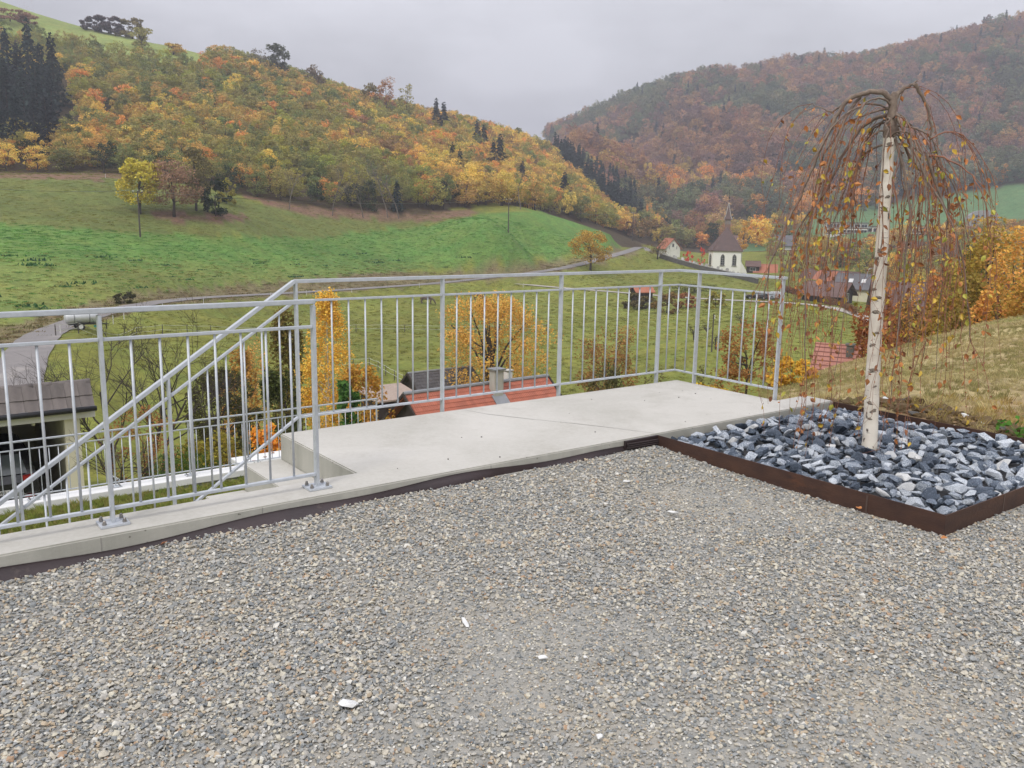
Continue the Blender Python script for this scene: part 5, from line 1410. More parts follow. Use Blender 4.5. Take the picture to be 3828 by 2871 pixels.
for (u_, vt, d_, lb) in [(976, 308, 300, 'left one of the two dark spruces standing close together in the ochre wood'), (992, 322, 296, 'right one of the two dark spruces standing close together in the ochre wood'), (1076, 290, 350, 'single dark spruce on the rusty ridge slope'), (1062, 300, 346, 'smaller dark spruce beside the single one on the ridge slope'), (942, 212, 425, 'pointed spruce on the skyline above the rust coloured crowns'), (958, 220, 420, 'spruce beside the pointed one on the skyline'), (1028, 258, 400, 'dark spruce below the skyline of the ridge'), (1042, 268, 396, 'lower dark spruce below the skyline of the ridge'), (858, 388, 236, 'small dark cypress shaped conifer at the wood edge')]:
    p = gd(u_, d_); h = max(6, atd(u_, vt, d_).z - p.z)
    tree('dark_spruce', lb, p, h, min(7, h * .36), 'conifer', jit(SPRUCE, .15))
# rest of the wood and the far forest: one uncountable mass each
FK = ['round', 'tall', 'shrub', 'conifer']
fm = []
for kd in FK:
    for i in range(4):
        P = conifer_points(rg6, 700) if kd == 'conifer' else crown_points(rg6, 950, kd, clumps=26, spread=.12)[0]
        fm.append(card_mesh('far_crown', P, .034 if kd == 'conifer' else .034, rg6, M_LEAFI))
FARC = proto_collection('far_crowns', fm)
BASEW = {'round': .80, 'tall': .62, 'shrub': 1.08, 'conifer': .40}
def forest(name, label, T, cat='wood'):
    r_ = random.Random(5)
    scatter(name, [t_[:3] for t_ in T], [(0, 0, r_.uniform(0, 6.28)) for t_ in T], [(t_[4] / BASEW[t_[5]], t_[4] / BASEW[t_[5]], t_[3]) for t_ in T],
            [FK.index(t_[5]) * 4 + r_.randrange(4) for t_ in T], FARC, [t_[6] for t_ in T], label, cat)
forest('hillside_wood', 'dense autumn wood covering the slope above the green field', trees[240:])
far = []
x, y, z, u, v, d = wood_pts(40, 760, 400, 1130, 8.2, 4)
FARF = [(1560, 560), (1700, 475), (1900, 452), (2050, 425), (2300, 385), (2300, 510), (2000, 520), (1800, 525), (1700, 560)]
k = (u > 1160) & (u < 2330) & (d > 470) & ~(inpoly(u, v, FARF) & (d < 690)) & (v > 20)
k &= ~((d < 700) & (v > 470) & (u > 1560))
cn = vnoise(x / 70, y / 70, 61); cn2 = vnoise(x / 22, y / 22, 62)
MV = [lc(142, 106, 88, 1.4), lc(158, 116, 86, 1.4), lc(128, 100, 92, 1.4), lc(166, 128, 86, 1.4)]; MG = [lc(108, 112, 78, 1.4), lc(122, 120, 86, 1.4), lc(94, 102, 80, 1.3)]
for i in np.nonzero(k)[0]:
    f = cn[i] * .6 + cn2[i] * .4 + RND.uniform(-.15, .15)
    low = v[i] > 380
    if RND.random() < .025: far.append((x[i], y[i], z[i], RND.uniform(16, 20), RND.uniform(6, 8), 'conifer', jit(SPRUCE))); continue
    c_ = RND.choice(MG) if f > .53 else RND.choice(MV + ([OCH, ORA] if low else []))
    far.append((x[i], y[i], z[i] - 1, RND.uniform(10, 18), RND.uniform(9, 14), RND.choice(['round', 'round', 'shrub']), jit(c_, .26)))
forest('far_forest', 'brown and rust coloured beech forest on the far hill', far)
# skyline copse on the high pasture behind the left ridge
mid = []
x, y, z, u, v, d = wood_pts(40, 330, 240, 520, 6.5, 9)
VW = [(1375, 500), (1470, 480), (1640, 478), (1780, 492), (1700, 520), (1640, 545), (1590, 530), (1480, 540), (1395, 528)]
k = inpoly(u, v, VW) & (d > 285) & (d < 480)
for i in np.nonzero(k)[0]:
    c_ = RND.choice([ORA, OCH, OLIVE, GREEN, RUST, YEL, BRN, DKGREEN, OLIVE])
    mid.append((x[i], y[i], z[i] - .5, RND.uniform(8, 14), RND.uniform(6, 9), RND.choice(['round', 'tall', 'shrub']), jit(c_), 'autumn coloured'))
VIL = [(1690, 520), (1780, 512), (1900, 512), (2080, 500), (2250, 500), (2250, 640), (2060, 668), (1905, 610), (1840, 585), (1700, 590), (1660, 560)]
x, y, z, u, v, d = wood_pts(60, 330, 130, 460, 6.0, 10)
k = inpoly(u, v, VIL) & (d > 215) & (d < 440)
# keep the houses and the school free
HS = [(1706, 545, 22, 14), (1700, 532, 26, 12), (1825, 505, 46, 14), (1985, 514, 40, 12), (1890, 505, 26, 10)]
for i in np.nonzero(k)[0]:
    if RND.random() < .30: continue
    if any(abs(u[i] - a) < w_ and 0 < v[i] - b < h_ + 26 for a, b, w_, h_ in HS): continue
    c_ = RND.choice([OCH, OCH, OLIVE, GREEN, BRN, YEL, RUST, OLIVE, MAUVE])
    mid.append((x[i], y[i], z[i] - .5, RND.uniform(4, 7.5), RND.uniform(4.5, 7.5), RND.choice(['round', 'shrub', 'shrub', 'tall']), jit(c_), {OCH: 'ochre', OLIVE: 'olive', GREEN: 'green', BRN: 'brown', YEL: 'yellow', RUST: 'rust coloured', MAUVE: 'mauve brown'}[c_]))
mid.sort(key=lambda t_: t_[0] ** 2 + t_[1] ** 2)
GN = {'conifer': 'spruce'}
for t_ in mid[:70]:
    sh = {'round': 'round', 'tall': 'narrow', 'shrub': 'bushy'}[t_[5]]
    tree('village_tree', sh + ' ' + t_[7] + ' tree among the houses of the valley village', t_[:3], t_[3], t_[4], t_[5], t_[6], sh + ' ' + t_[7] + ' trees among the village houses')
forest('village_wood', 'mixed autumn trees behind the chapel and between the village houses', mid[70:])

# ---- single trees one can point at
def feat(name, label, u_, d_, vtop, wpx, kind, color, n=2600, leaf=.16, clumps=40, cat='tree', vbase=None, group=None, spread=.12, fill=.2, limbs=9, bark=None, up=.35):
    p = gd(u_, d_) if vbase is None else (lambda q: Vector((q.x, q.y, q.z)))(gp(u_, vbase, d_ - 25) if d_ > 60 else atd(u_, vbase, d_))
    dd = math.hypot(p.x, p.y)
    h = atd(u_, vtop, dd).z - p.z; w = wpx / 1883 * dd
    r_ = np.random.default_rng(int(u_ * 7 + d_))
    P, cs = crown_points(r_, n, kind, clumps=clumps, spread=spread, fill=fill)
    base = {'round': .80, 'tall': .62, 'shrub': 1.08, 'column': .36, 'cone': .68}[kind]
    sx = w / base; sc = np.array([sx, sx, h]); P = P * sc
    o = thing(name, label, cat, p, 0, group)
    cr_ = ob('crown', card_mesh('crown', P, np.full(len(P), leaf), r_, M_LEAF, up=up), o, color=color)
    tm_ = trunk_mesh('trunk', r_, bark or M_BARK, kind, limbs, .008 if kind == 'column' else .016 if kind == 'shrub' else .022, cs)
    ob('trunk', tm_, o, scl=(sx, sx, h))
    return o
M_BIRCHB = pmat('far_birch_bark', (.55, .50, .42), (.30, .26, .2), scale=3, rough=.8)
feat('golden_birch', 'slender golden yellow birch below the platform railing', 705, 40, 630, 128, 'column', lc(222, 164, 54, 1.35), n=17000, leaf=.060, clumps=280, spread=.050, bark=M_BIRCHB, limbs=30, fill=.25)
feat('ochre_maple', 'big round ochre yellow maple behind the red roofed house', 1065, 78, 632, 252, 'round', lc(190, 146, 60, 1.35), n=14000, leaf=.115, clumps=150, spread=.085, fill=.03, limbs=14)
feat('green_orange_tree', 'tall dark green tree turning brown left of the golden birch', 612, 44, 672, 92, 'tall', lc(110, 96, 44), n=6000, leaf=.085, clumps=60)
feat('orange_shrub', 'orange leaved shrub between the bare trees and the green tree', 505, 46, 752, 92, 'shrub', lc(176, 132, 56), n=4000, leaf=.09, clumps=40, cat='shrub')
feat('faded_orange_shrub', 'feathery pale orange shrub behind the orange one', 545, 52, 735, 56, 'tall', lc(196, 146, 78), n=1500, leaf=.07, clumps=40, cat='shrub')
feat('dark_thicket', 'dark green brown thicket below the stair railing', 470, 36, 800, 150, 'shrub', lc(82, 80, 40), n=5000, leaf=.08, clumps=50, cat='shrub')
feat('dark_hedge_bush', 'dark green bush in front of the green orange tree', 590, 33, 800, 110, 'shrub', lc(74, 80, 38), n=5000, leaf=.07, clumps=50, cat='shrub')
feat('glowing_orange_bush', 'low glowing orange bush beside the white slab', 575, 21, 905, 120, 'shrub', lc(226, 140, 26, 1.3), n=4500, leaf=.045, clumps=45, cat='shrub')
feat('rusty_scrub', 'rusty orange scrub at the feet of the bare trees', 285, 27, 880, 170, 'shrub', lc(150, 104, 60), n=2600, leaf=.042, clumps=70, cat='shrub', spread=.10)
feat('yellow_green_scrub', 'yellow green scrub behind the lower railing', 440, 25, 930, 150, 'shrub', lc(136, 122, 40), n=3600, leaf=.055, clumps=50, cat='shrub')
feat('orange_leaf_tree', 'green and orange leaved tree just left of the dark barn', 775, 36, 790, 135, 'shrub', lc(178, 130, 40), n=4600, leaf=.075, clumps=60)
feat('broadleaf_bush', 'fresh green broad leaved bush beside the golden birch', 745, 30, 830, 60, 'tall', lc(70, 104, 44), n=1400, leaf=.10, clumps=24, cat='shrub')
feat('rust_leaf_shrub', 'loose rust brown shrub behind the end of the platform railing', 1628, 24, 690, 150, 'shrub', lc(150, 104, 56), n=3200, leaf=.042, clumps=75, cat='shrub', spread=.10, limbs=16)
feat('yellow_slope_shrub', 'yellow leaved shrub at the edge of the dry slope', 1728, 21, 775, 110, 'shrub', lc(196, 152, 36), n=2200, leaf=.045, clumps=45, cat='shrub')
feat('yellow_ground_shrub', 'low yellow shrub below the platform corner', 1545, 19, 832, 120, 'shrub', lc(176, 144, 34), n=2600, leaf=.042, clumps=40, cat='shrub')
feat('brown_orchard_tree', 'brown and green tree standing alone in the lower meadow', 1322, 74, 700, 132, 'round', lc(146, 106, 54), n=5200, leaf=.11, clumps=60)
feat('dark_bramble', 'dark green bramble at the foot of the meadow tree', 1310, 50, 790, 130, 'shrub', lc(92, 88, 50), n=4200, leaf=.085, clumps=50, cat='shrub')
feat('grey_bramble', 'grey brown twiggy bush below the railing corner', 1432, 46, 785, 110, 'shrub', lc(98, 88, 56), n=3600, leaf=.075, clumps=50, cat='shrub')
feat('green_bramble', 'grey green bush under the right hand railing', 1530, 44, 795, 90, 'shrub', lc(104, 98, 56), n=3000, leaf=.075, clumps=40, cat='shrub')
for (u_, v_, vt, wp, c_, lb) in [(1368, 666, 634, 46, lc(100, 90, 54), 'dark olive bush left of the tiny hut'), (1395, 668, 640, 60, lc(104, 92, 54), 'olive bush in front of the tiny orange roofed hut'), (1440, 676, 628, 70, lc(124, 98, 52), 'brown bush right of the tiny hut'), (1482, 665, 632, 50, lc(150, 96, 60), 'reddish bush at the track right of the hut'), (1545, 665, 630, 46, lc(150, 138, 50), 'yellow green bush between track and orchard'), (1500, 632, 612, 110, lc(96, 100, 52), 'long low scrub bank above the farm track')]:
    feat('meadow_bush', lb, u_, 160, vt, wp, 'shrub', c_, n=1700, leaf=.18, clumps=30, cat='bush', vbase=v_)
feat('yellow_field_tree', 'bright yellow green tree with thick trunk on the upper field', 303, 178, 345, 84, 'round', lc(184, 168, 48, 1.3), n=4000, leaf=.26, clumps=46, vbase=462)
feat('mauve_tree', 'mauve brown thinly leaved tree beside the yellow tree', 376, 178, 350, 104, 'round', lc(150, 116, 92), n=4200, leaf=.20, clumps=60, vbase=468)
feat('tall_olive_tree', 'tall olive tree behind the mauve brown tree', 424, 195, 322, 66, 'tall', lc(118, 108, 66), n=2600, leaf=.26, clumps=40, vbase=455)
feat('dark_ivy_bush', 'dark green ivy covered bush at the end of the field copse', 466, 181, 388, 68, 'shrub', lc(48, 62, 42, 1.0), n=3000, leaf=.2, clumps=36, vbase=467)
feat('small_yellow_bush', 'small yellow green bush above the dark ivy bush', 490, 192, 384, 42, 'shrub', lc(150, 138, 50), n=1400, leaf=.22, clumps=24, vbase=440, cat='bush')
feat('lone_roadside_tree', 'round golden olive tree standing at the bend of the lane', 1275, 222, 498, 86, 'round', lc(176, 138, 46), n=3800, leaf=.22, clumps=46, vbase=584)
feat('crooked_fruit_tree', 'crooked nearly bare fruit tree beside the churchyard wall', 1420, 238, 518, 52, 'round', lc(110, 92, 60), n=700, leaf=.16, clumps=40, vbase=560, limbs=16)
feat('roadside_bush', 'dark bush on the bank above the lane', 268, 122, 630, 44, 'shrub', lc(78, 76, 44), n=1400, leaf=.14, clumps=26, vbase=656, cat='bush')
feat('skyline_lime', 'large dark tree rising above the wood on the skyline', 612, 430, 98, 50, 'round', lc(92, 96, 76), n=1800, leaf=.5, clumps=34)
feat('skyline_bare_tree', 'bare looking tree left of the skyline lime', 572, 430, 108, 46, 'round', lc(120, 112, 96), n=500, leaf=.4, clumps=34, limbs=14)
for (u_, vt, wp, vb_, lb) in [(205, 33, 50, 68, 'grey purple bush at the left end of the hilltop hedge'), (240, 36, 56, 74, 'grey purple bush in the middle of the hilltop hedge'), (286, 40, 60, 84, 'olive bush at the right end of the hilltop hedge')]:
    feat('hilltop_bush', lb, u_, 430, vt, wp, 'shrub', lc(96, 86, 86) if u_ < 270 else lc(126, 112, 72), n=2200, leaf=.5, clumps=34, cat='bush', vbase=vb_)
for (u_, vt, c_, lb) in [(335, 62, OLIVE, 'thin pale tree on the hilltop pasture edge'), (400, 98, OCH, 'small ochre tree on the ridge'), (690, 142, lc(120, 104, 84), 'grey brown tree on the skyline right of the lime'), (800, 180, lc(126, 112, 60), 'pointed olive tree on the skyline'), (838, 168, RUST, 'rust red tree on the skyline'), (880, 178, OLIVE, 'broad olive tree on the skyline')]:
    feat('ridge_tree', lb, u_, 425, vt, 44, 'tall', c_, n=900, leaf=.5, clumps=24)
for (u_, vt, vb_, wp, lb) in [(22, 20, 46, 70, 'reddish bush on the hilltop pasture'), (62, 30, 52, 40, 'small orange brown bush beside the reddish hilltop bush'), (60, -8, 12, 90, 'pinkish hedge along the upper edge of the hilltop pasture')]:
    feat('pasture_bush', lb, u_, 430, vt, wp, 'shrub', lc(150, 112, 96), n=1500, leaf=.5, clumps=30, cat='bush', vbase=vb_)
for (u_, v_, vt, lb) in [(1545, 555, 505, 'slim yellow poplar behind the chapel'), ]:
    feat('yellow_poplar', 'slim yellow poplar right of the chapel roof', 1601, 330, 478, 16, 'column', lc(206, 160, 60), n=900, leaf=.3, clumps=26)
for (u_, v_, vt, lb) in [(1477, 562, 546, 'scarlet bush furthest from the chapel on the churchyard path'), (1488, 560, 540, 'tall scarlet bush in the churchyard'), (1513, 553, 536, 'scarlet bush close to the chapel wall')]:
    q = atd(u_, v_, 262); feat('scarlet_bush', lb, u_, 262, vt, 17, 'shrub', lc(214, 74, 56), n=500, leaf=.2, clumps=14, cat='bush')
# hedges of the farm
for (a, b, lb, h_) in [((1690, 628), (1752, 645), 'clipped brown hedge beside the churchyard corner', 1.3), ((1782, 655), (1850, 684), 'clipped brown hedge along the farm track', 1.5)]:
    A_, B_ = gp(*a), gp(*b); r_ = np.random.default_rng(int(a[0])); n_ = 2400
    f = r_.uniform(0, 1, n_); P = np.stack([A_.x + (B_.x - A_.x) * f, A_.y + (B_.y - A_.y) * f, A_.z + (B_.z - A_.z) * f], -1) - np.array(A_)
    dl = (B_ - A_).normalized(); P += np.stack([-dl.y * np.ones(n_), dl.x * np.ones(n_), np.zeros(n_)], -1) * r_.uniform(-.5, .5, n_)[:, None]; P[:, 2] += r_.uniform(0, h_, n_)
    o = thing('hedge', lb, 'hedge', A_); ob('foliage', card_mesh('foliage', P, np.full(n_, .17), r_, M_LEAF), o, color=lc(112, 78, 52))
# bushes bounding the dry slope on the right
BR = [(1905, 39, 640, 120, lc(150, 88, 46), 'rust brown bush at the left end of the slope hedge', 'shrub'), (1975, 44, 650, 130, lc(120, 92, 52), 'grey brown bush in the slope hedge beside the rust one', 'shrub'), (2045, 42, 628, 120, lc(158, 126, 46), 'yellow olive bush in the middle of the slope hedge', 'shrub'),
      (2110, 40, 600, 130, lc(140, 118, 50), 'olive brown bush in the slope hedge', 'shrub'), (2185, 38, 590, 140, lc(198, 140, 62), 'bright orange bush at the right end of the slope hedge', 'shrub'), (1990, 62, 600, 120, lc(196, 150, 48), 'golden bush behind the slope hedge', 'shrub'), (2075, 60, 560, 130, lc(150, 136, 50), 'olive yellow bush behind the slope hedge', 'shrub'),
      (2145, 56, 480, 150, lc(162, 132, 48), 'tall ochre tree above the slope hedge', 'round'), (2215, 50, 500, 150, lc(200, 148, 62), 'tall golden orange tree at the end of the slope hedge', 'round'), (2100, 70, 540, 90, lc(74, 92, 50), 'dark green bush inside the slope hedge', 'shrub'), (2155, 42, 640, 90, lc(112, 70, 48), 'dark red brown bush in the slope hedge', 'shrub'),
      (1935, 72, 655, 90, lc(206, 146, 42), 'small golden bush beyond the rust brown one', 'shrub'), (2030, 75, 590, 100, lc(184, 120, 56), 'salmon orange bush at the back of the slope hedge', 'shrub'), (2260, 36, 560, 160, lc(170, 130, 46), 'ochre bush past the golden orange tree', 'shrub')]
for (u_, d_, vt, wp, c_, lb, kd) in BR: feat('slope_bush' if kd == 'shrub' else 'slope_tree', lb, u_, d_, vt, wp, kd, c_, n=5200, leaf=.0017 * d_ + .012, clumps=64, cat='bush' if kd == 'shrub' else 'tree', spread=.115)

# ---- bare trees
M_PALEB = pmat('pale_bark', (.20, .17, .145), (.12, .10, .085), scale=4, rough=.95)
def bare_tree(name, label, p, h, seed, spread=.5, mat=None, levels=4, r0=None, cat='tree'):
    r_ = random.Random(seed); mb = MB(); tw = MB()
    def grow(a, d, l, r, lv):
        n = 4; pts = [a]; q = a.copy(); dd = d.copy()
        for k in range(n):
            dd = (dd + Vector((r_.gauss(0, .13), r_.gauss(0, .13), r_.gauss(.05, .07)))).normalized(); q = q + dd * l / n; pts.append(q.copy())
        (mb if lv < 2 else tw).tube(pts, [r * (1 - .6 * k / n) for k in range(n + 1)], 6 if lv < 2 else 4, cap=False)
        if lv >= levels: return
        for k in range([6, 5, 4, 3][min(lv, 3)]):
            f = r_.uniform(.3, 1.0) if lv else r_.uniform(.35, 1.0); i = min(int(f * n), n - 1); b = pts[i].lerp(pts[i + 1], f * n - i)
            x = dd.orthogonal().normalized(); x.rotate(Matrix.Rotation(r_.uniform(0, 6.28), 3, dd))
            nd = (dd + x * r_.uniform(.5, 1.1) * (1 if lv else spread * 2)).normalized()
            grow(b, nd, l * r_.uniform(.45, .68), r * .45 * (1 - .35 * f) + .002, lv + 1)
    grow(Vector((0, 0, -.3)), Vector((0, 0, 1)), h * .62, r0 or h * .017, 0)
    o = thing(name, label, cat, p)
    mb.build('trunk', mat or M_BARK, o, smooth=True); t2 = tw.build('twigs', mat or M_BARK, o); t2['kind'] = 'stuff'
    return o
for (u_, d_, vt, lb, sd) in [(195, 28, 665, 'tall bare tree rising behind the corner of the garage roof', 1), (285, 31, 690, 'bare tree with a forked trunk behind the stair railing', 2), (322, 29, 700, 'slender bare tree right of the forked one', 3), (430, 30, 755, 'low bare tree in front of the orange shrub', 4), (110, 34, 715, 'thin bare tree behind the garage ridge', 5), (240, 22, 900, 'leaning leafless shrub behind the lower railing', 6)]:
    p = gd(u_, d_); bare_tree('bare_tree', lb, p, (atd(u_, vt, d_).z - p.z), sd, r0=.075)
for (u_, v_, vt, lb, sd) in [(1500, 735, 688, 'small bare fruit tree in the orchard meadow near the pole', 11), (1530, 722, 690, 'bare fruit tree between two others in the orchard meadow', 12), (1602, 705, 660, 'spreading bare fruit tree right of the orchard pole', 13), (1545, 755, 705, 'lowest bare fruit tree of the orchard meadow', 14)]:
    p = gp(u_, v_, 80); dd = math.hypot(p.x, p.y); bare_tree('fruit_tree', lb, p, (atd(u_, vt, dd).z - p.z), sd, spread=.8, levels=3, r0=.12)
for (u_, v_, vt, sd, lb) in [(625, 452, 355, 31, 'pale leafless tree at the left of the wood edge'), (718, 466, 300, 32, 'tall leafless tree with two stems at the wood edge'), (785, 470, 330, 33, 'slim leafless tree at the wood edge above the litter'), (838, 470, 318, 34, 'forked leafless tree at the wood edge'), (862, 472, 312, 35, 'tall leafless tree beside the forked one at the wood edge'), (1125, 452, 350, 36, 'slim pale leafless tree near the field crest')]:
    p = gp(u_, v_, 150); dd = math.hypot(p.x, p.y); bare_tree('leafless_tree', lb, p, (atd(u_, vt, dd).z - p.z), sd, spread=.45, levels=3, r0=.16, mat=M_PALEB)
# dark pine shrub behind the lower railing
pp = gd(378, 17.5); r_ = np.random.default_rng(8); n_ = 9000
a_ = r_.uniform(0, 6.28, n_); q_ = r_.uniform(0, 1, n_) ** .5; hh = atd(378, 962, 17.5).z - pp.z
P = np.stack([q_ * np.cos(a_) * .95 * (1 + .2 * np.sin(3 * a_)), q_ * np.sin(a_) * .8, hh * (.15 + .85 * r_.uniform(0, 1, n_) * np.sqrt(1 - .8 * q_ ** 2))], -1)
o = thing('pine_shrub', 'dense dark green pine shrub behind the lower railing', 'shrub', pp)
ob('foliage', card_mesh('foliage', P, np.full(n_, .075), r_, M_LEAF, elong=.10, up=-.2), o, color=lc(66, 88, 36))
mb = MB(); [mb.tube([(0, 0, -.2), (.3 * math.cos(k), .25 * math.sin(k), hh * .4), (.6 * math.cos(k), .5 * math.sin(k), hh * .75)], [.05, .03, .01], 5) for k in range(6)]; q_ = mb.build('stems', M_BARK, o); q_['kind'] = 'stuff'

# ================================================================== WEEPING BIRCH IN THE PLANTER
def birchbark():
    m = bpy.data.materials.new('white_birch_bark'); m.use_nodes = True
    t = m.node_tree; bs = t.nodes['Principled BSDF']; bs.inputs['Roughness'].default_value = .75
    co = _n(t, 'ShaderNodeTexCoord')
    def no(scale, st, det=5):
        mp = _n(t, 'ShaderNodeMapping'); mp.inputs['Scale'].default_value = st; t.links.new(co.outputs['Object'], mp.inputs[0])
        n = _n(t, 'ShaderNodeTexNoise'); n.inputs['Scale'].default_value = scale; n.inputs['Detail'].default_value = det; n.inputs['Roughness'].default_value = .6
        t.links.new(mp.outputs[0], n.inputs['Vector']); return n.outputs['Fac']
    def ramp(f, a, b):
        r_ = _n(t, 'ShaderNodeMapRange'); r_.inputs['From Min'].default_value = a; r_.inputs['From Max'].default_value = b; t.links.new(f, r_.inputs['Value']); return r_.outputs[0]
    mx = _n(t, 'ShaderNodeMix', data_type='RGBA'); mx.inputs['A'].default_value = (.80, .75, .65, 1); mx.inputs['B'].default_value = (.64, .575, .475, 1); t.links.new(ramp(no(7, (1, 1, 1)), .4, .7), mx.inputs['Factor'])
    m2 = _n(t, 'ShaderNodeMix', data_type='RGBA'); t.links.new(mx.outputs['Result'], m2.inputs['A']); m2.inputs['B'].default_value = (.12, .095, .075, 1)
    t.links.new(ramp(no(13, (1.2, 1.2, 7)), .655, .70), m2.inputs['Factor'])
    # rough dark patches grow towards the foot, as old birch bark does
    sp = _n(t, 'ShaderNodeSeparateXYZ'); t.links.new(co.outputs['Object'], sp.inputs[0])
    ft = ramp(sp.outputs['Z'], .5, -.05)
    ad = _n(t, 'ShaderNodeMath', operation='MULTIPLY_ADD'); ad.inputs[1].default_value = .11; t.links.new(ft, ad.inputs[0]); t.links.new(no(20, (1, 1, .5), 6), ad.inputs[2])
    m3 = _n(t, 'ShaderNodeMix', data_type='RGBA'); t.links.new(m2.outputs['Result'], m3.inputs['A']); m3.inputs['B'].default_value = (.10, .08, .065, 1); t.links.new(ramp(ad.outputs[0], .66, .70), m3.inputs['Factor'])
    t.links.new(m3.outputs['Result'], bs.inputs['Base Color'])
    bp = _n(t, 'ShaderNodeBump'); bp.inputs['Strength'].default_value = .35; bp.inputs['Distance'].default_value = .006; t.links.new(no(13, (1.2, 1.2, 7)), bp.inputs['Height']); t.links.new(bp.outputs[0], bs.inputs['Normal'])
    return m
M_WB = birchbark()
M_TWIG = pmat('birch_twig', (.33, .14, .075), (.19, .085, .055), scale=20, rough=.7)
M_LIMB = pmat('birch_limb', (.25, .195, .15), (.13, .095, .078), scale=30, rough=.85, bump=.3, bscale=80)
M_KNOT = pmat('birch_knot', (.05, .04, .033), (.34, .29, .23), scale=110, rough=.95)
TB = L(TREE[0], TREE[1], 0.0)
TD = math.hypot(TB.x, TB.y)
birch = thing('weeping_birch', 'weeping birch with white trunk and drooping reddish twigs in the planter', 'tree', TB)
def bp_(u_, v_, off=0.0): p = atd(u_, v_, TD + off); return p - TB
tr = [bp_(1877, 985), bp_(1880, 930), bp_(1886, 800), bp_(1893, 690), bp_(1903, 560), bp_(1911, 440), bp_(1918, 340), bp_(1921, 300), bp_(1922, 286)]
rr = [.052, .047, .044, .041, .039, .037, .035, .035, .033]
def cr_pts(P, k=5):
    o_ = []
    for i in range(len(P) - 1):
        p0, p1, p2, p3 = P[max(i - 1, 0)], P[i], P[i + 1], P[min(i + 2, len(P) - 1)]
        for j in range(k):
            q = j / k; o_.append(.5 * ((2 * p1) + (p2 - p0) * q + (2 * p0 - 5 * p1 + 4 * p2 - p3) * q * q + (3 * p1 - p0 - 3 * p2 + p3) * q ** 3))
    o_.append(P[-1]); return o_
rb = random.Random(21)
tp = cr_pts(tr, 8); trr = np.interp(np.linspace(0, 1, len(tp)), np.linspace(0, 1, len(rr)), rr) * np.array([1 + .025 * math.sin(i * 1.7) for i in range(len(tp))])
mb = MB(); mb.tube(tp, list(trr), 20); mb.build('trunk', M_WB, birch, smooth=True)
for (u_, v_, w_) in [(1922, 313, 20), (1913, 378, 14), (1897, 432, 14), (1918, 424, 13), (1909, 455, 18), (1900, 548, 22), (1893, 565, 14), (1886, 618, 16), (1898, 650, 12), (1891, 675, 18), (1884, 744, 14), (1884, 796, 20), (1890, 830, 8), (1880, 862, 14), (1884, 888, 16), (1878, 905, 12), (1895, 720, 10)]:
    # eye-shaped knots on the side turned to the yard
    i = min(range(len(tp)), key=lambda k: abs(tp[k].z - bp_(u_, v_).z)); c = tp[i]
    tocam = Vector((-TB.x, -TB.y, 0)).normalized(); side = Vector((-tocam.y, tocam.x, 0)); off = (bp_(u_, v_) - c).dot(side); R = trr[i]
    off = max(-.85 * R, min(.85 * R, off)); fw = math.sqrt(R * R - off * off)
    w2 = w_ / 1883 * TD * .5; g_ = MB(); vs = []; 
    for k in range(10):
        a = 2 * math.pi * k / 10; jt = rb.uniform(.55, 1.25); sx = math.cos(a) * w2 * jt; o2 = max(-.98 * R, min(.98 * R, off + sx)); f2 = math.sqrt(R * R - o2 * o2)
        vs.append(c + side * o2 + tocam * (f2 + .0015) + Vector((0, 0, math.sin(a) * w2 * jt * (.62 if math.sin(a) > 0 else .38) + .25 * w2 * math.cos(a) * (i % 3 - 1))))
    vs.append(c + side * off + tocam * (fw + .007)); g_.add(vs, [(k, (k + 1) % 10, 10) for k in range(10)]); g_.build('knot', M_KNOT, birch)
mb = MB(); up_ = cr_pts([bp_(1921, 300), bp_(1924, 270), bp_(1928, 235), bp_(1930, 212), bp_(1933, 198)], 4); mb.tube(up_, [.0355, .037, .041, .043, .039, .034, .030, .027, .026, .027, .026, .025, .023, .021, .019, .015, .010][:len(up_)], 12); mb.build('graft_union', M_LIMB, birch, smooth=True)
# limbs traced from the picture, each with its own depth, then more all round
LIM = [([(1929, 222), (1905, 198), (1870, 200), (1832, 216), (1805, 252), (1778, 310), (1750, 372), (1720, 440), (1690, 505), (1662, 575), (1650, 640)], .015, -.15),
       ([(1929, 218), (1945, 196), (1968, 184), (1981, 174)], .016, .05), ([(1975, 180), (1990, 205), (2008, 250), (2012, 300), (2010, 340)], .010, .1),
       ([(2010, 300), (2050, 284), (2090, 300), (2125, 350), (2135, 420)], .004, .1), ([(2008, 335), (2050, 345), (2100, 380), (2130, 440), (2140, 520)], .005, -.1),
       ([(2000, 330), (2030, 420), (2070, 520), (2090, 640), (2095, 740)], .008, .15), ([(1935, 240), (1960, 300), (2010, 400), (2055, 480), (2080, 600)], .008, -.25),
       ([(1925, 250), (1890, 255), (1850, 290), (1810, 360), (1780, 420), (1740, 470), (1715, 520), (1700, 640)], .011, .2), ([(1860, 205), (1830, 250), (1800, 330), (1770, 420), (1745, 540), (1738, 700), (1742, 830)], .009, -.3),
       ([(1925, 235), (1870, 225), (1810, 260), (1760, 340), (1730, 380)], .006, -.45), ([(1830, 216), (1800, 240), (1770, 230), (1750, 225)], .006, .1), ([(1935, 270), (1960, 330), (1990, 370), (2030, 360), (2070, 430), (2100, 560)], .008, .3),
       ([(1930, 290), (1955, 380), (1965, 480), (1950, 620), (1935, 760), (1925, 870)], .008, -.22), ([(1915, 340), (1950, 530), (1930, 640), (1920, 760)], .004, -.12)]
strands = []
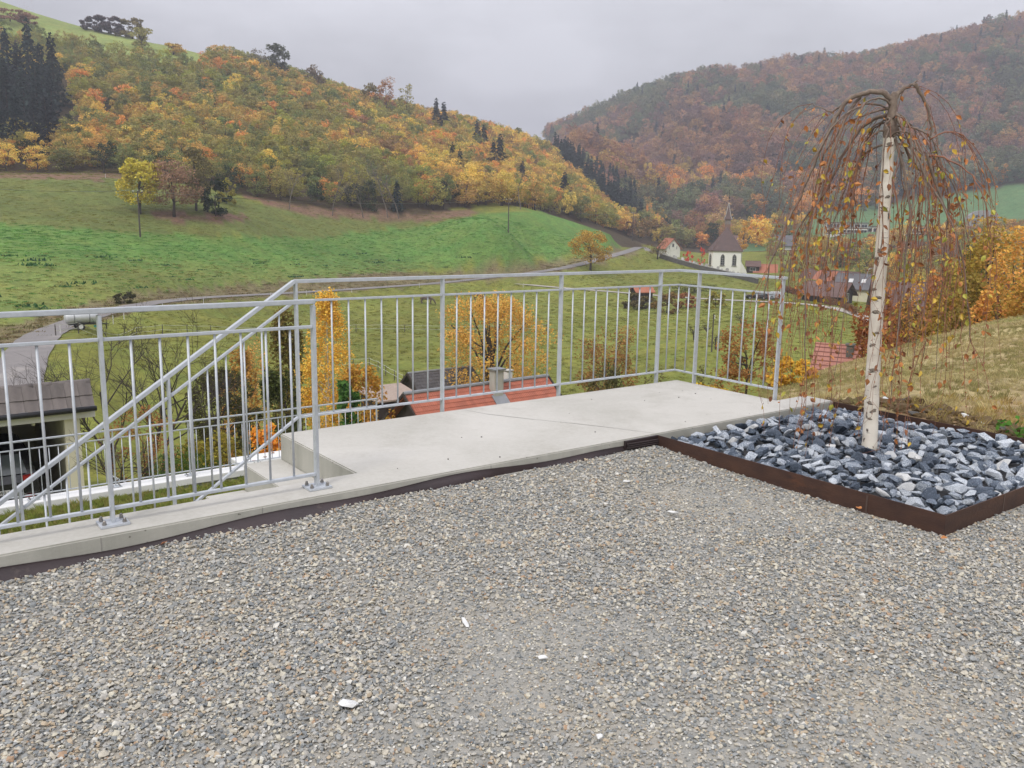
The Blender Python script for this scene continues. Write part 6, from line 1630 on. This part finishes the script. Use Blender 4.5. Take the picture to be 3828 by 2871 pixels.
for P, r_, dp in LIM:
    r_ *= 1.25
    n_ = len(P); pts = [bp_(a, b, dp * math.sin(min(1, i / max(1, n_ - 1)) * 1.6)) for i, (a, b) in enumerate(P)]; pts = cr_pts(pts, 4)
    pts = [p + Vector((rb.gauss(0, .004), rb.gauss(0, .004), rb.gauss(0, .003))) for p in pts]
    mb = MB(); mb.tube(pts, [r_ * (1 - .80 * i / (len(pts) - 1)) for i in range(len(pts))], 7); mb.build('branch', M_LIMB if r_ > .007 else M_TWIG, birch, smooth=True)
    strands.append(pts)
top = bp_(1926, 225)
for k in range(15):
    a = k * 2.399 + rb.uniform(-.2, .2); R = rb.uniform(.22, .52); zt = rb.uniform(-.04, .04); zb = rb.uniform(.55, 1.5)
    d_ = Vector((math.cos(a), math.sin(a), 0)); st = top + Vector((0, 0, rb.uniform(-.30, .02)))
    pts = cr_pts([st, st + d_ * R * .3 + Vector((0, 0, zt)), st + d_ * R * .65 + Vector((0, 0, zt - .08)), st + d_ * R * .9 + Vector((0, 0, -.35)), st + d_ * R + Vector((rb.uniform(-.05, .05), 0, -.35 - zb * .45)), st + d_ * R * 1.02 + Vector((rb.uniform(-.08, .08), rb.uniform(-.06, .06), -.35 - zb))], 4)
    pts = [p + Vector((rb.gauss(0, .006), rb.gauss(0, .006), 0)) for p in pts]
    pts = [p for p in pts if p.z > -.02]
    mb = MB(); mb.tube(pts, [rb.uniform(.006, .009) * (1 - .82 * i / (len(pts) - 1)) for i in range(len(pts))], 6); mb.build('branch', M_LIMB, birch, smooth=True)
    strands.append(pts)
# hanging twigs
tw = MB(); spots = []
def hang(p, ln, dx):
    pts = [p]; q = p.copy(); d_ = dx.copy(); n_ = max(4, int(ln / .09))
    for i in range(n_):
        d_ = (d_ * .72 + Vector((rb.gauss(0, .10), rb.gauss(0, .10), -.38))).normalized(); q = q + d_ * ln / n_
        if q.z < .02: break
        pts.append(q.copy())
    if len(pts) < 3: return
    tw.tube(pts, [.0021 * (1 - .6 * i / len(pts)) for i in range(len(pts))], 4, cap=False)
    for i in range(1, len(pts)):
        if rb.random() < .62: spots.append((pts[i].lerp(pts[i - 1], rb.random()), i / len(pts)))
        if rb.random() < .30:
            s_ = pts[i]; e_ = s_ + Vector((rb.gauss(0, .04), rb.gauss(0, .04), -rb.uniform(.02, .10))); tw.tube([s_, e_], [.0013, .0007], 3, cap=False); spots.append((e_, .8))
for pts in strands:
    for i in range(3, len(pts)):
        for k in range(1 if rb.random() < .52 else 0):
            dx = (pts[i] - pts[i - 1]).normalized() + Vector((rb.gauss(0, .28), rb.gauss(0, .28), rb.gauss(0, .2)))
            hang(pts[i], rb.uniform(.18, .95) if rb.random() < .8 else rb.uniform(.8, 1.4), dx.normalized())
# a few long strands reaching the stones, as in the picture
for (u0, v0, v1, dp) in [(1742, 600, 985, -.1), (1730, 560, 880, .1), (1748, 640, 960, .0), (1760, 620, 900, -.2), (1940, 520, 900, -.15), (1930, 560, 860, .1), (2085, 520, 760, .1), (2070, 500, 820, -.1), (1790, 520, 800, .15), (1700, 480, 760, .0), (1690, 560, 800, -.15), (1680, 500, 700, .1), (1720, 430, 830, .2)]:
    p = bp_(u0, v0, dp); q = bp_(u0, v1, dp); hang(p, (p.z - q.z) * 1.08, Vector((rb.gauss(0, .1), 0, -1)))
t_ = tw.build('twigs', M_TWIG, birch); t_['kind'] = 'stuff'
# withered leaves
lf = MB(); lf.add([(0, 0, 0), (.011, .004, -.010), (.0135, .006, -.020), (.007, .004, -.034), (0, 0, -.043), (-.007, .004, -.034), (-.0135, .006, -.020), (-.011, .004, -.010), (0, -.003, -.020)], [(0, 1, 8), (1, 2, 8), (2, 3, 8), (3, 4, 8), (4, 5, 8), (5, 6, 8), (6, 7, 8), (7, 0, 8)])
LM = [pmat('leaf_yellow', (.62, .40, .045), (.50, .36, .05), scale=60, rough=.6), pmat('leaf_green', (.34, .36, .055), (.44, .38, .06), scale=60, rough=.6), pmat('leaf_orange', (.52, .22, .06), (.40, .15, .05), scale=60, rough=.7), pmat('leaf_brown', (.30, .125, .055), (.22, .09, .045), scale=60, rough=.8)]
lms = [lf.mesh('leaf', m_) for m_ in LM]
rb.shuffle(spots)
rest = [MB() for _ in LM]
for i, (p, f) in enumerate(spots[:1750]):
    big = rb.random() < .5; s_ = rb.uniform(.7, 1.15) if big else rb.uniform(.22, .5); kq = rb.choices([0, 1, 2, 3], [1.9, 1.2, 4.6, 1.6] if big else [1, .3, 4, 5])[0]
    rt = (rb.gauss(0, .5), rb.gauss(0, .6), rb.uniform(0, 6.28))
    if i < 300: ob('leaf', lms[kq], birch, p, rt, s_ if not big else s_ * 1.05)
    else:
        Rm = Euler(rt).to_matrix(); rest[kq].add([p + Rm @ (v_.co * s_) for v_ in lms[kq].vertices], [tuple(q.vertices) for q in lms[kq].polygons])
all_ = MB()
for kq, m_ in enumerate(rest):
    all_.mi = kq; all_.add(m_.v, m_.f)
q_ = all_.build('small_leaves', LM, birch); q_['kind'] = 'stuff'

# ================================================================== SMALL THINGS IN THE VALLEY
M_PAINTW = pmat('white_paint_post', (.75, .75, .73), rough=.6)
M_POLE = pmat('tarred_pole', (.10, .085, .075), (.06, .05, .045), scale=4, rough=.9, stretch=(3, 3, .3))
M_ROPE = pmat('white_rope', (.62, .64, .55), rough=.8)
# utility poles and their wires
poles = []
for (u_, v_, vt, lb, arm) in [(303, 512, 412, 'dark wooden utility pole in front of the yellow field tree', 1), (1098, 503, 430, 'wooden utility pole standing alone in the bright green field', 1), (1366, 521, 459, 'wooden utility pole where the lane goes over the rise', 1), (1537, 760, 677, 'thin pole in the orchard meadow below the chapel', 0), (-130, 505, 400, 'utility pole', 1)]:
    p = gp(u_, v_, 80); dd = math.hypot(p.x, p.y); h = atd(u_, vt, dd).z - p.z
    if u_ < 0: poles.append((p, h)); continue
    t_ = thing('utility_pole', lb, 'pole', p)
    mb = MB(); mb.cyl((0, 0, -.4), (0, 0, h), .15 if arm else .09, .10 if arm else .07, n=8); mb.build('post', M_POLE, t_)
    if arm:
        mb = MB(); mb.box((0, 0, h - .25), (1.7, .12, .14), rz=.6); ar = mb.build('crossarm', M_POLE, t_)
        for q in (-.7, 0, .7): mb = MB(); mb.lathe([(.04, 0), (.09, .06), (.06, .12), (.09, .17), (.03, .24)], 8, c=(q * math.cos(.6), q * math.sin(.6), h - .18)); mb.build('insulator', M_PAINTW, ar)
        poles.append((p, h))
    else:
        for q in (.1, .35): mb = MB(); mb.lathe([(.03, 0), (.1, .08), (.03, .2)], 8, c=(.14, 0, h - .3 - q)); mb.build('insulator', M_PAINTW, t_)
order = [poles[3], poles[0], poles[1], poles[2]]
for i in range(3):
    (a, ha), (b, hb_) = order[i], order[i + 1]
    t_ = thing('power_line', ['span of thin wires reaching the pole by the yellow tree', 'span of thin wires crossing the bright green field', 'span of thin wires towards the rise of the lane'][i], 'wire', a)
    for q in (-.7, 0, .7):
        A_ = Vector((q * .825, q * .565, ha + .05)); B_ = b - a + Vector((q * .825, q * .565, hb_ + .05))
        mb = MB(); mb.tube([A_.lerp(B_, k / 14) - Vector((0, 0, 4 * (k / 14) * (1 - k / 14) * (B_ - A_).length * .018)) for k in range(15)], .012, 3, cap=False); mb.build('wire', M_ZINC, t_)
# pasture fences with white ropes
def fence(label, P, n, hgt_=1.05):
    t_ = thing('rope_fence', label, 'fence', P[0])
    tot = [0]
    for i in range(len(P) - 1): tot.append(tot[-1] + (P[i + 1] - P[i]).length)
    tops = []
    for k in range(n + 1):
        s_ = tot[-1] * k / n; i = max(j for j in range(len(P) - 1) if tot[j] <= s_ + 1e-6); q = P[i].lerp(P[i + 1], (s_ - tot[i]) / (tot[i + 1] - tot[i]))
        z_ = hz(q.x, q.y); b = Vector((q.x, q.y, z_)) - P[0]
        mb = MB(); mb.cyl(b + Vector((0, 0, -.2)), b + Vector((RND.uniform(-.03, .03), 0, hgt_ + .06)), .055, .045, n=6); mb.build('post', M_POLE, t_); tops.append(b)
    for hh_ in (hgt_, hgt_ * .52):
        for k in range(n):
            a, b = tops[k] + Vector((0, -.06, hh_)), tops[k + 1] + Vector((0, -.06, hh_)); mb = MB(); mb.tube([a, (a + b) / 2 - Vector((0, 0, .06)), b], .022, 4, cap=False); mb.build('rope', M_ROPE, t_)
fence('rope fence running straight across the cow meadow', [gp(121, 727, 80), gp(300, 727, 80), gp(480, 724, 80), gp(750, 718, 80), gp(962, 719, 80), gp(1180, 716, 80)], 22)
fence('rope fence bending behind the golden birch towards the dark barn', [gp(690, 800, 70), gp(803, 793, 70), gp(835, 812, 70), gp(872, 832, 70)], 7)
for i, (u_, v_) in enumerate([(131, 722), (245, 700), (268, 690), (352, 672), (440, 660), (585, 645), (662, 638), (760, 633), (906, 621), (1130, 621), (228, 385), (304, 388)]):
    p = gp(u_, v_, 80)
    mb = MB(); mb.tube([(0, 0, -.2), (0, 0, .85), (0, 0, .95)], [.045, .04, .015], 6); mb.box((0, -.045, .7), (.05, .02, .12)); o = mb.build('marker_post', M_PAINTW); o.location = p
    tag(o, 'small white electric fence stake beside the lane' if i < 10 else 'small white stake at the edge of the leaf litter above the pasture', 'stake', 'white stakes along the lane' if i < 10 else 'white stakes above the pasture')
# road sign pair
p = gd(99.5, 92); h = atd(99.5, 806, 92).z - p.z
sg = thing('road_sign', 'pair of round red rimmed traffic signs on one post behind the garage', 'sign', p, math.atan2(-p.x, p.y) * .5)
mb = MB(); mb.cyl((0, .03, -.3), (0, .03, h + .22), .03, n=6); mb.build('post', M_GALV, sg)
Rx = Matrix.Rotation(math.pi / 2, 3, 'X')
M_RED = pmat('sign_red', (.55, .03, .03), rough=.5)
for z_ in (h, h - .48):
    mb = MB(); mb.lathe([(.22, -.01), (.22, .01)], 20, M=Rx, c=(0, 0, z_)); dsc = mb.build('disc', M_RED, sg)
    mb = MB(); mb.lathe([(.155, 0), (.155, .004)], 20, M=Rx, c=(0, -.011, z_)); mb.build('face', M_PAINTW, dsc)
    mb = MB(); mb.box((-.04, -.019, z_), (.05, .004, .13)); mb.box((.045, -.019, z_), (.05, .004, .13)); o = mb.build('pictogram', M_BLACK, dsc); o['kind'] = 'stuff'
mb = MB(); mb.box((0, 0, h - .85), (.42, .02, .16)); pn = mb.build('text_panel', M_PAINTW, sg)
# tank trailer on the lane
p = gp(177, 712, 80)
tk = thing('tank_trailer', 'silver cylindrical water tank trailer parked beside the lane', 'trailer', p, math.radians(36))
Ry = Matrix.Rotation(math.pi / 2, 3, 'Y')
M_TANK = pmat('tank_metal', (.62, .64, .65), (.52, .54, .55), scale=3, rough=.4, metal=.25)
mb = MB(); mb.lathe([(.20, -1.55), (.48, -1.47), (.60, -1.3), (.62, 0), (.60, 1.3), (.48, 1.47), (.20, 1.55)], 20, M=Ry, c=(0, 0, 1.25)); tb = mb.build('tank', M_TANK, tk, smooth=True)
for x_ in (-.7, .7): mb = MB(); mb.lathe([(.635, -.04), (.635, .04)], 20, M=Ry, c=(x_, 0, 1.25)); mb.build('band', M_ZINC, tb)
mb = MB(); mb.lathe([(.25, 0), (.25, .14), (.1, .2)], 12, c=(0, 0, 1.84)); mb.build('filler_cap', M_DARKM, tb)
mb = MB(); mb.box((0, 0, .58), (2.4, .8, .10)); mb.build('chassis', M_DARKM, tk)
mb = MB(); mb.bar((1.2, .3, .58), (2.5, 0, .5), .08, .08); mb.bar((1.2, -.3, .58), (2.5, 0, .5), .08, .08); mb.cyl((2.3, 0, -.05), (2.3, 0, .7), .04, n=6); mb.build('drawbar', M_DARKM, tk)
for sy in (-1, 1):
    mb = MB(); Mx = Matrix.Rotation(math.pi / 2, 3, 'X'); mb.lathe([(.2, -.12), (.36, -.12), (.40, -.06), (.40, .06), (.36, .12), (.2, .12)], 16, M=Mx, c=(-.2, sy * .72, .38)); wh = mb.build('wheel', M_TYRE, tk)
    mb = MB(); mb.lathe([(.21, -.122), (.21, .122)], 12, M=Mx, c=(-.2, sy * .72, .38)); mb.build('rim', M_PAINTW, wh)
mb = MB(); mb.box((1.3, -.5, .35), (.5, .25, .22)); mb.build('valve_box', pmat('green_valve', (.05, .30, .22), rough=.5), tk)
# grazing cattle: one skinned body each
def cow(label, p, rz, col, col2, s=1.0):
    J = [(-.95, 0, 1.20, .26), (-.5, 0, 1.18, .36), (0, 0, 1.10, .40), (.5, 0, 1.15, .36), (.85, 0, 1.20, .26), (1.15, 0, .95, .19), (1.42, 0, .55, .15), (1.56, 0, .25, .13), (1.66, 0, .06, .08)]
    E_ = [(i, i + 1) for i in range(8)]
    def leg(j, y, x, fr):
        k = len(J)
        J.extend([(x, y, .80, .15), (x - (.05 if fr else .10), y, .45, .085), (x + (0 if fr else .02), y, .20, .06), (x + .03, y, .03, .075)]); E_.extend([(j, k), (k, k + 1), (k + 1, k + 2), (k + 2, k + 3)])
    leg(4, .20, .78, 1); leg(4, -.20, .70, 1); leg(0, .20, -.82, 0); leg(0, -.20, -.95, 0)
    k = len(J); J.extend([(-1.18, 0, 1.15, .04), (-1.24, 0, .6, .03), (-1.24, 0, .42, .05)]); E_.extend([(0, k), (k, k + 1), (k + 1, k + 2)])
    for sy in (-1, 1): k = len(J); J.append((1.36, sy * .24, .66, .05)); E_.append((6, k))
    me = bpy.data.meshes.new('cow_body'); me.from_pydata([j[:3] for j in J], E_, [])
    b = ob('cow', me); b.location = p; b.rotation_euler = (0, 0, rz); b.scale = (s,) * 3
    b.modifiers.new('skin', 'SKIN'); sd = b.modifiers.new('sub', 'SUBSURF'); sd.levels = 1; sd.render_levels = 1
    lay = me.skin_vertices[0].data if len(me.skin_vertices) else None
    if lay is None:
        bm = bmesh.new(); bm.from_mesh(me); sk = bm.verts.layers.skin.verify(); bm.verts.ensure_lookup_table()
        for v_, j in zip(bm.verts, J): v_[sk].radius = (j[3], j[3])
        bm.verts[2][sk].use_root = True; bm.to_mesh(me); bm.free()
    else:
        for v_, j in zip(lay, J): v_.radius = (j[3], j[3])
    me.materials.append(pmat('hide_' + label.split()[0], col, col2, scale=2.2, rough=.9))
    return tag(b, label, 'cow')
cow('grey brown cow with dark head grazing in the open meadow', gp(922, 657, 80), .1, (.20, .155, .125), (.07, .05, .04))
cow('reddish cow grazing above the ochre maple', gp(1032, 648, 80), .9, (.16, .055, .035), (.10, .04, .03))
cow('pale cow half hidden by the golden birch', gp(705, 690, 80), 2.6, (.50, .40, .34), (.30, .2, .16))
# ---- fallen leaves
lfm = MB(); lfm.add([(0, 0, 0), (.022, .012, .006), (.03, .034, .012), (.012, .06, .004), (0, .075, .012), (-.014, .058, .01), (-.03, .032, .016), (-.02, .01, .004), (0, .034, -.002)], [(0, 1, 8), (1, 2, 8), (2, 3, 8), (3, 4, 8), (4, 5, 8), (5, 6, 8), (6, 7, 8), (7, 0, 8)])
FL = [lfm.mesh('fallen_leaf', m_) for m_ in (LM[3], LM[3], LM[2])]
for (u_, v_) in [(346, 1188), (492, 1160), (1385, 966), (1400, 962), (1418, 966), (1448, 976), (2030, 1172), (1860, 1108), (1040, 1046)]:
    o = ob('fallen_leaf', RND.choice(FL), None, yardp(u_, v_) + Vector((0, 0, .022)), (RND.uniform(-.3, .3), RND.uniform(-.3, .3), RND.uniform(0, 6.28)), RND.uniform(.35, .6)); tag(o, 'curled brown orange leaf fallen on the gravel beside wall or planter', 'leaf', 'fallen leaves on the gravel')
wsl = ws.location
for k in range(8):
    q = Matrix.Rotation(TH, 3, 'Z') @ Vector((-.45 + k * .2 + RND.uniform(-.06, .06), RND.uniform(-.18, .16), .178)); o = ob('fallen_leaf', FL[1], None, wsl + q, (RND.uniform(-.2, .2), .1, RND.uniform(0, 6.28)), RND.uniform(1.0, 1.5)); tag(o, 'dark withered leaf lying on the white slab', 'leaf', 'leaves on the white slab')

# ================================================================== GRASS AND SOIL
def tuft_mesh(seed, n, h, sp, wd):
    r_ = random.Random(seed); mb = MB()
    for i in range(n):
        a = r_.uniform(0, 6.28); x, y = r_.gauss(0, sp), r_.gauss(0, sp); hh = h * r_.uniform(.5, 1.2); le = r_.uniform(.1, .8) * hh; c, s = math.cos(a), math.sin(a); w_ = wd * r_.uniform(.7, 1.3)
        mb.add([(x - s * w_, y + c * w_, 0), (x + s * w_, y - c * w_, 0), (x + c * le * .45 + s * w_ * .7, y + s * le * .45 - c * w_ * .7, hh * .62), (x + c * le, y + s * le, hh)], [(0, 1, 2), (0, 2, 3)])
    return mb.mesh('tuft', M_LEAFI)
TUF = proto_collection('grass_tufts', [tuft_mesh(i, 22, 1.0, .28, .028) for i in range(5)] + [tuft_mesh(20 + i, 34, .22, .6, .11) for i in range(4)])
rt = np.random.default_rng(17)
def grass(name, label, X, Y, Z, size, tints, coarse=False):
    n = len(X); s = np.asarray(size)
    scatter(name, np.stack([X, Y, Z], -1), np.stack([np.zeros(n), np.zeros(n), rt.uniform(0, 6.28, n)], -1), np.stack([s, s, s * rt.uniform(.6, 1.3, n)], -1), (rt.integers(5, 9, n) if coarse else rt.integers(0, 5, n)), TUF, tints, label, 'grass')
def pick(cols, n, j=.2):
    c = np.array(cols)[rt.integers(0, len(cols), n)]; return c * rt.uniform(1 - j, 1 + j, (n, 1))
# dry slope
x = rt.uniform(1, 40, 180000); y = rt.uniform(2, 36, 180000)
a = (x - K.x) * DX + (y - K.y) * DY; nn_ = (x - K.x) * DY - (y - K.y) * DX
z = hgt(x, y); u, v = projn(x, y, z); d = np.hypot(x, y)
k = (a > .45) & (u > 1640) & (u < 2900) & ~((a < 2.5) & (nn_ > 3.3)) & (d < 36) & (z > -5.5) & ~((a < .9) & (nn_ < 1.3)) & (rt.random(180000) < np.clip(1.15 - d / 45, .3, 1))
k &= ~((d < 9.5) & (vnoise(x * 1.3, y * 1.3, 81) > .42) & (u > 1880))
x, y, z, d = x[k], y[k], z[k], d[k]
gm = vnoise(x / 2.2, y / 2.2, 82)
tn = np.where((gm > .56)[:, None], pick([(.31, .275, .12), (.36, .30, .14)], len(x)), pick([(.46, .37, .19), (.40, .32, .16), (.50, .42, .23)], len(x)))
grass('dry_grass', 'short dry yellow grass on the slope behind the planter', x, y, z - .01, rt.uniform(.028, .055, len(x)) * (1 + d / 50), tn)
# straw along the dug edge
m = 420; s_ = rt.uniform(.45, 2.6, m); n_ = rt.uniform(-.3, 3.6, m); x = K.x + s_ * DX + n_ * DY; y = K.y + s_ * DY - n_ * DX
k = vnoise(x * 1.7, y * 1.7, 83) > .5; x, y = x[k], y[k]
grass('straw', 'longer bleached straw along the dug soil edge', x, y, hgt(x, y) - .01, rt.uniform(.05, .09, len(x)), pick([(.46, .34, .14), (.40, .28, .10), (.5, .4, .2)], len(x)))
# lawn
m = 26000; s_ = rt.uniform(-8, .4, m); n_ = rt.uniform(-7.82, .0, m); x = K.x + s_ * DX + n_ * DY; y = K.y + s_ * DY - n_ * DX
z = np.array([LAWNZ(p, -q) for p, q in zip(s_, n_)])
grass('lawn_grass', 'short grass of the lower lawn', x, y, z, rt.uniform(.045, .085, m), pick([(.27, .31, .07), (.31, .30, .09), (.24, .29, .06), (.36, .31, .11)], m))
# meadow and field tufts
m = 60000; x = rt.uniform(-130, 110, m); y = rt.uniform(70, 240, m); z = hgt(x, y); u, v = projn(x, y, z); d = np.hypot(x, y)
fieldk = inpoly(u, v, ZPOLY[1][1]); bankk = inpoly(u, v, ZPOLY[2][1]); pastk = inpoly(u, v, ZPOLY[3][1])
drd = np.min(np.hypot(x[:, None] - ROAD[None, ::4, 0], y[:, None] - ROAD[None, ::4, 1]), 1); drt = np.min(np.hypot(x[:, None] - TRK[None, ::3, 0], y[:, None] - TRK[None, ::3, 1]), 1)
ok = (u > -60) & (u < 2270) & (drd > 2.6) & (drt > 2.2) & (v < 860)
k = ok & ~fieldk & ~bankk & (rt.random(m) < .5)
grass('meadow_tufts', 'uneven grass tufts of the cow meadow', x[k], y[k], z[k], rt.uniform(.22, .5, k.sum()), pick([(.22, .225, .05), (.245, .235, .055), (.23, .215, .055), (.20, .21, .045)], k.sum(), .25), True)
low = np.clip((v - 540) / 40, 0, 1)
k = ok & fieldk & (rt.random(m) < .9)
tt = np.where((rt.random(k.sum()) < low[k] * .6)[:, None], pick([(.25, .23, .07), (.22, .23, .06)], k.sum()), pick([(.12, .27, .055), (.10, .24, .06), (.14, .29, .05)], k.sum(), .25))
grass('field_greens', 'leafy green crop rows of the upper field', x[k], y[k], z[k], rt.uniform(.28, .55, k.sum()), tt, True)
k = ok & fieldk & (low > .2) & (rt.random(m) < .025)
grass('dock_clumps', 'scattered dark green weed clumps on the lower field', x[k], y[k], z[k], rt.uniform(.6, 1.8, k.sum()), pick([(.05, .12, .06), (.06, .14, .05)], k.sum()), True)
k = ok & bankk & (rt.random(m) < .95)
grass('bank_grass', 'brownish rough grass on the road bank', x[k], y[k], z[k], rt.uniform(.35, .7, k.sum()), pick([(.26, .20, .10), (.21, .17, .08), (.19, .19, .06), (.28, .21, .13)], k.sum(), .25), True)
# clods and stones of the dug edge, green weed
M_CLOD = pmat('earth_clod', (.20, .135, .062), (.13, .088, .042), scale=9, detail=7, rough=1, bump=.6, bscale=30)
clm = [hull_mesh('clod', 500 + i, 20, (1, .8, .55), M_CLOD, True) for i in range(5)] + [hull_mesh('soil_stone', 520 + i, 18, (1, .8, .6), M_CHALK if i == 0 else M_STONE, True) for i in range(2)]
m = 1500; s_ = .42 + np.abs(rt.normal(0, .5, m)); n_ = rt.uniform(.9, 3.3, m); x = K.x + s_ * DX + n_ * DY; y = K.y + s_ * DY - n_ * DX
k = vnoise(x * 1.3, y * 1.3, 81) > .38; x, y = x[k], y[k]; m = len(x); sz_ = np.exp(rt.normal(math.log(.022), .55, m)).clip(.008, .085)
scatter('earth_clods', np.stack([x, y, hgt(x, y) + sz_ * .15], -1), rt.uniform(-.6, .6, (m, 3)) + np.array([0, 0, 3]) * rt.uniform(0, 2, (m, 1)), np.stack([sz_] * 3, -1), rt.choice(7, m, p=[.19] * 5 + [.02, .03]), proto_collection('clod_kinds', clm), None, 'crumbly brown soil and small stones along the planter back edge', 'soil')
wp_ = L(.62, 2.75); wp_.z = hz(wp_.x, wp_.y)
wdp = thing('green_weed', 'small green weed growing beside the back edge of the planter', 'plant', wp_)
P = rt.normal(0, 1, (70, 3)) * np.array([.10, .09, .05]) + np.array([0, 0, .10]); P[:, 2] = np.abs(P[:, 2])
ob('leaves', card_mesh('leaves', P, np.full(70, .028), rt, M_LEAF, up=.8), wdp, color=(.10, .22, .04))
mb = MB(); [mb.tube([(0, 0, -.03), tuple(P[i] * .5), tuple(P[i])], [.003, .002, .001], 4, cap=False) for i in range(0, 24)]; q_ = mb.build('stems', pmat('weed_stem', (.12, .2, .05), rough=.7), wdp); q_['kind'] = 'stuff'

# ================================================================== HAZE
hb_ = MB(); zlo, zhi = float(GZ.min()) - 1.5, float(GZ.max()) + 32
hx0, hx1, hy0, hy1 = float(GX.min()) - 6, float(GX.max()) + 6, float(GY.min()) - 6, float(GY.max()) + 6
hb_.box(((hx0 + hx1) / 2, (hy0 + hy1) / 2, (zlo + zhi) / 2), (hx1 - hx0, hy1 - hy0, zhi - zlo))
hm = bpy.data.materials.new('haze'); hm.use_nodes = True; t = hm.node_tree; t.nodes.clear()
o_ = _n(t, 'ShaderNodeOutputMaterial'); pv = _n(t, 'ShaderNodeVolumePrincipled'); pv.inputs['Density'].default_value = .00048; pv.inputs['Color'].default_value = (.88, .90, 1.0, 1); pv.inputs['Anisotropy'].default_value = 0.2
t.links.new(pv.outputs[0], o_.inputs['Volume'])
tag(hb_.build('haze', hm), 'thin autumn mist filling the valley air', 'haze', kind='stuff')
